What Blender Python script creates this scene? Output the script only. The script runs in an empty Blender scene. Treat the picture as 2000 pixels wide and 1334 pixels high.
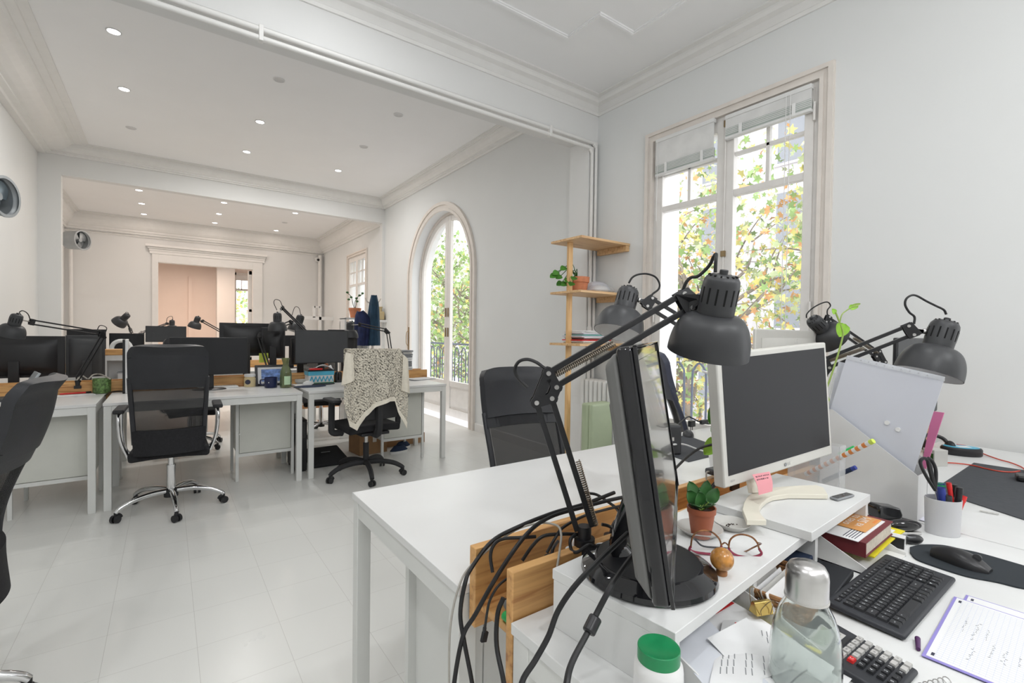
import bpy, bmesh, math, random
from math import sin, cos, pi, radians, sqrt, atan2
from mathutils import Vector, Matrix
V = Vector
random.seed(7)
C = bpy.context.scene.collection
SC = bpy.context.scene

# ---------------------------------------------------------------- camera
FPX = 932.6
YAW, PIT, ROL = radians(35.83), radians(-1.007), radians(.772)
H = 1.245
def _axes():
    cy, sy = cos(YAW), sin(YAW)
    f = V((sy, cy, 0)); r = V((cy, -sy, 0)); u = V((0, 0, 1))
    cp, sp = cos(PIT), sin(PIT)
    f2 = f * cp + u * sp; u2 = u * cp - f * sp
    cr, sr = cos(ROL), sin(ROL)
    return r * cr + u2 * sr, u2 * cr - r * sr, f2
AR, AU, AF = _axes()
CAM = V((0, 0, H))
cam = bpy.data.cameras.new('camera'); cam.sensor_width = 36; cam.lens = 36 * FPX / 2000
cam.clip_start = .02; cam.clip_end = 300
co = bpy.data.objects.new('camera', cam); C.objects.link(co); SC.camera = co
M = Matrix.Identity(4)
for i in range(3):
    M[i][0] = AR[i]; M[i][1] = AU[i]; M[i][2] = -AF[i]; M[i][3] = CAM[i]
co.matrix_world = M
# measured directions of the photograph turned into world points on a known plane
def ray(x, y): return AR * ((x - 1000) / FPX) - AU * ((y - 667) / FPX) + AF
def PZ(x, y, z): d = ray(x, y); return CAM + d * ((z - H) / d.z)
def PX(x, y, X): d = ray(x, y); return CAM + d * (X / d.x)
def PY(x, y, Y): d = ray(x, y); return CAM + d * (Y / d.y)
def PD(x, y, dep): return CAM + ray(x, y) * dep

# ---------------------------------------------------------------- world, view
w = bpy.data.worlds.new('overcast'); SC.world = w; w.use_nodes = True
nt = w.node_tree; nt.nodes.clear()
bg = nt.nodes.new('ShaderNodeBackground'); wo = nt.nodes.new('ShaderNodeOutputWorld')
bg.inputs[0].default_value = (.96, .975, 1, 1); bg.inputs[1].default_value = 2.7
nt.links.new(bg.outputs[0], wo.inputs[0])
SC.view_settings.view_transform = 'Standard'; SC.view_settings.look = 'None'
SC.view_settings.exposure = 0.46; SC.view_settings.gamma = 1.0
SC.view_settings.use_curve_mapping = False
L_NEAR, L_MID, L_BACK, L_THIRD = 5.5, 9.5, 4.2, 34.0     # watts of the ceiling lamps by room; the third room's is an added lamp

def area(name, loc, power, size, color=(1, 1, 1), parent=None, rot=(0, 0, 0), sy=None):
    l = bpy.data.lights.new(name, 'AREA'); l.energy = power; l.color = color
    l.shape = 'DISK' if sy is None else 'RECTANGLE'; l.size = size
    if sy: l.size_y = sy
    o = bpy.data.objects.new(name, l); C.objects.link(o); o.location = loc; o.rotation_euler = rot
    if parent: o.parent = parent
    return o

# ---------------------------------------------------------------- materials
def mat(name, col, rough=.5, metal=0, noise=.04, nscale=12, bump=0, bscale=60, trans=0, ior=1.45, alpha=1, spec=.5, emit=None, estr=0, coat=0, sub=0):
    m = bpy.data.materials.new(name); m.use_nodes = True; n = m.node_tree; b = n.nodes['Principled BSDF']
    b.inputs['Roughness'].default_value = rough; b.inputs['Metallic'].default_value = metal
    b.inputs['Transmission Weight'].default_value = trans; b.inputs['IOR'].default_value = ior
    b.inputs['Alpha'].default_value = alpha; b.inputs['Specular IOR Level'].default_value = spec
    b.inputs['Coat Weight'].default_value = coat
    if emit: b.inputs['Emission Color'].default_value = (*emit, 1); b.inputs['Emission Strength'].default_value = estr
    tc = n.nodes.new('ShaderNodeTexCoord')
    nz = n.nodes.new('ShaderNodeTexNoise'); nz.inputs['Scale'].default_value = nscale; nz.inputs['Detail'].default_value = 3
    n.links.new(tc.outputs['Object'], nz.inputs['Vector'])
    r = n.nodes.new('ShaderNodeValToRGB')
    a = [max(0, c * (1 - noise)) for c in col]; z = [min(1, c * (1 + noise)) for c in col]
    r.color_ramp.elements[0].position = .3; r.color_ramp.elements[1].position = .7
    r.color_ramp.elements[0].color = (*a, 1); r.color_ramp.elements[1].color = (*z, 1)
    n.links.new(nz.outputs['Fac'], r.inputs[0]); n.links.new(r.outputs[0], b.inputs['Base Color'])
    if bump:
        n2 = n.nodes.new('ShaderNodeTexNoise'); n2.inputs['Scale'].default_value = bscale
        n.links.new(tc.outputs['Object'], n2.inputs['Vector'])
        bp = n.nodes.new('ShaderNodeBump'); bp.inputs['Strength'].default_value = bump; bp.inputs['Distance'].default_value = .002
        n.links.new(n2.outputs['Fac'], bp.inputs['Height']); n.links.new(bp.outputs[0], b.inputs['Normal'])
    return m
def see_through(name, col, clear, rough=.4, tint=(1, 1, 1), gloss=0):
    m = bpy.data.materials.new(name); m.use_nodes = True; n = m.node_tree; b = n.nodes['Principled BSDF']; out = n.nodes['Material Output']
    b.inputs['Base Color'].default_value = (*col, 1); b.inputs['Roughness'].default_value = rough
    t = n.nodes.new('ShaderNodeBsdfTransparent'); t.inputs[0].default_value = (*tint, 1)
    mx = n.nodes.new('ShaderNodeMixShader'); mx.inputs[0].default_value = clear
    n.links.new(b.outputs[0], mx.inputs[1]); n.links.new(t.outputs[0], mx.inputs[2])
    n.links.new(mx.outputs[0], out.inputs[0])
    return m
def wood(name, axis, dark=(.42, .18, .055), light=(.74, .42, .16), rough=.45, knots=True, scale=1.):
    m = bpy.data.materials.new(name); m.use_nodes = True; n = m.node_tree; b = n.nodes['Principled BSDF']
    b.inputs['Roughness'].default_value = rough
    tc = n.nodes.new('ShaderNodeTexCoord'); mp = n.nodes.new('ShaderNodeMapping')
    s = [26 * scale, 26 * scale, 26 * scale]; s[axis] = 1.6 * scale
    mp.inputs['Scale'].default_value = s
    n.links.new(tc.outputs['Object'], mp.inputs[0])
    nz = n.nodes.new('ShaderNodeTexNoise'); nz.inputs['Scale'].default_value = 2.2; nz.inputs['Detail'].default_value = 6; nz.inputs['Distortion'].default_value = .8
    n.links.new(mp.outputs[0], nz.inputs['Vector'])
    r = n.nodes.new('ShaderNodeValToRGB'); e = r.color_ramp.elements
    e[0].position = .32; e[0].color = (*dark, 1); e[1].position = .62; e[1].color = (*light, 1)
    k = r.color_ramp.elements.new(.45); k.color = (*[(a + 2 * c) / 3 for a, c in zip(dark, light)], 1)
    n.links.new(nz.outputs['Fac'], r.inputs[0])
    n.links.new(r.outputs[0], b.inputs['Base Color'])
    return m
def tiles_mat():
    m = bpy.data.materials.new('floor_tiles'); m.use_nodes = True; n = m.node_tree; b = n.nodes['Principled BSDF']
    tc = n.nodes.new('ShaderNodeTexCoord'); mp = n.nodes.new('ShaderNodeMapping')
    mp.inputs['Location'].default_value = (-.001, -.0855, 0)
    br = n.nodes.new('ShaderNodeTexBrick'); br.offset = 0
    for k, v in dict(Scale=1, **{'Mortar Size': .0011, 'Mortar Smooth': .3, 'Brick Width': .2925, 'Row Height': .2925}).items(): br.inputs[k].default_value = v
    br.inputs['Color1'].default_value = (.775, .775, .745, 1); br.inputs['Color2'].default_value = (.785, .785, .755, 1); br.inputs['Mortar'].default_value = (.60, .59, .56, 1)
    n.links.new(tc.outputs['Object'], mp.inputs[0]); n.links.new(mp.outputs[0], br.inputs['Vector'])
    nz = n.nodes.new('ShaderNodeTexNoise'); nz.inputs['Scale'].default_value = 1.3; nz.inputs['Detail'].default_value = 5
    n.links.new(tc.outputs['Object'], nz.inputs['Vector'])
    mr = n.nodes.new('ShaderNodeMapRange'); mr.inputs[1].default_value = .3; mr.inputs[2].default_value = .7; mr.inputs[3].default_value = .27; mr.inputs[4].default_value = .36
    n.links.new(nz.outputs['Fac'], mr.inputs[0]); n.links.new(mr.outputs[0], b.inputs['Roughness'])
    mx = n.nodes.new('ShaderNodeMixRGB'); mx.blend_type = 'MULTIPLY'; mx.inputs[0].default_value = .12
    n.links.new(br.outputs['Color'], mx.inputs[1]); n.links.new(nz.outputs['Color'], mx.inputs[2])
    n.links.new(br.outputs['Color'], b.inputs['Base Color'])
    bp = n.nodes.new('ShaderNodeBump'); bp.inputs['Strength'].default_value = .10; bp.inputs['Distance'].default_value = .006
    n.links.new(nz.outputs['Fac'], bp.inputs['Height']); n.links.new(bp.outputs[0], b.inputs['Normal'])
    return m
def knit_mat():
    m = mat('cream_knit', (.80, .74, .62), .95, noise=.06, nscale=40); n = m.node_tree; b = n.nodes['Principled BSDF']; out = n.nodes['Material Output']
    tc = n.nodes.new('ShaderNodeTexCoord')
    wv = n.nodes.new('ShaderNodeTexWave'); wv.wave_type = 'BANDS'; wv.bands_direction = 'DIAGONAL'; wv.inputs['Scale'].default_value = 26; wv.inputs['Distortion'].default_value = 5; wv.inputs['Detail'].default_value = 1; wv.inputs['Detail Scale'].default_value = 4
    vo = n.nodes.new('ShaderNodeTexVoronoi'); vo.inputs['Scale'].default_value = 70
    n.links.new(tc.outputs['Object'], wv.inputs['Vector']); n.links.new(tc.outputs['Object'], vo.inputs['Vector'])
    ad = n.nodes.new('ShaderNodeMath'); ad.operation = 'MULTIPLY'; n.links.new(wv.outputs['Fac'], ad.inputs[0]); n.links.new(vo.outputs['Distance'], ad.inputs[1])
    bp = n.nodes.new('ShaderNodeBump'); bp.inputs['Strength'].default_value = 1; bp.inputs['Distance'].default_value = .012
    n.links.new(ad.outputs[0], bp.inputs['Height']); n.links.new(bp.outputs[0], b.inputs['Normal'])
    gt = n.nodes.new('ShaderNodeMath'); gt.operation = 'GREATER_THAN'; gt.inputs[1].default_value = .47
    n.links.new(ad.outputs[0], gt.inputs[0])
    t = n.nodes.new('ShaderNodeBsdfTransparent'); mx = n.nodes.new('ShaderNodeMixShader')
    n.links.new(gt.outputs[0], mx.inputs[0]); n.links.new(b.outputs[0], mx.inputs[1]); n.links.new(t.outputs[0], mx.inputs[2]); n.links.new(mx.outputs[0], out.inputs[0])
    return m
def stripes(name, c1, c2, scale, axis='X'):
    m = bpy.data.materials.new(name); m.use_nodes = True; n = m.node_tree; b = n.nodes['Principled BSDF']
    tc = n.nodes.new('ShaderNodeTexCoord'); wv = n.nodes.new('ShaderNodeTexWave'); wv.bands_direction = axis; wv.inputs['Scale'].default_value = scale
    r = n.nodes.new('ShaderNodeValToRGB'); r.color_ramp.interpolation = 'CONSTANT'; r.color_ramp.elements[1].position = .5
    r.color_ramp.elements[0].color = (*c1, 1); r.color_ramp.elements[1].color = (*c2, 1)
    n.links.new(tc.outputs['Object'], wv.inputs['Vector']); n.links.new(wv.outputs['Fac'], r.inputs[0]); n.links.new(r.outputs[0], b.inputs['Base Color'])
    return m

K = dict(
    wall=mat('white_wall_paint', (.80, .80, .79), .75, noise=.01, nscale=2, bump=.08, bscale=40),
    wallcool=mat('window_wall_paint', (.795, .806, .80), .75, noise=.01, nscale=2, bump=.08, bscale=40),
    ceil=mat('ceiling_paint', (.93, .93, .93), .8, noise=.01, nscale=2),
    trim=mat('trim_paint', (.84, .83, .81), .45, noise=.015),
    sash=mat('sash_paint', (.81, .785, .755), .4, noise=.03),
    beige=mat('casing_paint', (.79, .735, .68), .5, noise=.03),
    salmon=mat('third_room_paint', (.86, .76, .70), .8, noise=.02, nscale=2),
    tile=tiles_mat(),
    desk=mat('white_laminate', (.76, .76, .75), .33, noise=.015, nscale=5),
    deskb=mat('white_grain_laminate', (.745, .75, .74), .38, noise=.03, nscale=7),
    metalw=mat('white_powder_coat', (.74, .745, .72), .4, noise=.01),
    cab=mat('cabinet_enamel', (.66, .665, .61), .4, noise=.02),
    pineX=wood('pine_grain_along', 0), pineY=wood('pine_grain_cross', 1), pineZ=wood('pine_grain_upright', 2, (.60, .33, .13), (.80, .52, .24)),
    shelfX=wood('shelf_pine', 0, (.55, .30, .13), (.78, .52, .27)),
    black=mat('black_plastic', (.018, .018, .02), .35, noise=.1),
    blackm=mat('matt_black', (.02, .02, .022), .65, noise=.1),
    gloss=mat('gloss_black', (.008, .008, .01), .06, noise=0, coat=.4),
    lamp=mat('lamp_grey_paint', (.042, .043, .046), .42, noise=.03),
    lampw=mat('lamp_inside_white', (.8, .8, .8), .5, noise=.01),
    arm=mat('lamp_arm_black', (.022, .022, .024), .38, noise=.05),
    slot=mat('vent_slot', (.004, .004, .004), .9, noise=0),
    chrome=mat('chrome', (.75, .75, .76), .12, 1, noise=.01),
    steel=mat('brushed_steel', (.62, .61, .6), .28, 1, noise=.05, nscale=30),
    spring=mat('spring_steel', (.42, .37, .31), .3, 1, noise=.1),
    leather=mat('black_leatherette', (.022, .023, .027), .48, noise=.08, bump=.15, bscale=180),
    blueleather=mat('slate_leatherette', (.055, .06, .09), .5, noise=.08, bump=.15, bscale=180),
    seat=mat('black_fabric', (.014, .014, .016), .9, noise=.2, nscale=80, bump=.3, bscale=300),
    mesh=see_through('black_net', (.02, .02, .022), .58, .8), monback=mat('silver_grey_plastic', (.16, .16, .155), .45),
    meshd=see_through('dense_black_net', (.025, .025, .03), .12, .8),
    greyplastic=mat('grey_plastic', (.05, .052, .056), .5, noise=.05),
    ltgrey=mat('light_grey_plastic', (.56, .55, .52), .45, noise=.03),
    screen=mat('dark_screen', (.011, .0115, .014), .5, noise=.1, nscale=3),
    screeng=mat('glossy_screen', (.10, .095, .088), .12, noise=.05, spec=.6, coat=.45),
    monw=mat('white_monitor_plastic', (.62, .61, .57), .4, noise=.02),
    white=mat('white_paper', (.80, .80, .80), .8, noise=.01),
    whitep=mat('white_plastic', (.80, .80, .79), .35, noise=.01),
    cable=mat('black_cable', (.012, .012, .013), .45, noise=.1),
    cablew=mat('grey_cable', (.4, .38, .34), .5), redc=mat('red_cable', (.6, .06, .03), .4),
    terra=mat('terracotta', (.62, .235, .12), .8, noise=.12, nscale=30), potbrown=mat('brown_pot_plastic', (.36, .105, .05), .45, noise=.06),
    soil=mat('dark_soil', (.04, .025, .018), 1, noise=.5, nscale=90, bump=1, bscale=200),
    leaf=mat('green_leaf', (.075, .24, .035), .42, noise=.35, nscale=22), leafl=mat('lime_leaf', (.27, .52, .05), .42, noise=.2, nscale=25),
    leafd=mat('dark_leaf', (.04, .13, .035), .3, noise=.35, nscale=40), stem=mat('stem_green', (.3, .42, .1), .5), twig=mat('dark_twig', (.04, .04, .025), .7),
    navy=mat('navy_cloth', (.014, .022, .075), .9, noise=.25, nscale=9), teal=mat('dark_teal_cloth', (.018, .05, .09), .9, noise=.25, nscale=9),
    knit=knit_mat(), knitrib=mat('cream_ribbing', (.80, .745, .63), .95, noise=.05, nscale=50, bump=.6, bscale=250),
    card=mat('cardboard', (.38, .22, .11), .85, noise=.08), green=mat('sage_green_panel', (.42, .49, .33), .5, noise=.03),
    radiator=mat('radiator_enamel', (.78, .78, .76), .35, noise=.01),
    glass=see_through('window_glass', (.8, .85, .9), .93, .02), 
    bottle=mat('bottle_glass', (.93, .97, .95), .02, noise=0, trans=1, ior=1.3),
    frost=see_through('frosted_plastic', (.74, .76, .83), .16, .3), clear=see_through('clear_plastic', (.82, .84, .86), .72, .1),
    cupm=see_through('frosted_cup', (.72, .72, .74), .22, .4), filebox=see_through('milky_plastic', (.74, .74, .735), .10, .45),
    water=mat('clear_water', (.95, .98, .97), .02, noise=0, trans=1, ior=1.33),
    outwall=mat('outside_stone', (.62, .58, .60), .8, noise=.03, nscale=8), rail=mat('railing_iron', (.10, .12, .18), .4, noise=.1),
    bark=mat('plane_tree_bark', (.20, .165, .13), .9, noise=.4, nscale=6), 
    lf1=mat('tree_leaf_green', (.22, .34, .10), .6, noise=.3, nscale=3), lf2=mat('tree_leaf_yellow', (.60, .54, .16), .6, noise=.25, nscale=3),
    lf3=mat('tree_leaf_orange', (.58, .30, .11), .6, noise=.25, nscale=3), lf4=mat('tree_leaf_pale', (.40, .46, .24), .6, noise=.25, nscale=3),
    facade=mat('facade_stone', (.42, .40, .40), .9, noise=.08, nscale=1), street=mat('street_asphalt', (.35, .35, .36), .9, noise=.1), winglass=mat('facade_window_glass', (.20, .21, .23), .15),
    lampon=mat('lit_lamp', (1, 1, 1), .5, noise=0, emit=(1, 1, 1), estr=9), lampoff=mat('unlit_lamp', (.6, .6, .6), .3), ring=mat('downlight_ring', (.72, .72, .72), .4),
    brass=mat('old_brass', (.30, .22, .12), .4, .8, noise=.2), gold=mat('gold_clip', (.66, .48, .16), .25, 1, noise=.05), amber=mat('amber_wood', (.50, .22, .045), .25, noise=.45, nscale=60, coat=.5), amberd=mat('amber_wood_ring', (.33, .14, .05), .4, noise=.2, nscale=60),
    pink=mat('pink_paper', (.78, .33, .36), .8, noise=.03), ink=mat('dark_ink', (.05, .05, .08), .8), magenta=mat('pink_folder', (.66, .19, .36), .5), yellow=mat('yellow_folder', (.80, .68, .03), .6), orange=mat('orange_card', (.68, .33, .11), .6, noise=.06), maroon=mat('maroon_cover', (.16, .025, .03), .5), pages=mat('book_pages', (.66, .60, .50), .9, noise=.1, nscale=120),
    red=mat('red_plastic', (.68, .03, .03), .35), blue=mat('blue_plastic', (.03, .05, .28), .35), greenp=mat('green_plastic', (.015, .25, .09), .28), greenl=mat('bright_green_plastic', (.03, .48, .12), .4), purple=mat('purple_border', (.30, .26, .62), .7), grid=mat('grid_lines', (.55, .60, .74), .8), lav=mat('lavender_cover', (.66, .66, .74), .6), darkpurple=mat('dark_purple', (.08, .02, .10), .4),
    lcd=mat('lcd_grey', (.30, .34, .25), .25), keyg=mat('grey_key', (.50, .49, .47), .5), keyk=mat('charcoal_key', (.022, .023, .026), .5), kb=mat('keyboard_body', (.03, .032, .038), .5, noise=.08), mark=mat('white_legend', (.75, .78, .8), .6), markb=mat('blue_legend', (.25, .42, .72), .6),
    pad=mat('charcoal_mat', (.062, .066, .074), .85, noise=.08, nscale=60), padn=mat('navy_mat', (.02, .035, .075), .85), padb=mat('blackish_mat', (.022, .028, .034), .8),
    wicker=mat('brown_wicker', (.27, .13, .05), .7, noise=.4, nscale=90, bump=1, bscale=150), darkbook=mat('black_cover', (.016, .018, .022), .6), cyan=mat('cyan_label', (.10, .48, .68), .4), tin=mat('painted_tin', (.14, .24, .08), .4, noise=.7, nscale=60),
    rims=mat('wine_red_frame', (.25, .015, .05), .2, noise=.1, coat=.5), tort=mat('tortoiseshell', (.22, .09, .03), .25, noise=.8, nscale=60), grey=mat('mid_grey', (.26, .27, .28), .5), duct=mat('grey_metal_duct', (.40, .43, .45), .45, .4, noise=.05), ductd=mat('bluish_louvre', (.34, .42, .48), .4, .3), art=mat('blue_print', (.18, .30, .66), .5, noise=.6, nscale=25), candle=mat('cream_wax', (.75, .62, .36), .5), navyc=mat('navy_ceramic', (.012, .02, .075), .3), olive=mat('olive_glass', (.45, .52, .30), .05, trans=.85, noise=.05), palegreen=mat('pale_green_label', (.55, .75, .50), .6), blind=mat('blind_slat', (.86, .86, .85), .45), blindd=mat('blind_fabric_band', (.42, .46, .43), .7), vase=mat('ochre_vase', (.52, .42, .24), .5), lime=mat('lime_paper', (.62, .75, .12), .7), teal2=mat('teal_folder', (.10, .36, .32), .6), blush=mat('orange_plank', (.72, .36, .17), .6, noise=.05), soft=mat('footrest_black', (.015, .016, .018), .75, noise=.2))
K['envel'] = mat('bluish_envelope', (.70, .72, .77), .8, noise=.02)
K['conden'] = see_through('condensation_film', (.86, .90, .88), .62, .5)
K['creamp'] = mat('cream_plastic', (.78, .74, .63), .4, noise=.02)

# ---------------------------------------------------------------- mesh builder
_fc = {}
def glyphs(s):
    if s in _fc: return _fc[s]
    cu = bpy.data.curves.new('tmp', 'FONT'); cu.body = s; cu.size = 1; cu.align_x = 'CENTER'; cu.align_y = 'CENTER'; cu.resolution_u = 2
    o = bpy.data.objects.new('tmp', cu); C.objects.link(o)
    bpy.context.view_layer.update()
    me = bpy.data.meshes.new_from_object(o.evaluated_get(bpy.context.evaluated_depsgraph_get()))
    r = ([tuple(v.co) for v in me.vertices], [tuple(p.vertices) for p in me.polygons])
    bpy.data.objects.remove(o); bpy.data.curves.remove(cu); bpy.data.meshes.remove(me)
    _fc[s] = r; return r
def frame(z, x=None):
    z = V(z).normalized()
    x = V(x) if x is not None else (V((1, 0, 0)) if abs(z.x) < .9 else V((0, 1, 0)))
    x = (x - z * x.dot(z)).normalized(); y = z.cross(x)
    return Matrix((x, y, z)).transposed()
def place(loc, z=(0, 0, 1), x=None):
    return Matrix.Translation(V(loc)) @ frame(z, x).to_4x4()
def smooth_path(pts, k=6):
    pts = [V(p) for p in pts]
    if len(pts) < 3: return pts
    P = [pts[0] * 2 - pts[1]] + pts + [pts[-1] * 2 - pts[-2]]; out = []
    for i in range(1, len(P) - 2):
        for j in range(k):
            t = j / k; a, b, c, d = P[i - 1], P[i], P[i + 1], P[i + 2]
            out.append(.5 * ((2 * b) + (c - a) * t + (2 * a - 5 * b + 4 * c - d) * t * t + (3 * b - a - 3 * c + d) * t ** 3))
    out.append(pts[-1]); return out
class MB:
    def __init__(s, T=None): s.v = []; s.f = []; s.T = T or Matrix.Identity(4)
    def add(s, vs, fs, mi=0, T=None):
        T = s.T @ T if T is not None else s.T
        n = len(s.v); s.v += [T @ V(v) for v in vs]
        s.f += [(tuple(i + n for i in f), mi) for f in fs]; return s
    def box(s, x0, x1, y0, y1, z0, z1, mi=0, T=None):
        return s.add([(x, y, z) for x in (x0, x1) for y in (y0, y1) for z in (z0, z1)], [(0, 1, 3, 2), (4, 6, 7, 5), (0, 4, 5, 1), (2, 3, 7, 6), (0, 2, 6, 4), (1, 5, 7, 3)], mi, T)
    def cbox(s, c, d, mi=0, T=None):
        return s.box(c[0] - d[0] / 2, c[0] + d[0] / 2, c[1] - d[1] / 2, c[1] + d[1] / 2, c[2] - d[2] / 2, c[2] + d[2] / 2, mi, T)
    def bar(s, a, b, wx, wy, up=None, mi=0):
        a = V(a); b = V(b); L = (b - a).length
        return s.box(-wx / 2, wx / 2, -wy / 2, wy / 2, 0, L, mi, place(a, b - a, up))
    def cyl(s, a, b, r, r2=None, n=16, mi=0, cap=True):
        a = V(a); b = V(b); r2 = r if r2 is None else r2; L = (b - a).length; T = place(a, b - a)
        vs = [(r * cos(2 * pi * i / n), r * sin(2 * pi * i / n), 0) for i in range(n)] + [(r2 * cos(2 * pi * i / n), r2 * sin(2 * pi * i / n), L) for i in range(n)]
        fs = [(i, (i + 1) % n, n + (i + 1) % n, n + i) for i in range(n)]
        if cap: fs += [tuple(range(n - 1, -1, -1)), tuple(range(n, 2 * n))]
        return s.add(vs, fs, mi, T)
    def tube(s, pts, r, n=8, sm=5, mi=0, closed=False, flat=1):
        P = smooth_path(pts, sm) if sm else [V(p) for p in pts]
        vs = []; fs = []; X = None
        for i, p in enumerate(P):
            t = (P[min(i + 1, len(P) - 1)] - P[max(i - 1, 0)]).normalized()
            if X is None: X = frame(t).col[0]
            X = (X - t * X.dot(t)).normalized(); Y = t.cross(X)
            rr = r(i / (len(P) - 1)) if callable(r) else r
            vs += [p + X * (rr * cos(2 * pi * k / n)) + Y * (rr * flat * sin(2 * pi * k / n)) for k in range(n)]
        for i in range(len(P) - 1):
            fs += [(i * n + k, i * n + (k + 1) % n, (i + 1) * n + (k + 1) % n, (i + 1) * n + k) for k in range(n)]
        fs += [tuple(range(n - 1, -1, -1)), tuple(range((len(P) - 1) * n, len(P) * n))]
        return s.add(vs, fs, mi)
    def lathe(s, prof, n=32, T=None, mi=0, cap=False, sx=1, sy=1, mis=None):
        vs = []; fs = []
        for r, z in prof: vs += [(r * sx * cos(2 * pi * k / n), r * sy * sin(2 * pi * k / n), z) for k in range(n)]
        m = len(prof)
        for i in range(m - 1):
            q = [(i * n + k, i * n + (k + 1) % n, (i + 1) * n + (k + 1) % n, (i + 1) * n + k) for k in range(n)]
            if mis: s.add([], [], 0); fs += [(f, mis[i]) for f in q]
            else: fs += [(f, mi) for f in q]
        if cap: fs += [(tuple(range(n - 1, -1, -1)), mi), (tuple(range((m - 1) * n, m * n)), mi)]
        T = s.T @ T if T is not None else s.T
        b = len(s.v); s.v += [T @ V(v) for v in vs]; s.f += [(tuple(i + b for i in f), q) for f, q in fs]
        return s
    def ball(s, c, r, n=20, m=12, sx=1, sy=1, sz=1, mi=0, T=None):
        prof = [(max(1e-5, r * sin(pi * i / m)), -r * cos(pi * i / m)) for i in range(m + 1)]
        return s.lathe([(a, b * sz) for a, b in prof], n, (T or Matrix.Identity(4)) @ Matrix.Translation(V(c)), mi, sx=sx, sy=sy)
    def prism(s, poly, z0, z1, T=None, mi=0):
        n = len(poly)
        vs = [(x, y, z0) for x, y in poly] + [(x, y, z1) for x, y in poly]
        return s.add(vs, [tuple(range(n - 1, -1, -1)), tuple(range(n, 2 * n))] + [(i, (i + 1) % n, n + (i + 1) % n, n + i) for i in range(n)], mi, T)
    def sheet(s, fn, nu, nv, th=.001, mi=0, T=None):
        # fn(u,v)->point; gives a closed sheet with thickness
        P = [[V(fn(i / nu, j / nv)) for j in range(nv + 1)] for i in range(nu + 1)]
        N = []
        for i in range(nu + 1):
            row = []
            for j in range(nv + 1):
                a = P[min(i + 1, nu)][j] - P[max(i - 1, 0)][j]; b = P[i][min(j + 1, nv)] - P[i][max(j - 1, 0)]
                c = a.cross(b); row.append(c.normalized() if c.length > 1e-9 else V((0, 0, 1)))
            N.append(row)
        vs = [P[i][j] for i in range(nu + 1) for j in range(nv + 1)] + [P[i][j] - N[i][j] * th for i in range(nu + 1) for j in range(nv + 1)]
        o = (nu + 1) * (nv + 1); ix = lambda i, j: i * (nv + 1) + j; fs = []
        for i in range(nu):
            for j in range(nv):
                q = (ix(i, j), ix(i + 1, j), ix(i + 1, j + 1), ix(i, j + 1)); fs.append(q); fs.append(tuple(o + k for k in q[::-1]))
        for i in range(nu):
            fs.append((ix(i, 0), o + ix(i, 0), o + ix(i + 1, 0), ix(i + 1, 0))); fs.append((ix(i, nv), ix(i + 1, nv), o + ix(i + 1, nv), o + ix(i, nv)))
        for j in range(nv):
            fs.append((ix(0, j), ix(0, j + 1), o + ix(0, j + 1), o + ix(0, j))); fs.append((ix(nu, j), o + ix(nu, j), o + ix(nu, j + 1), ix(nu, j + 1)))
        return s.add(vs, fs, mi, T)
    def text(s, t, size, T, mi=0, sx=1.0):
        vs, fs = glyphs(t)
        return s.add([(x * size * sx, y * size, 0) for x, y, z in vs], fs, mi, T)
    def build(s, name, mats, parent=None, world=False, bevel=0, smooth=True, seg=2):
        me = bpy.data.meshes.new(name)
        off = V((0, 0, 0)); q_ = parent
        while world and q_: off += V(q_.location); q_ = q_.parent
        if world and not parent:
            lo = V([min(v[i] for v in s.v) for i in range(3)]); hi = V([max(v[i] for v in s.v) for i in range(3)])
            off = V(((lo.x + hi.x) / 2, (lo.y + hi.y) / 2, lo.z))
        me.from_pydata([tuple(V(v) - off) for v in s.v], [], [f for f, _ in s.f])
        if not isinstance(mats, (list, tuple)): mats = [mats]
        for m in mats: me.materials.append(K[m] if isinstance(m, str) else m)
        for p, (_, mi) in zip(me.polygons, s.f): p.material_index = mi
        bm = bmesh.new(); bm.from_mesh(me); bmesh.ops.recalc_face_normals(bm, faces=bm.faces); bm.to_mesh(me); bm.free()
        if smooth:
            for p in me.polygons: p.use_smooth = True
            me.set_sharp_from_angle(angle=radians(38))
        o = bpy.data.objects.new(name, me); C.objects.link(o)
        if parent: o.parent = parent
        elif world: o.location = off
        if bevel:
            b = o.modifiers.new('bevel', 'BEVEL'); b.width = bevel; b.segments = seg; b.limit_method = 'ANGLE'; b.angle_limit = radians(35)
        return o
def tag(o, label, cat, group=None, kind=None):
    o['label'] = label; o['category'] = cat
    if group: o['group'] = group
    if kind: o['kind'] = kind
    return o
def struct(o): o['kind'] = 'structure'; return o
def thing(name, label, cat, loc=(0, 0, 0), rz=0, group=None):
    o = bpy.data.objects.new(name, None); C.objects.link(o); o.location = loc; o.rotation_euler = (0, 0, rz); o.empty_display_size = .05
    return tag(o, label, cat, group)
def sempty(name, loc=(0, 0, 0)):
    o = bpy.data.objects.new(name, None); C.objects.link(o); o.location = loc; o['kind'] = 'structure'; return o
def dup(src, loc, rz, label, group=None, skip=()):
    r = src.copy(); C.objects.link(r); r.location = loc; r.rotation_euler = (0, 0, rz); r['label'] = label
    if group: r['group'] = group
    elif 'group' in r: del r['group']
    for ch in list(src.children):
        if ch.name.split('.')[0] in skip: continue
        c = ch.copy(); C.objects.link(c); c.parent = r
        for g in ch.children:
            d = g.copy(); C.objects.link(d); d.parent = c
    return r
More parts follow.
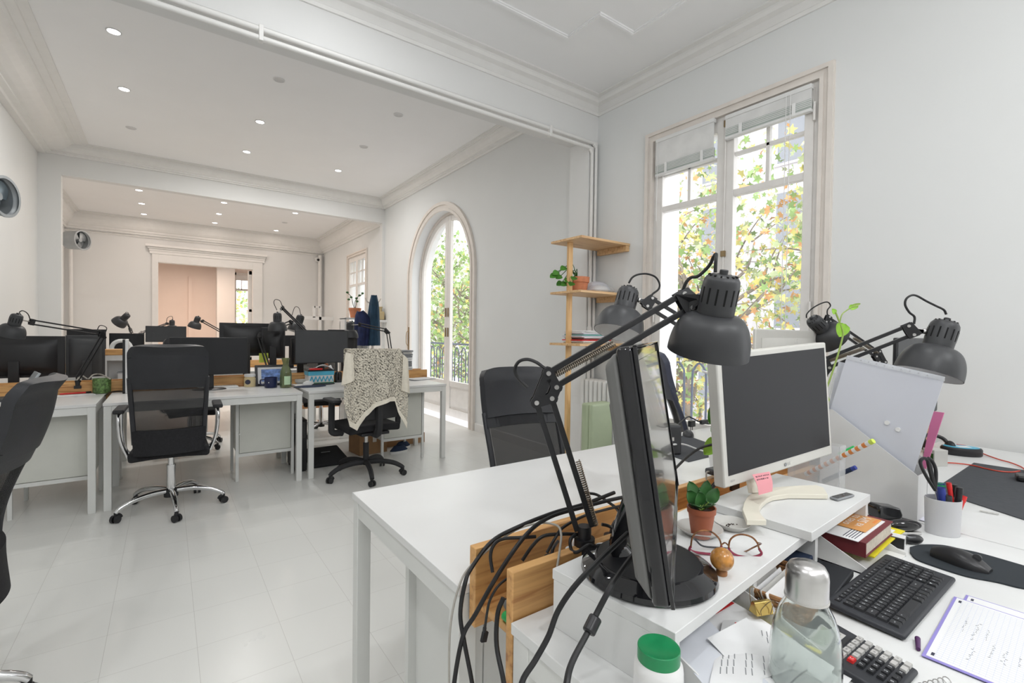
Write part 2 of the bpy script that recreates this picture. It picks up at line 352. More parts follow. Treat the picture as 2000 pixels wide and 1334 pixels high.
# ================================================================= ROOM SHELL
W = 3.17; WT = .34; ZN = 3.37; ZM = 3.585; ZB = 3.48
XL = -1.315
def s_box(name, x0, x1, y0, y1, z0, z1, m, parent=None, bevel=0):
    o = MB().box(x0, x1, y0, y1, z0, z1).build(name, m, parent, world=True, bevel=bevel, smooth=False)
    if not parent: struct(o)
    return o
s_box('floor', -3, W + .02, -3.4, 17, -.1, 0, 'tile')
# ceilings
s_box('ceiling', -2.3, W + .02, -3.3, 3.12, ZN, ZN + .4, 'ceil')
s_box('ceiling', XL - .1, W + .02, 3.3, 8.36, ZM, ZM + .2, 'ceil')
s_box('ceiling', -1.8, W + .02, 8.42, 12.6, ZB, ZB + .2, 'ceil')
s_box('ceiling', -1.8, W + .02, 12.58, 17, 3.2, 3.4, 'salmon')
# window wall: one mesh of pieces round the openings
OP1 = (1.265, 2.47, 0.0, 2.79); OP3 = (9.30, 10.43, .0, 2.80); OP0 = (-1.9, -.65, 0, 2.79)
ARC = 6.22; ARR = .93; ARZ = 2.05
mb = MB()
def col(y0, y1, z0, z1): mb.box(W, W + WT, y0, y1, z0, z1)
ys = [-3.4, OP0[0], OP0[1], OP1[0], OP1[1], ARC - ARR, ARC + ARR, OP3[0], OP3[1], 17]
for a, b in ((-3.4, OP0[0]), (OP0[1], OP1[0]), (OP1[1], ARC - ARR), (ARC + ARR, OP3[0]), (OP3[1], 17)): col(a, b, 0, 3.9)
for o in (OP0, OP1, OP3): col(o[0], o[1], o[3], 3.9)
n = 28
for i in range(n):
    a0, a1 = pi * i / n, pi * (i + 1) / n
    y0, z0 = ARC - ARR * cos(a0), ARZ + ARR * sin(a0); y1, z1 = ARC - ARR * cos(a1), ARZ + ARR * sin(a1)
    mb.add([(W, y0, z0), (W, y1, z1), (W, y1, 3.9), (W, y0, 3.9), (W + WT, y0, z0), (W + WT, y1, z1), (W + WT, y1, 3.9), (W + WT, y0, 3.9)],
           [(0, 1, 2, 3), (7, 6, 5, 4), (0, 4, 5, 1), (3, 2, 6, 7)])
struct(mb.build('wall_right', 'wallcool', world=True, smooth=False))
s_box('wall_front', -2.3, W, -3.4, -3.2, 0, 3.6, 'wall')
s_box('wall_left', -2.4, -2.2, -3.3, 3.2, 0, 3.6, 'wall')
s_box('wall_left', XL - .2, XL, 3.3, 8.36, 0, 3.9, 'wall')
s_box('wall_left', -1.80, -1.60, 8.36, 17, 0, 3.9, 'wall')
# partition between front and middle room: deep beam plus side piers
mb = MB().box(-2.3, W, 3.10, 3.345, 2.985, 3.9).box(-2.3, -1.9, 3.10, 3.345, 0, 2.985)
mb.box(-2.3, XL, 3.345, 3.4, 0, 3.9).box(3.055, W, 3.10, 3.345, 0, 2.985)
struct(mb.build('wall_partition', 'wall', world=True, smooth=False))
mb = MB().box(-1.7, W, 8.335, 8.46, 3.185, 3.9).box(-1.8, -1.10, 8.335, 8.46, 0, 3.185).box(3.12, W, 8.335, 8.46, 0, 3.185)
struct(mb.build('wall_partition', 'wall', world=True, smooth=False))
# far wall with its doorway
DX0, DX1, DZ = -.156, 1.60, 2.63
mb = MB().box(-1.8, DX0, 12.5, 12.62, 0, 3.9).box(DX1, W, 12.5, 12.62, 0, 3.9).box(DX0, DX1, 12.5, 12.62, DZ, 3.9)
struct(mb.build('wall_back', 'wall', world=True, smooth=False))
# third room
TY = 16.0
tw0, tw1 = PY(456, 560, TY).x, PY(500, 560, TY).x + .25
twz = PY(470, 533, TY).z
mb = MB().box(-1.8, tw0, TY, TY + .2, 0, 3.9).box(tw1, W, TY, TY + .2, 0, 3.9).box(tw0, tw1, TY, TY + .2, twz, 3.9)
struct(mb.build('wall_back', 'salmon', world=True, smooth=False))
s_box('trim_9', PY(368, 560, 15.9).x, PY(375, 560, 15.9).x, 15.93, TY, 0, PY(370, 540, 15.9).z, 'salmon')
x0 = PY(424, 560, 15.2).x
s_box('wall_column', x0, x0 + .42, 15.2, 15.6, 0, 3.0, 'wall')
s_box('trim_8', -1.6, PY(424, 540, 15.0).x, 14.8, 15.0, 2.95, 3.2, 'salmon')

def molding(name, a, b, nrm, prof, m='trim', kind=True):
    """closed profile [(distance from wall, z)] swept from a to b (plan points), nrm points into the room"""
    a = V((*a, 0)); b = V((*b, 0)); nrm = V((*nrm, 0)); k = len(prof)
    vs = [tuple(p + nrm * d + V((0, 0, z))) for p in (a, b) for d, z in prof]
    fs = [tuple(range(k)), tuple(range(2 * k - 1, k - 1, -1))] + [(i, (i + 1) % k, k + (i + 1) % k, k + i) for i in range(k)]
    o = MB().add(vs, fs).build(name, m, world=True, smooth=False)
    return struct(o)
def cornice(zb, zt, d0, d1):
    h = zt - zb; d = d1 - d0
    return [(0, zb), (d0 * .5, zb), (d0 * .6, zb + .1 * h), (d0, zb + .14 * h), (d0, zb + .26 * h), (d0 + .12 * d, zb + .30 * h), (d0 + .3 * d, zb + .42 * h), (d0 + .45 * d, zb + .62 * h), (d0 + .55 * d, zb + .84 * h), (d0 + .62 * d, zb + .84 * h), (d0 + .64 * d, zb + .9 * h), (d0 + .8 * d, zb + .91 * h), (d0 + .82 * d, zb + .96 * h), (d0 + d, zb + .97 * h), (d0 + d, zt), (0, zt)]
cm = cornice(3.43, ZM, .05, .17); cl = cornice(3.42, ZM, .13, .5)
molding('trim_1', (W, 3.345), (W, 8.335), (-1, 0), cm)
molding('trim_1', (XL, 3.345), (XL, 8.335), (1, 0), cl)
molding('trim_1', (XL, 8.335), (W, 8.335), (0, -1), cm)
molding('trim_1', (XL, 3.345), (W, 3.345), (0, 1), cm)
cb = cornice(3.16, ZB, .06, .24)
molding('trim_2', (W, 8.46), (W, 12.5), (-1, 0), cb)
molding('trim_2', (-1.6, 12.5), (W, 12.5), (0, -1), cb)
molding('trim_2', (-1.6, 8.46), (-1.6, 12.5), (1, 0), cb)
molding('trim_2', (-1.6, 12.5), (W, 12.5), (0, -1), [(0, 3.11), (.02, 3.11), (.03, 3.125), (0, 3.14)])
cn = [(0, 3.215), (.012, 3.215), (.02, 3.235), (.012, 3.245), (.012, 3.30), (.045, 3.315), (.055, 3.335), (.055, 3.352), (.09, 3.358), (.09, ZN), (0, ZN)]
molding('trim_3', (W, -3.2), (W, 3.10), (-1, 0), cn)
molding('trim_3', (-2.2, 3.10), (W, 3.10), (0, -1), cn)
# ceiling relief with its stepped outline in the front room
def fl(pts, wd=.035):
    mb = MB()
    for i in range(len(pts) - 1):
        a = V((*pts[i], ZN)); b = V((*pts[i + 1], ZN)); e = (b - a).normalized()
        for k, (q, t) in enumerate(((wd, .010 + .0007 * (i % 2)), (wd * .5, .018 + .0007 * (i % 2)))): mb.bar(a - e * q * .46, b + e * q * .46, t * 2, q, up=(0, 0, 1))
    return mb
q = [PZ(x, y, ZN) for x, y in ((1110, 72), (1175, 28), (1240, 62))]
rx, ry = q[0].x, q[0].y; ox, oy = q[2].x, q[1].y
struct(fl([(-1.2, ry), (rx, ry), (rx, oy), (ox, oy), (ox, -1.6), (rx, -1.6), (rx, -2.0), (-1.2, -2.0)]).build('trim_4', 'ceil', world=True, smooth=False))
# baseboards
molding('baseboard_right', (W, 2.56), (W, 3.1), (-1, 0), [(0, 0), (.015, 0), (.015, .09), (0, .1)])
molding('baseboard_right', (W, 3.345), (W, ARC - 1.06), (-1, 0), [(0, 0), (.015, 0), (.015, .09), (0, .1)])
molding('baseboard_right', (W, ARC + 1.06), (W, 8.335), (-1, 0), [(0, 0), (.015, 0), (.015, .09), (0, .1)])
molding('baseboard_left', (XL, 3.4), (XL, 8.335), (1, 0), [(0, 0), (.015, 0), (.015, .09), (0, .1)])
molding('baseboard_back', (-1.6, 12.5), (DX0 - .12, 12.5), (0, -1), [(0, 0), (.015, 0), (.015, .09), (0, .1)])

# ---- casement windows ------------------------------------------------------
def french_window(num, op, flush, zt, zpan, ymid, glass=True, detail=True, muntin=True):
    y0, y1, z0, z1 = op; x = W + flush
    root = sempty('window_%d' % num, (W, (y0 + y1) / 2, 0))
    # outer casing on the wall, stepped
    mb = MB()
    cw = .075
    for k, (o, i, t) in enumerate(((cw, .0, .016), (cw - .003, .045, .030), (.02, -.002, .026))):
        a, b, c = y0 - o, y1 + o, z1 + o
        mb.box(W - t, W + .002, a, y0 - i, 0, c).box(W - t, W + .002, y1 + i, b, 0, c).box(W - t, W + .002, y0 - i, y1 + i, z1 + i, c)
    mb.build('casing', 'beige', root, world=True, smooth=False)
    fw = .035
    mb = MB().box(x, x + .07, y0, y0 + fw, 0, z1).box(x, x + .07, y1 - fw, y1, 0, z1).box(x, x + .07, y0 + fw, y1 - fw, z1 - fw, z1).box(x + .001, W + WT, y0 + fw, y1 - fw, 0, .03)
    mb.build('window_frame', 'sash', root, world=True, smooth=False)
    for side in (0, 1):
        a, b = (y0 + fw, ymid) if side == 0 else (ymid, y1 - fw)
        st = .052; g0, g1 = a + st, b - st
        if side == 0: g1 = b - .062
        else: g0 = b - (b - a) + .062
        mb = MB(); X0, X1 = x - .012, x + .042
        mb.box(X0, X1, a, g0, .03, z1 - fw).box(X0, X1, g1, b, .03, z1 - fw)
        mb.box(X0, X1, g0, g1, z1 - fw - .07, z1 - fw).box(X0, X1, g0, g1, .03, .12)
        mb.box(X0 + .004, X1, g0, g1, zpan - .08, zpan)
        mb.box(X0 + .015, X1 - .015, g0, g1, .12, zpan - .08)
        mb.box(X0 + .006, X1 - .006, g0 + .05, g1 - .05, .19, zpan - .15)
        if muntin:
            mb.box(X0 + .004, X1 - .004, g0, g1, zt - .022, zt + .022)
            mb.box(X0 + .012, X1 - .01, (g0 + g1) / 2 - .012, (g0 + g1) / 2 + .012, zt, z1 - .1)
            mb.box(X0 + .012, X1 - .01, g0, g1, zt + .255, zt + .279)
        s = mb.build('sash', 'sash', root, world=True, smooth=False, bevel=.003 if detail else 0)
        MB().box(x + .014, x + .018, g0, g1, zpan, z1 - fw - .06).build('pane', 'glass', s, world=True, smooth=False)
    if detail:
        # brass rod keepers on the meeting stile, lever, hinge rods
        mb = MB().box(x - .032, x - .012, ymid - .03, ymid + .005, 2.70, 2.745).box(x - .03, x - .012, ymid - .018, ymid + .012, 1.80, 1.84)
        mb.build('latch_keeper', 'brass', root, world=True, smooth=False)
        MB().cyl((x - .022, ymid - .005, .4), (x - .022, ymid - .005, z1 - .05), .005, n=8).build('bolt_rod', 'sash', root, world=True)
        hz = PX(1385, 727, W).z
        MB().cyl((x - .01, ymid, hz), (x - .055, ymid, hz), .009).tube([(x - .05, ymid, hz), (x - .058, ymid + .05, hz - .004), (x - .05, ymid + .11, hz + .006)], .009).build('lever_handle', 'trim', root, world=True)
        for yy in (y0 + .03, y1 - .03):
            for zz in (2.55, 1.35, .5): MB().cyl((x - .02, yy, zz), (x - .02, yy, zz + .11), .008, n=10).build('hinge', 'sash', root, world=True)
    return root
w1 = french_window(1, OP1, .004, 2.235, .60, 1.862)
french_window(3, OP3, .004, 2.2, .60, 9.87, detail=False)
french_window(4, OP0, .0, 2.235, .60, -1.27, detail=False)  # unseen window behind the camera, added to let in more daylight
def blind(y0, y1, zt, zb, dark, label, parent=None, cord=None):
    t = thing('window_blind', label, 'blind', (W - .03, (y0 + y1) / 2, zt), 0, 'raised blinds on the front window')
    MB().box(W - .05, W - .016, y0, y1, zt - .028, zt).build('headrail', 'whitep', t, world=True, bevel=.002)
    mb = MB(); n = int((zt - .03 - zb - .02) / .0105); 
    for i in range(n):
        z = zt - .036 - i * (zt - .036 - zb - .02) / n
        mb.sheet(lambda u, v: (W - .046 + v * .008, y0 + (y1 - y0) * u, z + .007 - .0145 * v), 1, 3, .0008)
    mb.build('slats', 'blind', t, world=True, smooth=False)
    zd = zb + dark
    mb = MB().box(W - .044, W - .024, y0 + .002, y1 - .002, zb + .018, zd); mb.build('closed_slat_band', 'blindd', t, world=True)
    for f in (.16, .78): MB().box(W - .054, W - .048, y0 + (y1 - y0) * f, y0 + (y1 - y0) * f + .02, zb + .005, zd + .004).build('tape', 'blind', t, world=True)
    MB().box(W - .052, W - .018, y0, y1, zb, zb + .018).build('bottom_rail', 'whitep', t, world=True, bevel=.003)
    for yy, zz in (cord or []): MB().cyl((W - .056, yy, zt - .02), (W - .056, yy, zz), .0022, n=6).build('cord', 'whitep', t, world=True)
zl0, zl1 = PX(1340, 253, W - .03).z, PX(1340, 329, W - .03).z
blind(1.93, 2.425, zl0, zl1, .085, 'white venetian blind drawn up over the left casement of the front window', cord=[(2.40, zl1 - .35)])
zr0, zr1 = PX(1500, 197, W - .03).z, PX(1500, 247, W - .03).z
blind(1.30, 1.845, zr0, zr1, .075, 'white venetian blind drawn up over the right casement of the front window', cord=[(1.415, 1.05), (1.44, 1.0)])

# ---- arched balcony door ---------------------------------------------------
def arc_pts(r, x, n=28, z0=0):
    return [(x, ARC - r, z0)] + [(x, ARC - r * cos(pi * i / n), ARZ + r * sin(pi * i / n)) for i in range(n + 1)] + [(x, ARC + r, z0)]
def arch_band(mb, r0, r1, x0, x1, z0=0, a0=0, a1=1, n=28):
    q = []
    for r in (r0, r1): q.append([(ARC - r * cos(pi * (a0 + (a1 - a0) * i / n)), ARZ + r * sin(pi * (a0 + (a1 - a0) * i / n))) for i in range(n + 1)])
    for i in range(n):
        a, b, c, d = q[0][i], q[0][i + 1], q[1][i + 1], q[1][i]
        vs = [(x, *p) for x in (x0, x1) for p in (a, b, c, d)]
        mb.add(vs, [(0, 1, 2, 3), (7, 6, 5, 4), (0, 4, 5, 1), (1, 5, 6, 2), (2, 6, 7, 3), (3, 7, 4, 0)])
    for s, a in ((-1, a0), (1, a1)):
        if (s == -1 and a0 == 0) or (s == 1 and a1 == 1):
            y = sorted((ARC + s * r0, ARC + s * r1)); mb.box(x0, x1, y[0], y[1], z0, ARZ)
    return mb
root = sempty('window_2', (W, ARC, 0))
mb = arch_band(MB(), ARR - .005, 1.05, W - .018, W + .002); arch_band(mb, 1.0, 1.046, W - .034, W); arch_band(mb, ARR - .008, ARR + .03, W - .028, W)
mb.build('casing', 'beige', root, world=True, smooth=False)
DXX = W + .15
arch_band(MB(), ARR - .035, ARR + .002, DXX - .02, DXX + .06).build('window_frame', 'beige', root, world=True, smooth=False)
for side in (-1, 1):
    mb = MB(); a0, a1 = (0, .5) if side == -1 else (.5, 1)
    arch_band(mb, ARR - .115, ARR - .037, DXX, DXX + .045, .03, a0, a1, 14)
    ya, yb = (ARC - .085, ARC - .002) if side == -1 else (ARC + .002, ARC + .085)
    mb.box(DXX - .004, DXX + .041, ya, yb, .031, ARZ + ARR - .040)
    e0, e1 = (ARC - ARR + .11, ARC - .05) if side == -1 else (ARC + .05, ARC + ARR - .11)
    mb.box(DXX, DXX + .045, e0, e1, .03, .14).box(DXX + .004, DXX + .045, e0, e1, .46, .54).box(DXX + .015, DXX + .035, e0, e1, .1, .5).box(DXX + .006, DXX + .03, e0 + .07, e1 - .07, .19, .42)
    s = mb.build('sash', 'sash', root, world=True, smooth=False)
    m2 = MB(); pts = [(ARC + side * .06, .52), (ARC + side * (ARR - .1), .52)] + [(ARC + side * (ARR - .1) * cos(pi / 2 * i / 12), ARZ + (ARR - .1) * sin(pi / 2 * i / 12)) for i in range(13)]
    m2.add([(DXX + .02, y, z) for y, z in pts], [tuple(range(len(pts)))])
    o = m2.build('pane', 'glass', root, world=True, smooth=False)
for zz in (1.18, 1.47):
    for ya in (-.05, .02): MB().box(DXX - .018, DXX, ARC + ya + .005, ARC + ya + .023, zz, zz + .13).build('bolt', 'brass', root, world=True, smooth=False)
MB().box(W - .036, W - .022, ARC + ARR + .02, ARC + ARR + .045, .95, 1.32).tube([(W - .034, ARC + ARR + .03, 1.26), (W - .07, ARC + ARR + .03, 1.22), (W - .07, ARC + ARR + .03, 1.06), (W - .034, ARC + ARR + .03, 1.02)], .006, 6).build('shutter_latch', 'brass', root, world=True)

# ---- doorway surround, sliding leaf, third room window ----------------------
root = sempty('door_1', (.75, 12.5, 0))
mb = MB().box(DX0 - .105, DX0, 12.46, 12.5, 0, 2.80).box(DX1, 1.80, 12.46, 12.5, 0, 2.80).box(DX0, DX1, 12.46, 12.5, DZ, 2.80)
mb.box(-.30, 1.84, 12.45, 12.5, 2.80, 2.86).box(-.33, 1.86, 12.42, 12.5, 2.90, 2.94).box(-.31, 1.85, 12.44, 12.5, 2.86, 2.90).box(-.37, 1.89, 12.38, 12.5, 2.94, 2.985)
mb.build('door_casing', 'trim', root, world=True, smooth=False, bevel=.004)
x0, x1 = PY(486, 560, 12.7).x, PY(501, 560, 12.7).x
MB().box(x0 - .02, x0 + .06, 12.66, 12.72, 0, DZ - .02).box(x1 - .01, x1 + .08, 12.66, 12.72, 0, DZ - .02).box(x0, x1, 12.66, 12.72, DZ - .1, DZ - .02).box(x0, x1, 12.66, 12.72, 1.66, 1.72).box(x0, x1, 12.66, 12.72, 0, .6).build('sliding_leaf', 'trim', root, world=True, smooth=False)
root = sempty('window_5', ((tw0 + tw1) / 2, TY, 0))
mb = MB().box(tw0, tw0 + .07, TY - .02, TY + .06, 0, twz).box(tw1 - .07, tw1, TY - .02, TY + .06, 0, twz).box(tw0, tw1, TY - .02, TY + .06, twz - .07, twz)
mb.box((tw0 + tw1) / 2 - .05, (tw0 + tw1) / 2 + .05, TY, TY + .05, 0, twz)
zz = PY(470, 566, TY).z
mb.box(tw0, tw1, TY, TY + .05, zz - .03, zz + .03)
for f in (.25, .75): mb.box(tw0 + (tw1 - tw0) * f - .012, tw0 + (tw1 - tw0) * f + .012, TY, TY + .04, zz, twz)
mb.box(tw0, tw1, TY, TY + .05, 0, .6).build('window_frame', 'sash', root, world=True, smooth=False)
MB().box(tw0, tw1, TY - .01, TY + .0, PY(470, 548, TY).z, twz - .03).build('roller_blind', 'blind', root, world=True, smooth=False)

# ---- pipes -------------------------------------------------------------------
t = thing('heating_pipes', 'pair of white painted pipes running along the beam and down beside the shelf', 'pipe', (3.1, 3.07, 0))
for r0, zt, xr in ((.0155, 2.955, 3.128), (.0155, 2.905, 3.08)):
    c = .05
    pts = [(-2.1, 3.08, zt), (0, 3.08, zt), (2, 3.08, zt), (xr - .09, 3.08, zt), (xr - .03, 3.08, zt - .012), (xr - .004, 3.08, zt - .04), (xr, 3.08, zt - .1), (xr, 3.08, 1.6), (xr, 3.08, .95), (xr, 3.08, .02)]
    MB().tube(pts, r0, 12, 6).build('pipe', 'trim', t, world=True)
MB().cyl((xr, 3.08, 1.26), (xr, 3.08, 1.31), .021).build('pipe_collar', 'trim', t, world=True)
for px, py in ((510, 60), (1076, 245)):
    p = PY(px, py, 3.07)
    MB().box(p.x - .012, p.x + .012, 3.06, 3.1, 2.885, 2.975).build('pipe_clip', 'trim', t, world=True, bevel=.003)
s = thing('wall_pipe', 'white painted pipe up the far corner beside the camera', 'pipe', (W - .1, 12.42, 0), 0, 'slim pipes in the back room')
MB().cyl((0, 0, 0), (0, 0, 3.1), .045).build('pipe', 'trim', s)
s = thing('wall_pipe', 'white painted pipe at the left edge of the back opening below the grey fan', 'pipe', (-1.5, 12.4, 0), 0, 'slim pipes in the back room')
MB().cyl((0, 0, 0), (0, 0, 2.9), .03).build('pipe', 'trim', s)
# security camera in the far corner
p = PY(620, 507, 12.45)
t = thing('security_camera', 'small white security camera with black lens in the far corner', 'camera', tuple(p))
MB().ball((0, 0, 0), .06).box(-.05, .05, 0, .05, -.05, .05).build('housing', 'whitep', t)
MB().cyl((0, -.045, -.01), (.01, -.075, -.015), .03).build('lens', 'gloss', t)
# round metal wall fans / ducts
def duct(px, py, X, R, label, yawdeg, dark):
    p = PX(px, py, X)
    t = thing('wall_fan', label, 'fan', tuple(p), radians(yawdeg))
    MB().cyl((-.1, 0, 0), (.12, 0, 0), R * .95, R, 32, cap=False).cyl((-.12, 0, 0), (-.1, 0, 0), R * .6, R * .95, 32).cyl((.0, 0, 0), (.02, 0, 0), R * .94, n=32).build('drum', 'duct', t)
    MB().lathe([(R * .93, .10), (R, .12), (R * 1.06, .125), (R * 1.06, .14), (R * .92, .14)], 32, place((0, 0, 0), (1, 0, 0))).build('rim', 'duct', t)
    for a in range(3): MB().sheet(lambda u, v: (.06 + .03 * sin(v * 2.5 + a), cos(a * 2.09 + v * 1.5) * R * .88 * u, sin(a * 2.09 + v * 1.5) * R * .88 * u), 8, 8, .002).build('blade', dark, t)
    MB().cyl((.02, 0, 0), (.1, 0, 0), R * .2).build('hub', 'duct', t)
    MB().box(-.3, -.1, -.03, .03, -.03, .03).build('bracket', 'duct', t)
duct(-32, 381, XL + .17, .150, 'round grey metal wall fan at the left edge of the photo', -20, 'ductd')
duct(146, 469, -1.28, .16, 'round grey metal wall fan in the back room corner', -35, 'duct')
p = PX(60, 366, XL)
# ---- ceiling lights ----------------------------------------------------------
def downlight(p, z, on, power, tint, label, group, size=.05):
    t = thing('downlight', label, 'ceiling light', (p[0], p[1], z), 0, group)
    MB().lathe([(size * .8, -.001), (size * .85, -.006), (size, -.005), (size * 1.05, 0), (size * .8, .0)], 24).build('trim_ring', 'ring', t)
    MB().cyl((0, 0, -.003), (0, 0, -.0008), size * .82, n=24).build('lamp_disc', 'lampon' if on else 'lampoff', t)
    if power: area('downlight_glow', (0, 0, -.02), power, size * 2, tint, t)
xs = (-.345, .845, 2.02); ysM = (4.95, 6.07, 7.19)
for j, yy in enumerate(ysM):
    for i, xx in enumerate(xs):
        on = (i, j) in ((0, 0), (0, 1), (1, 1), (1, 2), (2, 2))
        row = ('in the nearest row', 'in the middle row', 'in the furthest row')[j]; cl_ = ('left', 'centre', 'right')[i]
        downlight((xx, yy), ZM, on, L_MID * {(0, 0): .4, (0, 1): .7, (1, 1): .9, (1, 2): 1.3, (2, 2): 1.0}[(i, j)] if on else 0, (1, .985, .955), ('lit' if on else 'unlit') + ' round recessed spotlight ' + row + ' of the middle room ceiling, ' + cl_ + ' of three', 'recessed spotlights of the middle room')
for j, yy in enumerate((9.86, 10.88, 11.85)):
    for i, xx in enumerate((-.375, .81, 1.98)):
        row = ('in the nearest row', 'in the middle row', 'in the furthest row')[j]; cl_ = ('left', 'centre', 'right')[i]
        on = (i, j) != (2, 1)
        downlight((xx, yy), ZB, on, (L_BACK * (1.3, 1, .4)[j]) if on else 0, (1, .84, .73), ('lit' if on else 'unlit') + ' round recessed spotlight ' + row + ' of the back room ceiling, ' + cl_ + ' of three', 'recessed spotlights of the back room', .055)
for x_, y_, k_ in ((-.7, 1.5, 1), (.75, 2.35, .8), (-.6, .3, 1), (1.2, .4, 1.2), (-.6, -1.6, 1), (1.2, -1.6, 1)):
    downlight((x_, y_), ZN, True, L_NEAR * k_, (.97, .985, 1), 'lit round recessed spotlight in the ceiling of the front room', 'recessed spotlights of the front room', .07)
for x_, y_, lb in ((.35, -.9, 'added white globe lamp, unseen behind the camera, brightening the front room ceiling, left'), (1.9, -1.3, 'added white globe lamp, unseen behind the camera, brightening the front room ceiling, right')):
    t = thing('added_fill_globe', lb, 'ceiling light', (x_, y_, ZN))  # added globes out of view, there to lift the ceiling brightness
    MB().ball((0, 0, -.62), .14).build('globe', 'lampon', t); MB().cyl((0, 0, -.49), (0, 0, 0), .006).cyl((0, 0, -.03), (0, 0, 0), .05).build('cord', 'whitep', t)
    l = bpy.data.lights.new('fill_globe_light', 'POINT'); l.energy = 24; l.shadow_soft_size = .15; l.color = (.96, .98, 1); o = bpy.data.objects.new('fill_globe_light', l); C.objects.link(o); o.parent = t; o.location = (0, 0, -.79)
t = thing('added_warm_globe', 'added warm globe lamp, unseen, tinting the walls of the third room', 'ceiling light', (.6, 13.9, 3.2))  # added lamp hidden above the doorway, gives the room its salmon light
MB().ball((0, 0, -.12), .12).cyl((0, 0, -.02), (0, 0, 0), .06).build('globe', 'lampon', t)
area('warm_fill_light', (0, 0, -.27), L_THIRD, .2, (1, .74, .58), t)

# ================================================================= OUTSIDE
struct(s_box('floor', W + WT, 4.35, -4, 13.5, -.16, -.04, 'outwall'))
rr = thing('balcony_railing', 'dark iron balcony railing with hooped bars outside the windows', 'railing', (4.2, 4, -.04))
mb = MB().box(4.18, 4.22, -4, 13.4, 1.02, 1.05).box(4.19, 4.21, -4, 13.4, .1, .12)
mb.build('top_rail', 'rail', rr, world=True, smooth=False)
mb = MB(); y = -.5
while y < 13.2:
    mb.tube([(4.2, y, 0), (4.2, y, .8), (4.2, y + .02, .92), (4.2, y + .075, .975), (4.2, y + .13, .92), (4.2, y + .15, .8), (4.2, y + .15, 0)], .011, 6, 3)
    y += .24
h = mb.build('hooped_bars', 'rail', rr, world=True); h['kind'] = 'stuff'
s_box('street', 4.5, 40, -20, 60, -6.2, -6, 'street')
bpy.data.objects['street'].name = 'road'
tag(bpy.data.objects['road'], 'grey street below the balcony seen through the windows', 'street'); 
def facade(x, y0, y1, z1, name, label, nf, nw, color='facade', nx=-1):
    t = thing(name, label, 'building', (x, (y0 + y1) / 2, -6))
    MB().box(x, x + .6, y0, y1, -6, z1).build('wall', color, t, world=True, smooth=False)
    dy = (y1 - y0) / nw
    for f in range(nf):
        z = -5 + f * 3.3
        if z + 2.2 > z1: break
        for i in range(nw):
            yc = y0 + dy * (i + .5)
            wn = MB().box(x - .06, x, yc - .65, yc + .65, z - .1, z + 2.2).build('window', 'outwall', t, world=True, smooth=False)
            MB().box(x - .075, x - .055, yc - .5, yc + .5, z, z + 2.1).build('pane', 'winglass', wn, world=True, smooth=False)
facade(20, -6, 14, 12, 'apartment_building', 'pale stone building across the street behind the tree at the front window', 5, 6)
facade(20.5, 15, 48, 10, 'apartment_building', 'pale stone building across the street behind the trees at the arched door', 4, 8)
def tree(x, y, hgt, rad, nleaf, label, mixw, seed, zc=3.2, ls=.16, trunk=.16):
    R = random.Random(seed)
    t = thing('plane_tree', label, 'tree', (x, y, -6))
    mb = MB(); tips = []
    mb.tube([(x, y, -6), (x + .1, y + .1, -3), (x - .05, y, 0), (x + .1, y - .1, zc - .6)], lambda u: trunk * (1 - .5 * u), 10, 4)
    for i in range(26):
        z0 = -1.2 + R.random() * (zc + .8); a = R.random() * 2 * pi; L = rad * (.6 + .5 * R.random())
        p0 = V((x, y, z0)); p1 = p0 + V((cos(a) * L * .5, sin(a) * L * .5, .45 + R.random() * .5)); p2 = p0 + V((cos(a + .3) * L, sin(a + .3) * L, .7 + R.random() * 1.3))
        mb.tube([p0, p1, p2], lambda u: .045 * (1.1 - u), 6, 4)
        for q in range(3):
            b = p0.lerp(p2, .4 + .3 * q * .9) if q else p1
            e = b + V((R.uniform(-1, 1), R.uniform(-1, 1), R.uniform(-.2, 1)))
            mb.tube([b, (b + e) / 2 + V((0, 0, .1)), e], lambda u: .016 * (1.2 - u), 5, 3)
            tips += [(b, e)]
    mb.build('branches', 'bark', t, world=True)
    lv = MB()
    for i in range(nleaf):
        if i % 2:
            b, e = R.choice(tips); c = b.lerp(e, R.random() * 1.15) + V((R.gauss(0, .22), R.gauss(0, .22), R.gauss(0, .22)))
        else:
            while True:
                q = V((R.uniform(-1, 1), R.uniform(-1, 1), R.uniform(-1, 1)))
                if q.length < 1: break
            c = V((x, y, zc - .6)) + V((q.x * rad, q.y * rad, q.z * hgt))
        s = ls * R.uniform(.5, 1.05); n_ = V((R.uniform(-1, 1), R.uniform(-1, 1), R.uniform(-.3, 1))).normalized(); u = n_.orthogonal().normalized(); a = R.random() * 6.28
        T = place(c, n_, u * cos(a) + n_.cross(u) * sin(a))
        k = R.choices(range(4), mixw)[0]
        pts = []
        for j in range(10):
            rr_ = s * (.55 if j % 2 == 0 else .26); pts.append((rr_ * cos(2 * pi * j / 10), rr_ * sin(2 * pi * j / 10), (.1 * s if j % 4 else 0)))
        lv.add(pts, [tuple(range(10))], k, T)
    o = lv.build('foliage', ['lf1', 'lf2', 'lf3', 'lf4'], t, world=True, smooth=False); o['kind'] = 'stuff'
    return t
tree(7.6, 5.1, 3.6, 2.5, 5200, 'plane tree with green and orange autumn leaves at the front window', (3, 3.4, 1.8, 3), 3, 2.6)
tree(8.6, 1.9, 3.4, 2.0, 2600, 'plane tree with yellowing leaves at the right side of the front window', (3, 3, 1.3, 3), 4, 2.4)
tree(8.2, 12.6, 3.6, 2.6, 3800, 'green plane tree outside the arched balcony door', (6, 1.2, .2, 3), 5, 2.2, .17)
tree(9.0, 17.5, 3.6, 2.8, 3600, 'green plane tree further along the street beyond the arched door', (6, 1.5, .3, 2.5), 6, 2.4, .2)
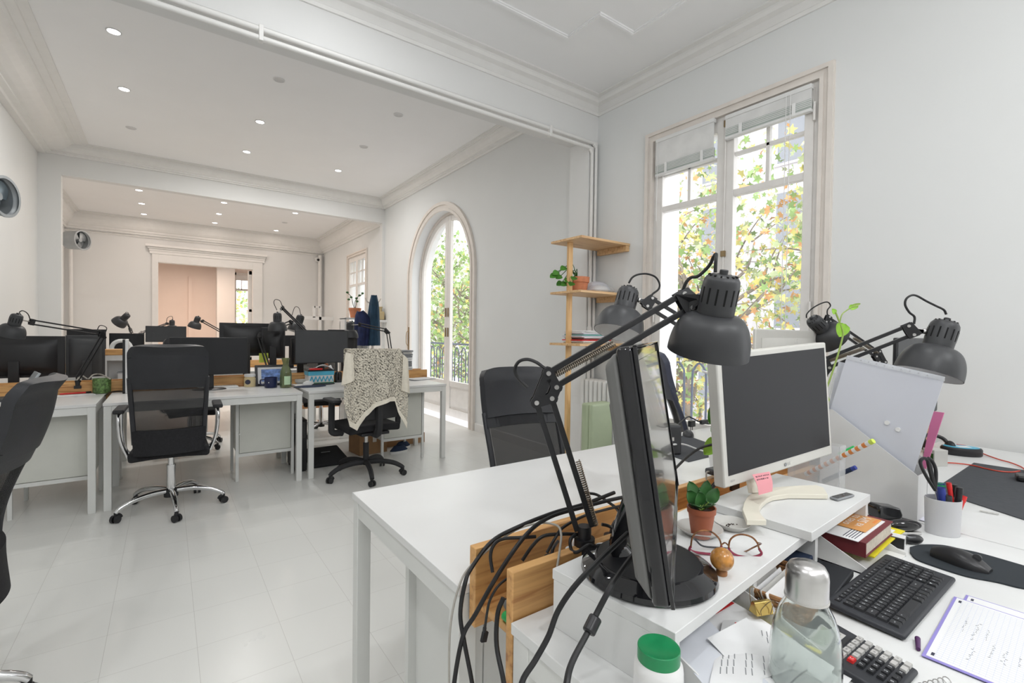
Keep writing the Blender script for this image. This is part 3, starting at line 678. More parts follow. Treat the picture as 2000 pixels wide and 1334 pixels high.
tree(4.2, 21.5, 3.2, 2.4, 2000, 'yellowing tree outside the window of the third room', (3, 3, 1, 3), 8, 1.6, .24)
# something pale parked in the street behind the railing
# ================================================================= FURNITURE BUILDERS
DT = .735
def desk(x0, x1, y0, y1, label, m='desk', group='white office desks', legs=True):
    t = thing('office_desk', label, 'desk', ((x0 + x1) / 2, (y0 + y1) / 2, 0), 0, group)
    MB().box(x0, x1, y0, y1, DT - .020, DT).build('tabletop', m, t, world=True, bevel=.0015)
    q = .042
    for x in (x0 + .003, x1 - q - .003):
        for y in (y0 + .003, y1 - q - .003): MB().box(x, x + q, y, y + q, 0, DT - .021).build('leg', 'metalw', t, world=True, bevel=.002)
    MB().box(x0 + q, x1 - q, y0 + .006, y0 + .026, DT - .071, DT - .021).box(x0 + q, x1 - q, y1 - .026, y1 - .006, DT - .071, DT - .021).box(x0 + .006, x0 + .026, y0 + q, y1 - q, DT - .071, DT - .021).box(x1 - .026, x1 - .006, y0 + q, y1 - q, DT - .071, DT - .021).build('apron', 'metalw', t, world=True, bevel=.001)
    return t
def cabinet(x0, x1, y0, y1, label, z1=.655, leg=.2, knob=True, m='cab'):
    t = thing('drawer_cabinet', label, 'cabinet', ((x0 + x1) / 2, (y0 + y1) / 2, 0), 0, 'enamelled cabinets under the desks')
    q = .022
    for x in (x0, x1 - q):
        for y in (y0, y1 - q): MB().box(x, x + q, y, y + q, 0, z1).build('leg', 'metalw', t, world=True)
    MB().box(x0 + q, x1 - q, y0 + .012, y1 - .004, leg, z1).build('body', m, t, world=True, bevel=.002)
    d = MB().box(x0 + q + .004, x1 - q - .004, y0 + .002, y0 + .011, leg + .03, z1 - .004).build('door', m, t, world=True, bevel=.002)
    MB().box(x0 + q, x1 - q, y0, y0 + .012, leg, leg + .026).build('bottom_rail', 'metalw', t, world=True)
    if knob: MB().cyl((x0 + q + .005, y0 - .01, leg + .19), (x0 + q + .005, y0 + .004, leg + .19), .007, n=12).build('lock_knob', 'metalw', d, world=True)
    return t

def back_fn(w0=.21):
    # surface of the chair back, u across, v up (0 bottom .. 1 top); chair faces +Y, back at -Y
    def f(u, v):
        z = .43 + v * .72
        y = -.19 - .125 * v + .035 * sin(v * pi * 1.9 - .4) * (1 - .35 * v)
        w = w0 * (.90 + .10 * sin(min(1, v * 1.3) * pi * .5)) * (1 if v < .93 else sqrt(max(0.0, 1 - ((v - .93) / .085) ** 2 * .30)))
        x = (u * 2 - 1) * w
        y += -.045 * (1 - (2 * u - 1) ** 2)           # the back curls round the sitter
        zz = z - (.02 * (2 * u - 1) ** 4 if v > .9 else 0) - .022 * (1 - (2 * u - 1) ** 2) * (max(0, v - .86) / .14)
        if v > .93: y -= (v - .93) * .35
        return V((x, y, zz))
    return f
def star_base(t, R, mk, caster='black', legr=.014, hub=.026, tubeh=.40, phase=0, n5=5):
    for i in range(5):
        a = phase + 2 * pi * i / 5; d = V((cos(a), sin(a), 0))
        l = MB().tube([d * .03 + V((0, 0, .125)), d * .12 + V((0, 0, .128)), d * (R * .72) + V((0, 0, .112)), d * (R * .93) + V((0, 0, .082)), d * R + V((0, 0, .062))], lambda u: legr * (1.15 - .3 * u), 10, 4).build('base_leg', mk, t)
        c = MB(); s = V((-sin(a + .6), cos(a + .6), 0)) 
        for k in (-1, 1): c.cyl(d * R + s * (k * .006) + V((0, 0, .024)), d * R + s * (k * .021) + V((0, 0, .024)), .024, n=16)
        c.cyl(d * R + V((0, 0, .03)), d * R + V((0, 0, .066)), .009, n=10)
        c.tube([d * R + V((0, 0, .05)), d * (R - .02) + V((0, 0, .045)), d * (R - .028) + V((0, 0, .03))], .013, 8, 3)
        c.build('caster', caster, l)
def office_chair(label, skin='leather', group='high backed black mesh office chairs', arms=True):
    t = thing('office_chair', label, 'chair', (0, 0, 0), 0, group)
    f = back_fn()
    MB().sheet(lambda u, v: f(u, .66 + .34 * v) + V((0, -.014, 0)), 20, 14, .034).build('headrest', skin, t)
    MB().sheet(lambda u, v: f(.05 + .9 * u, .18 + .50 * v), 14, 16, .003).build('mesh_panel', 'mesh', t)
    MB().sheet(lambda u, v: f(.05 + .9 * u, .18 + .50 * v) + V((0, .012, 0)), 14, 16, .002).build('mesh_panel', 'mesh', t)
    mb = MB()
    for u in (0.02, .98): mb.tube([f(u, v / 10) + V((0, -.004, 0)) for v in range(1, 8)], .014, 8, 3)
    mb.sheet(lambda u, v: f(u, .60 + .08 * v) + V((0, -.008, 0)), 14, 4, .02)
    mb.build('back_frame', skin, t)
    MB().sheet(lambda u, v: f(u, .0 + .22 * v) + V((0, -.02, 0)), 16, 6, .035).build('lumbar_pad', 'seat', t)
    MB().sheet(lambda u, v: V(((u * 2 - 1) * (.225 - .02 * v), -.20 + .46 * v, .445 + .012 * sin(pi * u) - .035 * max(0, v - .8) * 5 * v)), 14, 14, .065).build('seat', 'seat', t, bevel=.02, seg=3)
    for s in ((-1, 1) if arms else ()):
        a = MB().tube([(s * .225, -.09, .40), (s * .262, -.11, .52), (s * .272, -.12, .65), (s * .270, -.07, .69), (s * .270, .08, .695)], .0115, 10, 4)
        a.tube([(s * .20, .06, .395), (s * .25, .06, .42), (s * .272, .075, .55), (s * .272, .08, .69)], .0115, 10, 4)
        a.build('armrest_frame', 'chrome', t)
        MB().box(s * .27 - .03, s * .27 + .03, -.15, .12, .695, .722).build('armrest_pad', 'blackm', t, bevel=.010, seg=3)
    MB().cyl((0, 0, .10), (0, 0, .30), .026, n=20).cyl((0, 0, .3), (0, 0, .375), .018, n=16).cyl((0, 0, .295), (0, 0, .305), .028).build('gas_lift', 'chrome', t)
    MB().box(-.09, .09, -.1, .1, .372, .392).build('mechanism', 'black', t); MB().cyl((0, 0, .085), (0, 0, .135), .042).build('hub', 'black', t)
    MB().tube([(.02, 0, .37), (.16, -.02, .365), (.21, -.03, .355)], .007).build('tilt_lever', 'chrome', t)
    star_base(t, .315, 'chrome', legr=.016, phase=radians(-83))
    return t

# ---- jointed work lamp -------------------------------------------------------
def rod(mb, a, b, w, mi=0, up=None): mb.bar(a, b, w, w, up, mi)
def spring(mb, a, b, r, turns, wire, n=6):
    a = V(a); b = V(b); T = place(a, b - a); L = (b - a).length; pts = []
    N = int(turns * 8)
    for i in range(N + 1): pts.append(T @ V((r * cos(i * pi / 4), r * sin(i * pi / 4), L * i / N)))
    mb.tube(pts, wire, 4, 0)
def work_lamp(label, base, elbow, wrist, shade, axis, R, loops=(), clamp=.06, s=1.0, detail=True, sp_up=True, side=None, base_at=None):
    """jointed lamp: points of its joints in the room; shade is the rim centre, axis points from rim to socket"""
    base, elbow, wrist, shade, axis = V(base), V(elbow), V(wrist), V(shade), V(axis).normalized()
    t = thing('desk_lamp', label, 'lamp', tuple(base_at or base), 0, 'jointed dark grey desk lamps')
    n = side.normalized() if side else (elbow - base).cross(wrist - elbow).normalized()
    if n.length < .1: n = V((1, 0, 0))
    w = .0105 * s; g = .030 * s
    # clamp foot
    mb = MB().cyl(base - V((0, 0, clamp)), base + V((0, 0, .012 * s)), .017 * s, .02 * s).box(base.x - .022 * s, base.x + .022 * s, base.y - .02 * s, base.y + .02 * s, base.z - clamp, base.z - clamp * .55)
    mb.cyl(base + V((0, 0, .0)), base + V((0, 0, .035 * s)), .013 * s)
    mb.build('clamp', 'black', t, world=True)
    # lower arm: two parallel rods
    d1 = (elbow - base).normalized(); p1 = n.cross(d1).normalized() * g / 2
    d2 = (wrist - elbow).normalized(); p2 = n.cross(d2).normalized() * g / 2
    b0 = base + V((0, 0, .03 * s))
    mb = MB(); rod(mb, b0 + p1, elbow + p1 - d1 * .018 * s, w, up=n); rod(mb, b0 - p1, elbow - p1 - d1 * .018 * s, w, up=n)
    mb.build('lower_arm', 'arm', t, world=True, bevel=.001)
    mb = MB(); rod(mb, elbow + p2 + d2 * .02 * s, wrist + p2, w, up=n); rod(mb, elbow - p2 + d2 * .02 * s, wrist - p2, w, up=n)
    mb.build('upper_arm', 'arm', t, world=True, bevel=.001)
    if detail:
        L = (wrist - elbow).length
        a = elbow + d2 * .028 * s + n * .004
        for k in (-1, 1): mb = MB(); spring(mb, a + n * k * .007 * s - p2 * .3, a + n * k * .007 * s + d2 * L * .42, .0048 * s, 34, .0013 * s); mb.build('spring', 'spring', t, world=True)
        a = b0 + n * .002 + p1 * (1.5 if (p1.x > 0) == (n.x > -9) else 1.5)
        for k in (-1, 1): mb = MB(); spring(mb, a + n * k * .006 * s, a + n * k * .006 * s + d1 * L * .40, .0042 * s, 30, .0012 * s); mb.build('spring', 'spring', t, world=True)
    # elbow plate pair with a window in it
    def plate(c, pts, th, name):
        mb = MB()
        for k in (-1, 1):
            T = place(c + n * k * .011 * s, n, d2)
            mb.prism([(x * s, y * s) for x, y in pts], -.0016 * s, .0016 * s, T)
        return mb
    E_ = plate(elbow, [], 0, '') if False else MB()
    A = elbow + p1 * 1.0 - d1 * .026 * s; B = elbow - p1 * 1.0 - d1 * .026 * s; Cc = elbow + p2 + d2 * .026 * s; D = elbow - p2 + d2 * .026 * s
    hub = [A, B, D, Cc] if (A - Cc).length < (B - Cc).length else [B, A, D, Cc]
    cen = sum(hub, V()) / 4
    for k in (-1, 1):
        for i in range(4):
            a, b = hub[i], hub[(i + 1) % 4]
            E_.bar(a + n * k * .010 * s, b + n * k * .010 * s, .003 * s, .019 * s, up=n)
            E_.cyl(a + n * k * .0085 * s, a + n * k * .0118 * s, .0115 * s, n=12)
    e = E_.build('elbow_joint', 'arm', t, world=True)
    if detail:
        for q in hub + [wrist + p2, wrist - p2]: MB().cyl(q - n * .0145 * s, q + n * .0145 * s, .0045 * s, n=10).build('bolt', 'steel', t, world=True)
    # wrist joint with knob
    neck = shade + axis * (1.62 * R)
    mb = MB()
    u3 = (neck - wrist).normalized()
    for k in (-1, 1):
        T = None
        q = [wrist + p2 * 1.5, wrist - p2 * 1.5 - d2 * .0, wrist + u3 * .03 * s]
        c0 = n * k * .009 * s
        mb.add([tuple(v + c0 + n * e_ * .0015) for e_ in (-1, 1) for v in (q[0] - d2 * .015 * s, q[0] + d2 * .012 * s, q[2] + axis * .004, q[2] - axis * .008, q[1] + d2 * .012 * s, q[1] - d2 * .015 * s)],
               [(0, 1, 2, 3, 4, 5), (11, 10, 9, 8, 7, 6)] + [(i, (i + 1) % 6, 6 + (i + 1) % 6, 6 + i) for i in range(6)])
    end = neck - (neck - wrist).normalized() * (.36 * R)
    mb.build('wrist_joint', 'arm', t, world=True)
    MB().cyl(wrist + u3 * .02 * s, end, .0045 * s, n=10).ball(wrist + u3 * ((end - wrist).length * .72), .0085 * s, 10, 8).build('swivel', 'steel', t, world=True)
    # shade: dome, vented socket housing, white inside
    T = place(shade, axis)
    dome = [(R * 1.0, 0)] + [(R * (.43 + .57 * cos(a) ** .85), R * 1.04 * sin(a) ** 1.0) for a in [i * pi / 2 / 12 for i in range(1, 12)]] + [(R * .43, R * 1.04)]
    inner = [(r * .97, z * .985 - .0) for r, z in dome][::-1]
    sh = MB().lathe(dome + inner, 48, T, mis=[0] * len(dome) + [1] * (len(inner) - 1) )
    sh.lathe([(inner[-1][0], inner[-1][1]), (R, 0)], 48, T, 0)
    o = sh.build('lamp_shade', ['lamp', 'lampw'], t, world=True)
    hs = [(R * .44, R * 1.03), (R * .445, R * 1.08), (R * .44, R * 1.78), (R * .42, R * 1.90), (R * .37, R * 1.98), (R * .28, R * 2.03), (R * .10, R * 2.05), (R * .10, R * 2.15), (R * .085, R * 2.16), (0.0002, R * 2.16)]
    hh = MB().lathe(hs, 36, T).build('socket_housing', 'lamp', t, world=True)
    vm = MB()
    for i in range(14):
        a = 2 * pi * i / 14
        vm.box(R * .43, R * .4475, -R * .022, R * .022, R * 1.32, R * 1.72, 0, T @ Matrix.Rotation(a, 4, 'Z'))
        vm.box(R * .24, R * .35, -R * .02, R * .02, R * 1.985, R * 2.03, 0, T @ Matrix.Rotation(a, 4, 'Z')) if detail else 0
    vm.build('vent_slots', 'slot', hh, world=True)
    if detail: MB().ball((0, 0, R * .7), R * .3, 16, 10, T=T).build('bulb', 'lampw', t, world=True)
    for l in loops: MB().tube(l, .0032 * s, 8, 6).build('cord', 'cable', t, world=True)
    return t

def flat_monitor(label, cx, cy, z0, z1, wdt, yaw, front='screen', body='black', th=.035, stand=None, group=None, bez=.012, logo=None, back=False, chin=0):
    """screen faces local -Y when yaw=0"""
    t = thing('computer_monitor', label, 'monitor', (cx, cy, stand if stand is not None else z0), yaw, group)
    o = stand if stand is not None else z0
    a, b = z0 - o, z1 - o
    MB().box(-wdt / 2, wdt / 2, 0, th * .45, a, b).build('casing', body, t, bevel=.004)
    MB().sheet(lambda u, v: V(((u * 2 - 1) * wdt * .42, th * .45 + th * .9 * (sin(pi * min(1, max(0, u))) * sin(pi * v)) ** .4, a + (b - a) * (.06 + .86 * v))), 12, 10, .002).build('back_shell', body, t)
    MB().box(-wdt / 2 + bez, wdt / 2 - bez, -.001, .002, a + bez + chin, b - bez).build('screen', front, t, smooth=False)
    if stand is not None:
        MB().box(-.03, .03, th * 1.0, th + .03, .01, a + (b - a) * .4).build('stand_neck', body, t, bevel=.004)
        MB().lathe([(.0001, .012), (.09, .012), (.105, .006), (.107, 0), (.0001, 0)], 32, Matrix.Translation((0, .03, 0)), sx=1.15, sy=.8).build('stand_foot', body, t)
    if logo:
        txt, sz, px, pz, mk, rear = logo
        T = Matrix.Translation((px, (th * 1.36 + .002) if rear else -.002, pz - o)) @ Matrix.Rotation(pi if rear else 0, 4, 'Z') @ Matrix.Rotation(pi / 2, 4, 'X')
        MB().text(txt, sz, T).build('logo', mk, t, smooth=False)
    return t
def leaf_mesh(mb, c, d, size, wid, up=(0, 0, 1), mi=0, cup=.15, heart=False):
    d = V(d).normalized(); up = V(up); s = d.cross(up); s = s.normalized() if s.length > 1e-3 else V((1, 0, 0)); nrm = s.cross(d)
    def f(u, v):
        a = sin(pi * min(1, v ** .8 if not heart else v ** .6 * .98 + .02)) ** .6 * wid / 2
        return V(c) + d * (size * v) + s * ((u * 2 - 1) * a) + nrm * (cup * size * ((u * 2 - 1) ** 2) * .6 - cup * size * (v - .4) ** 2)
    mb.sheet(f, 6, 8, .0006, mi)
# ================================================================= MIDDLE ROOM
desk(-1.30, -.385, 4.20, 4.88, 'white desk at the left edge of the photo behind the turned chair', group='white office desks')
desk(-.352, .908, 4.20, 4.88, 'white desk behind the black chair with the chrome base in the middle room')
desk(.954, 2.239, 4.20, 4.88, 'white desk with the sweater-draped chair in front of it')
desk(-1.30, -.385, 5.07, 5.75, 'white desk across the tray from the desk at the left edge')
desk(-.352, .908, 5.07, 5.75, 'white desk facing the one behind the chrome-based chair, across the wooden tray')
desk(.954, 2.239, 5.07, 5.75, 'white desk across the tray from the sweater-draped chair')
desk(-.95, .31, 6.62, 7.28, 'white desk of the far group nearest the left wall')
desk(.34, 1.60, 6.62, 7.28, 'white desk of the far group in line with the doorway')
desk(-.95, .31, 7.46, 8.12, 'white desk at the back left of the far group')
desk(.34, 1.60, 7.46, 8.12, 'white desk at the back right of the far group')
def tray(x0, x1, ya, yb, zt, label, zb=.66, zs=.685, segs=1):
    t = thing('cable_tray', label, 'cable tray', ((x0 + x1) / 2, (ya + yb) / 2, zb), 0, 'pine cable trays between the desks')
    return t
for x0, x1, y0, y1, lb in ((-1.30, .90, 4.885, 5.065, 'pine board cable tray between the desks behind the chrome-based chair'), (.96, 2.36, 4.885, 5.065, 'pine board cable tray between the desks behind the sweater-draped chair'), (-.95, 1.58, 7.285, 7.455, 'pine board cable tray of the far desk group')):
    t = tray(x0, x1, y0, y1, .82, lb)
    MB().box(x0, x1, y0, y0 + .02, .655, .825).build('side_board', 'pineX', t, world=True, bevel=.002)
    MB().box(x0, x1, y1 - .02, y1, .655, .825).build('side_board', 'pineX', t, world=True, bevel=.002)
    MB().box(x0, x1, y0 + .02, y1 - .02, .675, .692).build('bottom_board', 'pineX', t, world=True)
cabinet(-.83, -.40, 4.34, 4.80, 'white enamelled cabinet under the desk at the left edge')
cabinet(.452, .892, 4.45, 4.86, 'white enamelled cabinet between the chrome-based chair and the sweater-draped chair')
cabinet(1.636, 2.07, 4.345, 4.80, 'white enamelled cabinet under the right desk behind the sweater-draped chair')
def seg_px(name, label, cat, px, py, z=DT, rz=0, group=None):
    return thing(name, label, cat, tuple(PZ(px, py, z)), rz, group)

# chairs
ch = office_chair('high-backed black mesh chair with a chrome base facing the middle desks')
ch.location = (.022, 4.045, 0); ch.rotation_euler = (0, 0, radians(-2))
LOW = .06
c2 = dup(ch, (-.69, 2.20, 0), radians(87), 'black mesh chair cut by the left edge of the photo, seen from its side', 'high backed black mesh office chairs')
for o in c2.children:
    if o.name.split('.')[0] not in ('base_leg', 'gas_lift', 'hub'): o.location.z -= LOW
c3 = dup(ch, (1.385, 1.585, 0), radians(173), 'black mesh chair pushed up behind the empty white desk in the foreground', 'high backed black mesh office chairs', ('armrest_frame', 'armrest_pad'))
for o in c3.children:
    if o.name.split('.')[0] not in ('base_leg', 'gas_lift', 'hub'): o.location.z -= .072
bx = PY(370, 655, 6.22).x
c5 = dup(ch, (bx, 5.98, 0), radians(184), 'black mesh chair behind the monitors, only its top edge and one caster showing', 'high backed black mesh office chairs')
c6 = dup(ch, (PZ(632, 850, 0).x, 6.02, 0), radians(170), 'black chair across the desks, its chrome base seen between the desk legs and the footrest', 'high backed black mesh office chairs')
ch4 = office_chair('slate blue chair in front of the balcony window, half hidden by the edge-on monitor', 'blueleather', arms=False)
ch4.location = (2.715, 1.61, 0); ch4.rotation_euler = (0, 0, radians(-137))

# second type of chair with sweater
t = thing('swivel_chair', 'black plastic swivel chair with a cream knitted sweater over its back', 'chair', (1.385, 4.04, 0), radians(4))
star_base(t, .315, 'blackm', legr=.020, phase=radians(-14 - 90 + 72 * 0))
MB().cyl((0, 0, .1), (0, 0, .29), .024, n=16).build('lift_sleeve', 'blackm', t)
MB().cyl((0, 0, .29), (0, 0, .39), .015, n=16).build('gas_lift', 'steel', t)
MB().sheet(lambda u, v: V(((u * 2 - 1) * .225, -.2 + .44 * v, .465 + .01 * sin(pi * u))), 10, 10, .06).build('seat', 'seat', t, bevel=.02, seg=3)
MB().box(-.12, .12, -.2, .12, .385, .41).build('mechanism', 'blackm', t, bevel=.004)
MB().tube([(.0, -.10, .40), (0, -.21, .40), (0, -.255, .45), (0, -.262, .58), (0, -.262, .72)], .03, 8, 4, flat=1.2).build('back_support', 'blackm', t)
MB().sheet(lambda u, v: V(((u * 2 - 1) * (.225 - .05 * (1 - v) ** 2), -.215 - .03 * (1 - (2 * u - 1) ** 2) - .02 * v, .52 + .55 * v)), 14, 12, .03).build('backrest', 'blackm', t, bevel=.008)
for s in (-1, 1):
    a = MB().tube([(s * .2, 0, .40), (s * .285, 0, .41), (s * .295, 0, .48), (s * .295, 0, .66)], .018, 8, 4, flat=1.5).build('armrest_frame', 'blackm', t)
    MB().box(s * .295 - .04, s * .295 + .04, -.13, .11, .665, .69).build('armrest_pad', 'blackm', t, bevel=.012, seg=3)
# sweater
YS = 3.765
def sw(px, py): return PY(px, py, YS)
def lerp_tab(tab, y):
    for (a, A), (b, B) in zip(tab, tab[1:]):
        if a <= y <= b: return A + (B - A) * (y - a) / (b - a)
    return tab[0][1] if y < tab[0][0] else tab[-1][1]
LT = [(684, 678), (700, 673), (740, 671), (790, 670), (845, 684)]
RT = [(684, 784), (700, 789), (740, 794), (790, 795), (850, 790)]
BT = [(0, 832), (.13, 841), (.30, 812), (.5, 794), (.70, 783), (.80, 783), (.86, 808), (1, 836)]
def sfun(u, v):
    yb = lerp_tab(BT, u); y = 684 + (yb - 684) * v
    l, r = lerp_tab(LT, y), lerp_tab(RT, y); p = sw(l + (r - l) * u, y)
    p.y += -.012 * sin(u * 19 + v * 2) * (.3 + v) - .02 * sin(pi * u) - .012 * v
    return p
t = thing('knitted_sweater', 'cream lace-knit sweater draped over the back of the black swivel chair', 'sweater', (1.385, YS, .75))
MB().sheet(lambda u, v: sfun(u, v * .93), 40, 36, .004).build('knit_body', 'knit', t, world=True)
MB().sheet(lambda u, v: sfun(u, .92 + v * .08) + V((0, -.003, 0)), 40, 3, .006).build('ribbed_hem', 'knitrib', t, world=True)
MB().sheet(lambda u, v: sfun(u, .0) + V((0, .0 + .09 * v, .012 * sin(pi * v) + .001)), 30, 6, .005).sheet(lambda u, v: sfun(u, 0) + V((0, .09, -.28 * v)), 30, 6, .004).build('shoulder_fold', 'knit', t, world=True)
def slv(poly, off, name):
    a, b, c, d = [sw(*q) for q in poly]
    def f(u, v):
        p = (a.lerp(b, u)).lerp(d.lerp(c, u), v); p.y += off - .018 * sin(pi * u) * (.5 + v); return p
    s = MB().sheet(f, 12, 14, .006).build('sleeve', 'knitrib', t, world=True)
slv(((673, 688), (686, 692), (689, 742), (665, 752)), -.03, 'l'); slv(((786, 692), (794, 702), (797, 768), (783, 762)), -.02, 'r')

# monitors of the near group
def mon_px(label, x0, x1, yt, yb, Y, front=True, body='black', scr='screen', yawd=0, th=.035, stand=DT, logo=None, bez=.008, group='computer monitors in the middle room'):
    a = PY(x0, (yt + yb) / 2, Y); b = PY(x1, (yt + yb) / 2, Y); m = (x0 + x1) / 2
    zt, zb = PY(m, yt, Y).z, PY(m, yb, Y).z
    return flat_monitor(label, (a.x + b.x) / 2, Y, zb, zt, (b.x - a.x) / cos(radians(yawd)), radians(yawd) + (0 if front else pi), scr, body, th, stand, group, bez, logo)
mon_px('black monitor standing between the chrome-based chair and the picture frame', 330, 484, 659, 732, 4.72)
mon_px('black monitor between the green-labelled carafe and the sweater', 576, 680, 645, 709, 4.70, scr='greyplastic')
mon_px('wide black monitor with a small maker logo at the left edge, back turned', -75, 128, 656, 738, 5.22, False, 'black', th=.05, logo=('ASUS', .028, .16, 1.10, 'ltgrey', True))
mon_px('dark monitor back beside the lamp post, right of the wide one with the logo', 129, 204, 655, 736, 5.28, False, 'greyplastic', yawd=12, th=.05)
mon_px('black monitor further back behind the one beside the left lamp', 130, 207, 643, 700, 6.9, True)
mon_px('black monitor with a white ring sticker in the far group', 213, 282, 651, 690, 7.12, True, 'gloss')
mon_px('dark monitor of the far group in front of the doorway', 284, 364, 637, 668, 6.95, True, scr='greyplastic')
mon_px('black monitor back behind the near ones, below the tall lamp', 428, 530, 631, 695, 5.30, False)
mon_px('black monitor back directly under the tall lamp head', 512, 556, 640, 700, 5.16, False, yawd=-14)
mon_px('black monitor back half hidden behind the one beside the sweater', 640, 697, 644, 700, 5.30, False)
mon_px('black monitor peeking out on the left behind the one beside the sweater', 568, 600, 660, 712, 5.18, False)
mon_px('black monitor of the far group under the back lamps', 556, 585, 655, 676, 6.9, True)
# white ring on the far monitor
p = PY(237, 680, 7.08)
t = thing('ring_light', 'white ring standing in front of the dark monitor of the far group', 'ring', tuple(p))
MB().tube([(cos(a * pi / 12) * .085, 0, sin(a * pi / 12) * .085) for a in range(25)], .022, 8, 0).build('ring', 'whitep', t); MB().cyl((0, 0, -.1), (0, 0, -.25), .008).build('stem', 'whitep', t)

# lamps of the middle room
def wl(label, b, e, w_, s, ax, R, dep, loops=(), sc=1.0, detail=False, clamp=.05, yoff=None, side=None):
    """joints as (px,py,depth)"""
    g = lambda q: PD(q[0], q[1], q[2]) if len(q) > 2 else V((PY(q[0], 700, q[1]).x, q[1], .827))
    axw = AR * ax[0] + AU * ax[1] + AF * ax[2]
    return work_lamp(label, g(b), g(e), g(w_), g(s), axw, R, [[g(q) for q in l] for l in loops], clamp, sc, detail, side=side)
wl('work lamp at the left edge of the photo, its arm reaching over the logo monitor', (152, 4.895), (203, 652, 3.75), (62, 629, 3.3), (20, 656, 3.15), (.34, 1, 0), .074, 4, [[(60, 629, 3.3), (55, 614, 3.25), (45, 607, 3.2), (38, 610, 3.18), (42, 616, 3.16)], [(205, 652, 3.75), (208, 640, 3.75), (195, 636, 3.75), (188, 650, 3.75)]], .95)
wl('tall work lamp over the black monitors, its arm dropping behind the one beside the sweater', (642, 4.895), (606, 655, 4.8), (551, 601, 4.6), (542, 646, 4.5), (.02, 1, -.05), .083, 4.7, [[(541, 606, 4.5), (535, 592, 4.5), (538, 585, 4.55), (547, 588, 4.6), (552, 600, 4.6)]], 1.0)
wl('work lamp bent behind the picture frame, its pale head just right of the tall lamp', (527, 4.895), (505, 655, 4.65), (568, 629, 5.1), (578, 648, 5.15), (.22, 1, .2), .092, 5.1, [[(588, 618, 5.2), (584, 602, 5.2), (576, 600, 5.2), (570, 616, 5.15)]], 1.0)
wl('work lamp arm standing up behind the sweater, its head hidden by the coats', (768, 4.895), (757, 646, 5.0), (702, 634, 5.0), (684, 660, 5.2), (0, 1, 0), .085, 5.2, [], .9)
wl('small work lamp of the far group above the ring monitor, head tilted left', (256, 7.295), (256, 646, 6.2), (243, 620, 6.2), (231, 632, 6.1), (.75, .7, 0), .085, 6.2, [[(243, 615, 6.2), (246, 610, 6.2), (251, 612, 6.2), (246, 620, 6.2)]])
wl('small work lamp of the far group seen through the doorway, arm running down right', (452, 7.295), (440, 652, 6.6), (395, 627, 6.6), (379, 640, 6.5), (.35, .9, 0), .080, 6.6)
wl('small work lamp behind the far monitor with its cord looped up', (282, 7.295), (275, 650, 6.4), (327, 632, 6.8), (336, 646, 6.8), (0, 1, 0), .075, 6.8, [[(325, 632, 6.8), (327, 621, 6.8), (336, 618, 6.8), (338, 628, 6.8)]])

# things on the near group desks
t = seg_px('printed_tin', 'green and yellow printed tin on the left desk beside the tray', 'tin', 199, 768)
MB().lathe([(.0001, .003), (.050, .003), (.055, .01), (.057, .115), (.053, .115), (.050, .012), (.0001, .012)], 28).build('cup', 'tin', t); MB().lathe([(.0001, .108), (.052, .108), (.052, .100), (.0001, .1)], 24).build('contents', 'ltgrey', t)
t = seg_px('paper_sheet', 'white sheet with a red pen on it on the left desk', 'paper', 140, 773)
MB().box(-.13, .13, -.06, .06, .001, .004, T=Matrix.Rotation(.2, 4, 'Z')).build('sheet', 'white', t)
t = seg_px('red_pen', 'red and black pen lying on the white sheet on the left desk', 'pen', 146, 768, DT + .012)
MB().cyl((-.08, -.02, 0), (.08, .03, 0), .006).build('barrel', 'red', t); MB().cyl((.06, .022, 0), (.09, .034, .0), .007).build('cap', 'black', t)
a = PZ(247, 766, DT)
t = thing('white_board_panel', 'thin white panel standing edge-on behind the chrome-based chair', 'panel', tuple(a), radians(2))
MB().box(-.006, .014, -.1, .12, 0, .42).build('panel', 'whitep', t, bevel=.003); MB().box(-.022, -.006, -.1, .12, 0, .42).build('dark_edge', 'black', t, bevel=.003)
t = thing('tablet_stand', 'grey tablet leaning on a stand at the left edge of the photo', 'tablet', tuple(PZ(12, 782, DT)), radians(15))
MB().box(-.10, .04, -.09, .09, 0, .02).build('foot', 'greyplastic', t, bevel=.004); MB().box(-.008, .008, -.1, .1, 0, .20, T=Matrix.Translation((.06, 0, .01)) @ Matrix.Rotation(.5, 4, 'Y')).build('tablet', 'duct', t, bevel=.003)
for lb, pts, m in (('white cable arching over the tray beside the printed tin', [(150, 742), (160, 734), (172, 740), (182, 732), (196, 731), (215, 740)], 'cablew'), ('black cable lying on the desk left of the chrome-based chair', [(205, 773), (215, 766), (232, 764), (246, 765)], 'cable')):
    o = MB().tube([PZ(x, y, DT + .008 if m == 'cable' else .86) for x, y in pts], .005, 6).build('desk_cable', m, world=True); tag(o, lb, 'cable')
t = seg_px('keyboard', 'white keyboard in front of the black monitor beside the candle', 'keyboard', 436, 757, DT, radians(2))
MB().box(-.19, .11, -.055, .055, 0, .014).build('keyboard_body', 'whitep', t, bevel=.004)
mb = MB()
for r in range(5):
    for c in range(15): mb.box(-.182 + c * .019, -.166 + c * .019, -.048 + r * .02, -.032 + r * .02, .014, .018)
o = mb.build('key_rows', 'ltgrey', t, smooth=False)
t = seg_px('cable_bundle', 'black cables and a white plug lying under the middle monitor', 'cable', 440, 745)
MB().tube([(-.25, .02, .02), (-.1, -.04, .01), (.05, .0, .02), (.16, -.05, .01)], .012).tube([(-.2, .05, .06), (-.0, .02, .03), (.1, .06, .02)], .006).build('cables', 'cable', t); MB().box(-.16, -.11, .0, .04, 0, .05).build('plug', 'whitep', t, bevel=.004)
t = seg_px('candle_jar', 'cream candle in a glass jar with a dark round label', 'candle', 488, 755)
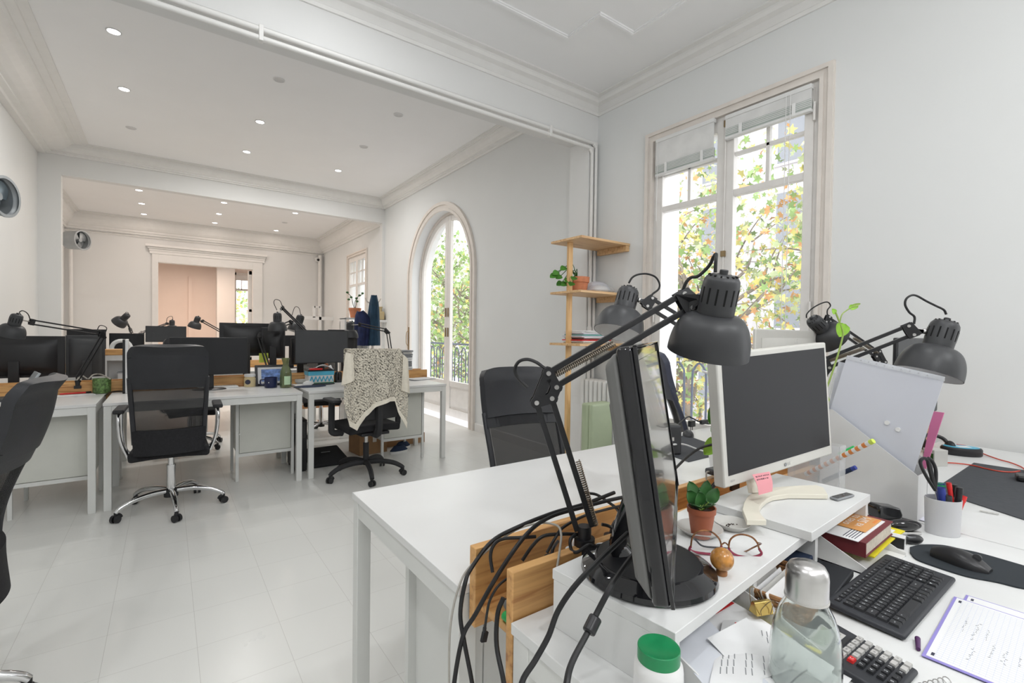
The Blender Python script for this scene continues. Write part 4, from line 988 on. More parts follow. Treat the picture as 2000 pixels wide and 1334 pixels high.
MB().lathe([(.0001, 0), (.043, 0), (.046, .006), (.046, .075), (.040, .082), (.040, .1), (.0001, .1)], 28).build('jar', 'candle', t); MB().lathe([(.0001, .112), (.043, .112), (.045, .107), (.045, .09), (.0001, .09)], 28).build('lid', 'whitep', t)
MB().cyl((-.02, -.040, .045), (-.023, -.0485, .045), .021, n=20).build('round_label', 'ink', t)
t = seg_px('picture_frame', 'black picture frame with a blue print leaning on the tray', 'picture frame', 531, 753, DT, radians(3))
Tt = Matrix.Translation((0, .0, 0)) @ Matrix.Rotation(radians(-10), 4, 'X')
MB().box(-.135, -.115, -.01, .01, 0, .19, T=Tt).box(.115, .135, -.01, .01, 0, .19, T=Tt).box(-.115, .115, -.01, .01, 0, .02, T=Tt).box(-.115, .115, -.01, .01, .17, .19, T=Tt).build('frame', 'black', t)
MB().box(-.115, .115, -.004, .004, .02, .17, T=Tt).build('mount', 'white', t); MB().box(-.085, .085, -.006, 0, .04, .15, T=Tt).build('print', 'art', t)
t = seg_px('mug', 'navy blue mug with a small white inscription standing before the picture frame', 'mug', 529, 757)
MB().lathe([(.0001, .002), (.047, .002), (.051, .008), (.052, .092), (.048, .092), (.046, .01), (.0001, .01)], 28).build('cup', 'navyc', t); MB().tube([(-.05, 0, .075), (-.08, 0, .07), (-.08, 0, .035), (-.05, 0, .025)], .006).build('handle', 'navyc', t)
for i in range(7): MB().box(-.028 + i * .008, -.022 + i * .008, -.0535, -.049, .045, .054).build('inscription', 'whitep', t, smooth=False) if i == 0 else 0
t = seg_px('glass_carafe', 'pale green glass carafe with a light label between the mug and the mousepad', 'carafe', 558, 757)
MB().lathe([(.0001, .004), (.044, .004), (.048, .01), (.048, .11), (.044, .15), (.026, .19), (.024, .215), (.036, .262), (.034, .262), (.022, .215), (.024, .19), (.041, .15), (.045, .11), (.045, .012), (.0001, .012)], 32).build('glass', 'olive', t)
MB().sheet(lambda u, v: (.0495 * sin(-.1 + 1.1 * (u - .3)), -.0495 * cos(-.1 + 1.1 * (u - .3)), .03 + .075 * v), 8, 2, .001).build('label', 'palegreen', t)
t = seg_px('stone_dish', 'low grey stone dish on the desk behind the mousepad', 'dish', 589, 748)
MB().lathe([(.0001, 0), (.06, 0), (.072, .012), (.074, .04), (.066, .045), (.05, .03), (.0001, .03)], 24, sx=1.2).build('dish', 'ltgrey', t)
t = seg_px('mouse_pad', 'oval navy blue mouse pad on the desk beside the sweater', 'mouse pad', 606, 755)
MB().lathe([(.0001, 0), (.13, 0), (.132, .002), (.13, .005), (.0001, .006)], 36, sx=1.05, sy=.62).build('pad', 'padn', t)
t = seg_px('computer_mouse', 'white mouse sitting on the oval navy pad', 'mouse', 602, 751, DT + .006)
MB().ball((0, 0, .004), .05, sx=1, sy=.62, sz=.62).build('shell', 'whitep', t)
a, b = PZ(603, 752, DT), PZ(652, 749, DT)
t = thing('organizer_box', 'blue and white patterned storage box with a green base beside the sweater', 'box', tuple((a + b) / 2), radians(1))
hw = (b - a).length / 2
MB().box(-hw, hw, 0, .16, .0, .016).build('green_base', 'greenp', t, bevel=.003); MB().box(-hw + .004, hw - .004, .004, .156, .016, .085).build('white_side', 'whitep', t, bevel=.003)
MB().box(-hw, hw, 0, .16, .085, .125).build('blue_band', 'cyan', t, bevel=.003)
mb = MB()
for i in range(6): x = -hw + .03 + i * (2 * hw - .06) / 5; mb.bar((x - .018, .003, .025), (x + .004, .003, .075), .012, .003).bar((x + .02, .003, .025), (x + .0, .003, .075), .008, .003)
mb.build('pattern', 'cyan', t, smooth=False); MB().box(-hw - .004, hw + .004, -.004, .164, .124, .140).build('lid', 'black', t, bevel=.004)
t = seg_px('paper_heap', 'crumpled papers and a red notebook on the lid of the patterned box', 'papers', 634, 722, DT + .14)
MB().sheet(lambda u, v: (-.08 + .16 * u, .10 * v - .02, .012 + .03 * sin(u * 4) * sin(v * 3 + 1) + .01), 8, 6, .002).build('sheets', 'white', t); MB().box(-.13, -.02, -.01, .05, 0, .015).build('notebook', 'red', t, bevel=.002)
cl_specs = [(592, 722, .045, .09, 'maroon', 'dark red patterned pouch standing by the tray under the monitor'), (608, 718, .035, .10, 'gloss', 'black round speaker under the monitor beside the patterned box'), (640, 715, .05, .16, 'greyplastic', 'grey metal tin under the monitor beside the sweater'), (664, 722, .022, .11, 'orange', 'small brown box squeezed beside the sweater'), (545, 706, .05, .19, 'terra', 'reddish paper bag on the tray behind the picture frame')]
for x, y, r, h, m, lb in cl_specs:
    p = PZ(x, y + 12, DT); p.y = min(p.y, 4.84)
    t = thing('desk_container', lb, 'container', (p.x, 4.835, DT), 0)
    MB().lathe([(.0001, 0), (r, 0), (r, h * .9), (r * .9, h), (r * .8, h), (r * .78, .01), (.0001, .01)], 20 if m != 'orange' else 4, sx=1, sy=.6).build('body', m, t)
    MB().tube([(-r * .5, 0, h * .8), (-r * .3, 0, h * 1.1)], .008).tube([(r * .3, 0, h * .8), (r * .45, 0, h * 1.05)], .006).build('contents', 'black', t)
t = thing('sticky_note', 'lime sticky note stuck behind the tall lamp arm', 'note', tuple(PY(515, 708, 5.1)), radians(5)); MB().box(-.04, .04, 0, .002, 0, .09).build('note', 'lime', t)
# stack of papers at the end of the desk, tray-end objects
a = PZ(797, 722, .83)
t = thing('paper_stack', 'tall stack of folders and papers behind the sweater by the arched door', 'paper stack', (a.x, 4.98, .825))
for i in range(11):
    x_ = random.uniform(-.012, .012); o = MB().box(-.13 + x_, .06 + x_, -.08, .09, i * .022 * .9, i * .022 * .9 + .017).build('folder', random.choice(['white', 'ltgrey', 'white', 'lav', 'grey']), t, bevel=.001)
for lb, x, y, rz in (('open white booklet at the right end of the middle desk', 820, 741, .25), ('white sheets beside the tray end on the middle desk', 806, 733, -.1)):
    t = seg_px('booklet', lb, 'booklet', x, y, DT, rz)
    MB().box(-.14, .0, -.09, .09, 0, .01, T=Matrix.Rotation(.05, 4, 'Y')).box(0, .14, -.09, .09, 0, .012).build('pages', 'white', t, bevel=.002); MB().box(-.145, .145, -.094, .094, -.0, .003).build('cover', 'grey', t)
# beige box frame with blue edge standing behind sweater
a = PY(735, 678, 4.98)
t = thing('box_frame', 'beige wooden frame rising behind the sweater in front of the coats', 'frame', (a.x, 4.98, .80))
MB().box(-.14, .14, -.01, .01, .17, .21).box(-.14, -.115, -.01, .01, 0, .2).box(.115, .14, -.01, .01, 0, .2).build('frame', 'beige', t); MB().box(-.11, .13, -.02, -.008, .10, .17).build('blue_panel', 'navy', t)

# under the desks
a = PZ(610, 908, 0); b = PZ(678, 905, 0)
t = thing('footrest', 'black slanted footrest on the floor between the middle desks', 'footrest', ((a.x + b.x) / 2, 4.62, 0))
MB().add([(-.17, -.12, .0), (.17, -.12, 0), (.14, .16, 0), (-.17, .16, 0), (-.17, -.12, .03), (.17, -.12, .03), (.12, .16, .13), (-.17, .16, .13)], [(0, 1, 2, 3), (4, 5, 6, 7), (0, 1, 5, 4), (1, 2, 6, 5), (2, 3, 7, 6), (3, 0, 4, 7)]).build('platform', 'soft', t, bevel=.012)
MB().box(-.06, .02, .03, .04, .099, .103, T=Matrix.Identity(4)).build('badge', 'grey', t)
t = thing('computer_tower', 'slim black computer tower just behind the paired desk legs', 'computer', (.955, 4.62, 0))
MB().box(-.045, .045, -.17, .2, .012, .46).build('case', 'black', t, bevel=.005); MB().box(-.03, .03, -.172, -.168, .3, .44).build('front_panel', 'gloss', t); MB().box(-.04, .04, -.15, -.12, 0, .012).box(-.04, .04, .14, .17, 0, .012).build('feet', 'blackm', t)
a = PZ(693, 884, 0)
t = thing('cardboard_box', 'brown cardboard box on the floor behind the swivel chair base', 'cardboard box', (a.x + .13, 4.85, 0), radians(6))
MB().box(-.15, .15, -.12, .14, 0, .21).build('carton', 'card', t, bevel=.003); MB().box(-.152, .152, -.01, .03, .209, .212).box(-.01, .03, -.1225, -.12, .12, .212).build('tape', 'beige', t)
t = thing('cardboard_box', 'long low cardboard box under the right cabinet behind the shoes', 'cardboard box', (a.x + .55, 5.02, 0), radians(3))
MB().box(-.25, .25, -.1, .1, 0, .11).build('carton', 'card', t, bevel=.003)
for i, (x, y, lb) in enumerate(((779, 884, 'navy sneaker with a white sole under the right cabinet, nearest'), (786, 876, 'navy sneaker with a white sole behind the nearest one under the right cabinet'))):
    p = PZ(x, y, 0); t = thing('sneaker', lb, 'shoe', tuple(p), radians(8 + 10 * i), 'pair of navy sneakers')
    T2 = Matrix.Identity(4)
    MB().lathe([(.0001, 0), (.97, 0), (1, .08), (1, .24), (.93, .26), (.0001, .26)], 24, Matrix.Diagonal((.105, .042, .095, 1))).build('sole', 'whitep', t)
    MB().lathe([(.92, .02), (.96, .03), (.80, .045), (.62, .065), (.5, .075), (.42, .07)], 24, Matrix.Diagonal((.105, .042, 1, 1))).build('upper', 'padn', t)
    MB().tube([(-.01, -.012, .066), (.02, 0, .064), (.03, .012, .058)], .003).build('laces', 'whitep', t)
t = thing('wooden_shelf_board', 'orange wooden board low under the far desks, seen between the desk legs', 'board', (1.6, 6.75, .17))
MB().box(1.15, 2.25, 6.74, 6.77, .20, .33).box(1.16, 1.19, 6.76, 6.8, 0, .33).box(2.2, 2.23, 6.76, 6.8, 0, .33).build('board', 'blush', t, world=True)
# white shelf with pine top on the far side
a = PY(205, 700, 5.9); b = PY(275, 700, 5.9)
t = thing('desk_shelf', 'white desk shelf with a pine top beyond the left tray', 'shelf', ((a.x + b.x) / 2, 5.62, DT))
zt = PY(230, 682, 5.62).z
a = PY(205, 700, 5.62); b = PY(285, 700, 5.62)
MB().box(a.x, b.x, 5.55, 5.73, zt - .05, zt).build('top', 'pineX', t, world=True); 
MB().box(a.x, b.x, 5.56, 5.73, zt - .10, zt - .052).box(a.x, a.x + .018, 5.56, 5.73, DT, zt - .1).box(b.x - .018, b.x, 5.56, 5.73, DT, zt - .1).box(a.x, b.x, 5.715, 5.73, DT, zt - .1).build('carcass', 'desk', t, world=True)
t = thing('lidded_box', 'translucent lidded box on the desk shelf beyond the left tray', 'box', (b.x - .14, 5.60, DT + .01))
MB().box(-.06, .1, -.04, .06, 0, .09).build('box', 'filebox', t); MB().box(-.065, .105, -.045, .065, .09, .10).build('lid', 'grey', t)

# coat stand with coats, plant shelf, jar
dp = 6.15
def cloth(name, label, m, tab, dep, amp, fold, root):
    # tab rows: (py, xl, xr)
    def f(u, v):
        y = tab[0][0] + (tab[-1][0] - tab[0][0]) * v
        l = lerp_tab([(r[0], r[1]) for r in tab], y); r_ = lerp_tab([(r[0], r[2]) for r in tab], y)
        return PD(l + (r_ - l) * u, y, dep - .05 - amp * sin(pi * u) - .02 * sin(u * fold + v * 2) * min(1, v * 2))
    return MB().sheet(f, 30, 24, .03).build(name, m, root, world=True)
base = PD(728, 640, dp); base.z = 0
t = thing('coat_stand', 'pale wooden coat stand behind the middle desks', 'coat stand', tuple(base))
MB().cyl((0, 0, .02), (0, 0, PD(722, 576, dp).z), .016).build('pole', 'beige', t); MB().cyl((0, 0, 0), (0, 0, .03), .16, n=24).build('foot', 'beige', t)
zk = PD(722, 590, dp).z
for a in range(4): MB().tube([(0, 0, zk - .03), (cos(a * pi / 2) * .07, sin(a * pi / 2) * .07, zk), (cos(a * pi / 2) * .1, sin(a * pi / 2) * .1, zk + .05)], .009).build('hook', 'beige', t)
t = thing('coat', 'dark navy jacket hanging left on the coat stand', 'coat', tuple(PD(710, 650, dp - .1)))
cloth('cloth', '', 'navy', [(609, 702, 706), (616, 698.5, 714), (626, 697, 721), (650, 696, 719), (675, 695.5, 717)], dp - .08, .08, 14, t)
t = thing('coat', 'long dark teal coat hanging in folds right on the coat stand', 'coat', tuple(PD(730, 640, dp - .1)))
cloth('cloth', '', 'teal', [(577, 729.5, 731.5), (584, 728, 733), (592, 726, 735), (612, 723, 737), (640, 720, 739.5), (675, 716, 742)], dp - .04, .07, 17, t)
pp = PD(693, 621, 6.3)
t = thing('shelf_unit', 'white open shelf unit behind the monitors carrying the orchid pot', 'shelf', (pp.x, pp.y, 0))
MB().box(-.16, .16, -.10, .12, pp.z - .02, pp.z).box(-.16, .16, -.10, .12, PD(693, 645, 6.3).z - .02, PD(693, 645, 6.3).z).box(-.16, -.14, -.1, .12, 0, pp.z - .01).box(.14, .16, -.1, .12, 0, pp.z - .01).box(-.16, .16, .10, .12, 0, pp.z - .05).box(-.16, .16, -.10, .12, .7, .72).build('carcass', 'desk', t)
t = thing('potted_orchid', 'orchid with bare dark stems in a terracotta pot on the white shelf unit', 'plant', tuple(pp))
MB().lathe([(.0001, 0), (.055, 0), (.072, .10), (.078, .10), (.08, .13), (.07, .13), (.06, .1), (.0001, .1)], 24).build('pot', 'terra', t)
mb = MB().tube([(0, 0, .1), (-.03, 0, .2), (-.05, 0, .28), (-.11, 0, .33)], .004).tube([(0, 0, .1), (.02, 0, .2), (.03, 0, .27), (.1, 0, .32)], .004).tube([(0, 0, .1), (0, 0, .2), (.02, 0, .26)], .004); mb.build('stems', 'twig', t)
mb = MB()
for q in ((-.1, .33), (-.05, .27), (.06, .3), (.1, .33), (.02, .26), (-.08, .24), (.03, .22)): mb.ball((q[0], 0, q[1]), .014, 8, 6, sx=1.4)
mb.build('buds', 'leafd', t)
for i, (m, dx, h, lb) in enumerate((('lime', .09, .10, 'yellow bottle on the white shelf unit under the orchid'), ('magenta', .05, .10, 'pink bottle on the white shelf unit under the orchid'), ('blackm', .0, .15, 'dark spray bottle on the white shelf unit under the orchid'), ('teal2', -.05, .11, 'green bottle on the white shelf unit under the orchid'))):
    z_ = PD(693, 645, 6.3).z
    t = thing('bottle', lb, 'bottle', (pp.x + dx, pp.y - .05, z_), 0, 'bottles on the white shelf unit')
    MB().lathe([(.0001, 0), (.02, 0), (.022, h * .7), (.008, h * .82), (.008, h), (.0001, h)], 14).build('body', m, t); MB().cyl((0, 0, h), (0, 0, h + .015), .010, n=10).build('cap', 'black', t)
p = PX(742, 625, W - .09); 
t = thing('wall_bracket', 'small white shelf bracket under the ochre jar', 'shelf', tuple(p)); MB().box(-.08, .09, -.1, .1, -.04, 0).build('board', 'whitep', t)
t = thing('ceramic_jar', 'ochre square jar with a narrow neck on the small wall shelf', 'jar', tuple(p + V((0, 0, .001))))
MB().box(-.06, .06, -.08, .08, 0, .15).build('body', 'vase', t, bevel=.02, seg=3); MB().cyl((0, 0, .15), (0, 0, .22), .035).cyl((0, 0, .215), (0, 0, .235), .045).build('neck', 'vase', t)
# white clothes rail in the back room
t = thing('white_rail_frame', 'white painted rail frame standing in the back room before the far wall', 'frame', tuple(V((PY(624, 620, 11.6).x, 11.6, 0))))
zr = PY(624, 621, 11.6).z; xl, xr_ = PY(590, 620, 11.6).x, PY(676, 620, 11.6).x
mb = MB().box(xl, xr_, 11.57, 11.62, zr - .05, zr + .03)
xa, xb = PY(613, 605, 11.6).x, PY(625, 605, 11.6).x; zh = PY(618, 598, 11.6).z
mb.box(xb - .03, xb + .03, 11.57, 11.62, 0, zh).box(xa - .03, xa + .03, 11.57, 11.62, zr, zh).box(xa, xb, 11.57, 11.62, zh - .04, zh).box(xr_ - .04, xr_, 11.57, 11.62, 0, zr).box(xl, xl + .04, 11.57, 11.62, 0, zr)
mb.build('frame', 'whitep', t, world=True, bevel=.004)
# ================================================================= FRONT ROOM
EY0, EY1 = .828, 1.508
desk(.474, 1.905, EY0, EY1, 'empty white desk in the foreground with nothing on its top')
desk(1.91, 3.08, EY0, EY1, 'white desk by the balcony window with the dark mouse mat')
desk(.491, 1.686, -.03, .672, 'white foreground desk carrying the monitor risers, keyboard and calculator', 'deskb')
desk(1.692, 3.12, -.03, .672, 'white desk against the right wall with the large grey mat', 'deskb')
t = cabinet(.532, .93, .86, 1.222, 'white cabinet with a plain side under the empty foreground desk', z1=.66, leg=.03, knob=False, m='metalw')
t = cabinet(1.30, 1.66, .10, .50, 'white cabinet under the foreground desk beside its right legs', z1=.66, leg=.03, knob=False, m='metalw')
# wooden cable tray between the two front desks
t = thing('cable_tray', 'pine cable tray with an open end between the two foreground desks, full of black cables', 'cable tray', (1.7, .75, .655), 0, 'pine cable trays between the desks')
MB().box(.497, 3.05, .803, .825, .655, .815).build('side_board', 'pineX', t, world=True, bevel=.002)
MB().prism([(.497, .60), (.503, .592), (.512, .59), (.55, .60), (.60, .655), (3.05, .655), (3.05, .820), (.497, .820)], -.696, -.676, Matrix.Rotation(pi / 2, 4, 'X')).build('side_board', 'pineX', t, world=True, bevel=.002)
MB().box(.508, 3.04, .696, .803, .69, .705).build('bottom_board', 'pineX', t, world=True, bevel=.001)
# power strip and bits in the tray
p = PD(1078, 1052, .93)
t = thing('power_strip', 'white power strip with plugs lying in the open pine tray', 'power strip', (.70, .752, .705), radians(2))
MB().box(-.09, .28, -.028, .028, 0, .042).build('housing', 'whitep', t, bevel=.005)
mb = MB()
for i in range(5): mb.cyl((-.05 + i * .062, 0, .0415), (-.05 + i * .062, 0, .0425), .020, n=20)
mb.build('sockets', 'ltgrey', t)
for i, m in ((0, 'black'), (1, 'whitep'), (3, 'black')): MB().cyl((-.05 + i * .062, 0, .0425), (-.05 + i * .062, 0, .075), .018, .015, 16).tube([(-.05 + i * .062, 0, .07), (-.045 + i * .062, 0, .09), (-.02 + i * .062, .012, .095)], .0035).build('plug', m, t)
t = thing('cable_roll', 'black fabric cable roll with a loop lying at the open end of the pine tray', 'cable roll', (.565, .752, .706), radians(20))
MB().cyl((-.03, 0, .013), (.035, 0, .013), .013, n=16).box(-.03, .04, -.012, .0, 0, .022).build('roll', 'blackm', t); MB().cyl((-.034, 0, .013), (-.03, 0, .013), .011, n=12).build('cap', 'grey', t)
t = thing('cable_plug', 'green connector on a cable at the open end of the pine tray', 'plug', (.515, .712, .7055), 0)
MB().cyl((0, -.012, .009), (0, .012, .009), .0085, n=14).build('shell', 'greenl', t)

def cable(label, pts, r, m='cable', name='power_cable', sm=6, grp=None, extra=None):
    P = [PD(*q) if q[0] > 50 else V(q) for q in pts]
    o = MB().tube(P, r, 8, sm).build(name, m, world=True); tag(o, label, 'cable', grp)
    return o
cable('thick black cable hanging over the open tray end, first to cross the tray board', [(884, 1400, .86), (887, 1334, .87), (904, 1243, .88), (929, 1199, .89), (975, 1118, .895), (1028, 1044, .93), (1074, 1010, .99), (1137, 991, 1.03), (1208, 973, 1.08), (1260, 966, 1.14)], .0042)
cable('thick black cable bending round the end of the far tray board', [(930, 1400, .86), (922, 1334, .87), (907, 1255, .88), (899, 1199, .89), (908, 1140, .90), (921, 1109, .93), (960, 1058, .97), (1010, 1030, .98), (1080, 1002, 1.02), (1140, 985, 1.05), (1200, 962, 1.1)], .0042)
cable('thin grey cable hanging left of the thick ones at the tray end', [(877, 1400, .86), (877, 1334, .87), (879, 1230, .89), (894, 1153, .91), (921, 1103, .945), (997, 1041, .98), (1050, 1022, .98), (1087, 1026, .96), (1096, 1044, .93), (1093, 1075, .915), (1088, 1108, .90)], .0022, 'cablew')
cable('thin black cable dropping from the tray to a small dangling plug', [(990, 1130, .90), (972, 1146, .885), (957, 1172, .875), (951, 1199, .87), (947, 1228, .87)], .0024)
p = PD(944, 1241, .87)
t = thing('usb_plug', 'small black plug dangling below the open tray end', 'plug', tuple(p - V((0, 0, .012)))); MB().box(-.006, .006, -.003, .003, 0, .018, T=Matrix.Rotation(.25, 4, 'Y')).cyl((0.002, 0, .018), (.003, 0, .026), .0035).build('shell', 'black', t, bevel=.001)
cable('black cable curving down from the green connector', [(989, 1400, .80), (984, 1334, .82), (970, 1261, .85), (972, 1199, .87), (983, 1168, .872)], .0044)
cable('black cable looping inside the tray over the far board', [(962, 1118, .90), (958, 1085, .91), (966, 1062, .92), (985, 1052, .93), (1020, 1050, .93), (1046, 1048, .94)], .0034)
cable('black cable arching from the power strip to the lamp foot', [(1020, 1095, .93), (1040, 1066, .94), (1062, 1047, .95), (1100, 1043, .96), (1140, 1044, .97)], .0034)
cable('black cable crossing behind the big lamp arms toward the monitor', [(1068, 1080, .94), (1085, 1050, .95), (1100, 1030, .97), (1140, 1008, 1.0), (1180, 996, 1.04), (1225, 985, 1.1)], .003)
cable('black cable bent over the empty desk edge beside the big lamp', [(1140, 963, 1.12), (1165, 966, 1.12), (1190, 982, 1.1), (1203, 992, 1.08), (1213, 1006, 1.05)], .0034)
cable('black cable sagging behind the monitor foot', [(1175, 1024, 1.0), (1190, 1028, 1.0), (1210, 1040, .98), (1230, 1048, .97)], .0034)
cable('black cable running from the edge-on monitor down over the desk corner on the left', [(1012, 1400, .60), (1019, 1334, .62), (1045, 1290, .635), (1071, 1243, .65), (1090, 1193, .665), (1124, 1143, .675), (1174, 1091, .69), (1227, 1041, .73)], .0040)
o = cable('black monitor cable with a thick ferrite bead hanging over the desk edge', [(1100, 1400, .53), (1107, 1334, .55), (1118, 1292, .57), (1149, 1233, .60), (1168, 1193, .615), (1199, 1137, .63), (1239, 1081, .68)], .0040)
a, b = PD(1149, 1236, .598), PD(1164, 1205, .610)
MB().cyl(a - V(o.location), b - V(o.location), .0085, n=16).build('ferrite_bead', 'black', o, bevel=.002)
cable('black cable leaving the white monitor toward the edge-on monitor', [(1402, 866, 1.3), (1370, 874, 1.3), (1345, 890, 1.27), (1322, 912, 1.2), (1300, 935, 1.12)], .0035)
cable('black cable dropping behind the small potted plant', [(1.03, .76, .712), (1404, 935, 1.15), (1390, 955, 1.12), (1376, 978, 1.09), (1372, 1000, 1.08)], .0035)
t = thing('usb_hub', 'small dark grey hub on the pine board beside the white monitor', 'hub', tuple(PZ(1396, 925, .826)), radians(-4))
MB().box(-.028, .028, -.016, .016, 0, .018).build('shell', 'greyplastic', t, bevel=.005); MB().tube([(-.026, 0, .01), (-.04, 0, .008), (-.045, -.004, -.02), (-.046, -.004, -.05)], .0025).build('lead', 'cablew', t)
t = thing('plug_adapter', 'black plug adapter standing against the tray behind the small potted plant', 'plug', (.978, .724, .7055))
MB().box(-.014, .014, -.012, .02, 0, .06).build('body', 'blackm', t, bevel=.004)
for i, (x, lb) in enumerate(((.66, 'black clamp bracket fixed to the pine board under the big lamp'),)):
    t = thing('clamp_bracket', lb, 'bracket', (x, .664, .755)); MB().box(-.03, .03, -.003, .010, 0, .045).box(-.03, -.02, -.012, .0, .03, .05).box(.02, .03, -.012, 0, .03, .05).build('plate', 'blackm', t, bevel=.001)

# ---- monitor risers ----------------------------------------------------------
R1 = Matrix.Translation((.567, .392, 0)) @ Matrix.Rotation(radians(5.2), 4, 'Z')
def loc3(o, m): o.location = m.translation; o.rotation_euler = m.to_euler()
t = thing('monitor_riser', 'white monitor riser under the edge-on monitor and the small potted plant', 'monitor riser')
loc3(t, R1 @ Matrix.Translation((0, 0, DT)))
MB().box(0, .60, 0, .235, .082, .100).build('top_board', 'deskb', t, bevel=.001)
MB().box(0, .018, .003, .232, 0, .082).build('side_panel', 'deskb', t, bevel=.001)
MB().box(.28, .294, .01, .225, 0, .082).build('divider', 'deskb', t); MB().box(.582, .60, .003, .232, 0, .082).build('side_panel', 'deskb', t)
MB().box(.018, .582, .222, .232, .02, .082).build('back_panel', 'deskb', t)
R2 = Matrix.Translation((1.044, .414, 0)) @ Matrix.Rotation(radians(3.0), 4, 'Z')
t = thing('monitor_riser', 'white monitor riser under the white monitor, overlapping the first riser', 'monitor riser')
loc3(t, R2 @ Matrix.Translation((0, 0, .8355)))
MB().box(0, .378, 0, .222, .0, .0195).build('top_board', 'deskb', t, bevel=.001)
MB().box(.362, .376, .004, .218, -.1, .0).build('side_panel', 'deskb', t, bevel=.001)
MB().cyl((.361, .06, -.03), (.355, .06, -.03), .007, n=12).build('leveling_screw', 'black', t)

# ---- edge-on black monitor ---------------------------------------------------
def rect_frame(T1, T2, B1, B2):
    c = (T1 + T2 + B1 + B2) / 4; w_ = ((T2 - T1) + (B2 - B1)) / 2; u = ((T1 - B1) + (T2 - B2)) / 2
    W_, Hh = w_.length, u.length; x = w_ / W_; z = (u - x * u.dot(x)).normalized(); y = z.cross(x)   # y points behind when x is to the right
    return c, x, y, z, W_, Hh
T1, T2, B1, B2 = PD(1240, 672, .57), PD(1278, 668, 1.04), PD(1308, 1190, .57), PD(1325, 945, 1.04)
c, x, y, z, mw, mh = rect_frame(T1, T2, B1, B2)
Tm = Matrix.Identity(4)
for i in range(3): Tm[i][0] = x[i]; Tm[i][1] = y[i]; Tm[i][2] = z[i]; Tm[i][3] = c[i]
disc = V((.674, .524, .8355))
t = thing('computer_monitor', 'black monitor seen edge-on with a big round glossy foot', 'monitor', tuple(disc))
def TB(): return MB(Tm)
hw, hh = mw / 2, mh / 2
TB().box(-hw, hw, .0, .022, -hh, hh).build('casing', 'gloss', t, world=True, bevel=.006)
TB().add([(-hw + .002, .022, -hh + .004), (hw - .002, .022, -hh + .004), (hw - .002, .022, hh - .004), (-hw + .002, .022, hh - .004), (-hw + .012, .040, -hh + .03), (hw - .02, .040, -hh + .03), (hw - .02, .040, hh - .02), (-hw + .012, .040, hh - .02)], [(0, 1, 2, 3), (7, 6, 5, 4), (0, 1, 5, 4), (1, 2, 6, 5), (2, 3, 7, 6), (3, 0, 4, 7)]).box(-hw * .5, hw * .5, .038, .06, -hh * .5, hh * .5).build('back_shell', 'monback', t, world=True, bevel=.006)
TB().box(-hw + .022, hw - .022, -.0012, .0, -hh + .028, hh - .02).build('screen', 'screeng', t, world=True, smooth=False)
TB().box(-hw + .003, hw - .003, -.003, .001, -hh + .001, -hh + .005).box(-hw, -hw + .003, -.004, .001, -hh, hh).box(-hw, hw, -.004, .001, hh - .003, hh).box(hw - .003, hw, -.004, .001, -hh, hh).build('clear_rim', 'gloss', t, world=True, bevel=.001)
MB().lathe([(.0001, .024), (.088, .024), (.091, .022), (.100, .019), (.112, .011), (.114, .004), (.110, 0), (.0001, 0)], 64, Matrix.Translation(disc)).build('foot', 'gloss', t, world=True)
MB().lathe([(.0001, .0255), (.086, .0252), (.0862, .0242), (.0001, .024)], 64, Matrix.Translation(disc)).build('foot_inlay', 'screen', t, world=True)
pb = Tm @ V((0, .045, -hh * .35))
MB().tube([disc + V((-.02, .03, .018)), disc + V((-.03, .04, .05)), pb + V((0, 0, -.01)), pb], .024, 10, 4, flat=.5).build('neck', 'gloss', t, world=True)

# ---- white monitor with post-it ----------------------------------------------
T1, T2, B1, B2 = PD(1402, 692, 1.07), PD(1612, 668, 1.29), PD(1412, 955, 1.07), PD(1627, 888, 1.29)
c, x, y, z, mw, mh = rect_frame(T1, T2, B1, B2)
Tw = Matrix.Identity(4)
for i in range(3): Tw[i][0] = x[i]; Tw[i][1] = y[i]; Tw[i][2] = z[i]; Tw[i][3] = c[i]
hw, hh = mw / 2, mh / 2
RZ2 = .8555
t = thing('computer_monitor', 'white framed monitor with a dark screen and a pink note stuck under it', 'monitor', tuple(PZ(1470, 962, RZ2)))
MB(Tw).box(-hw, hw, 0, .028, -hh, hh).build('casing', 'monw', t, world=True, bevel=.004)
MB(Tw).box(-hw * .7, hw * .7, .027, .05, -hh * .6, hh * .6).build('back_shell', 'monw', t, world=True, bevel=.01)
MB(Tw).box(-hw + .016, hw - .012, -.001, .001, -hh + .026, hh - .014).build('screen', 'screen', t, world=True, smooth=False)
Tt = Tw @ Matrix.Translation((.02, -.0015, -hh + .0125)) @ Matrix.Rotation(pi / 2, 4, 'X')
MB().cyl((-.011, 0, 0), (-.011, 0, .0006), .0048, n=18, mi=0).build('logo_disc', 'grey', t, world=False) if False else None
MB(Tt).cyl((-.012, 0, 0), (-.012, 0, .0005), .0045, n=18).text('LG', .010, Matrix.Translation((.001, 0, .0005))).build('logo', 'grey', t, world=True, smooth=False)
MB(Tw @ Matrix.Translation((-hw + .028, -.0015, -hh + .013)) @ Matrix.Rotation(pi / 2, 4, 'X')).text('E2210', .006, Matrix.Identity(4)).build('model_mark', 'grey', t, world=True, smooth=False)
outer = [(1450, 994), (1453, 982), (1458, 972), (1464, 966), (1475, 959), (1500, 953), (1530, 950), (1562, 948), (1594, 947), (1608.7, 952), (1617, 966)]
inner = [(1580, 965.5), (1541, 965), (1510, 969), (1498, 974), (1489, 982), (1484, 990), (1482.7, 996), (1487, 1005), (1497, 1016), (1458.5, 1015.4)]
pl = [PZ(a, b, RZ2 + .012) for a, b in outer + inner]
mb = MB(); n_ = len(pl)
mb.prism([(p.x, p.y) for p in pl], RZ2 + .0008, RZ2 + .012)
o = mb.build('crescent_foot', 'creamp', t, world=True, bevel=.0012)
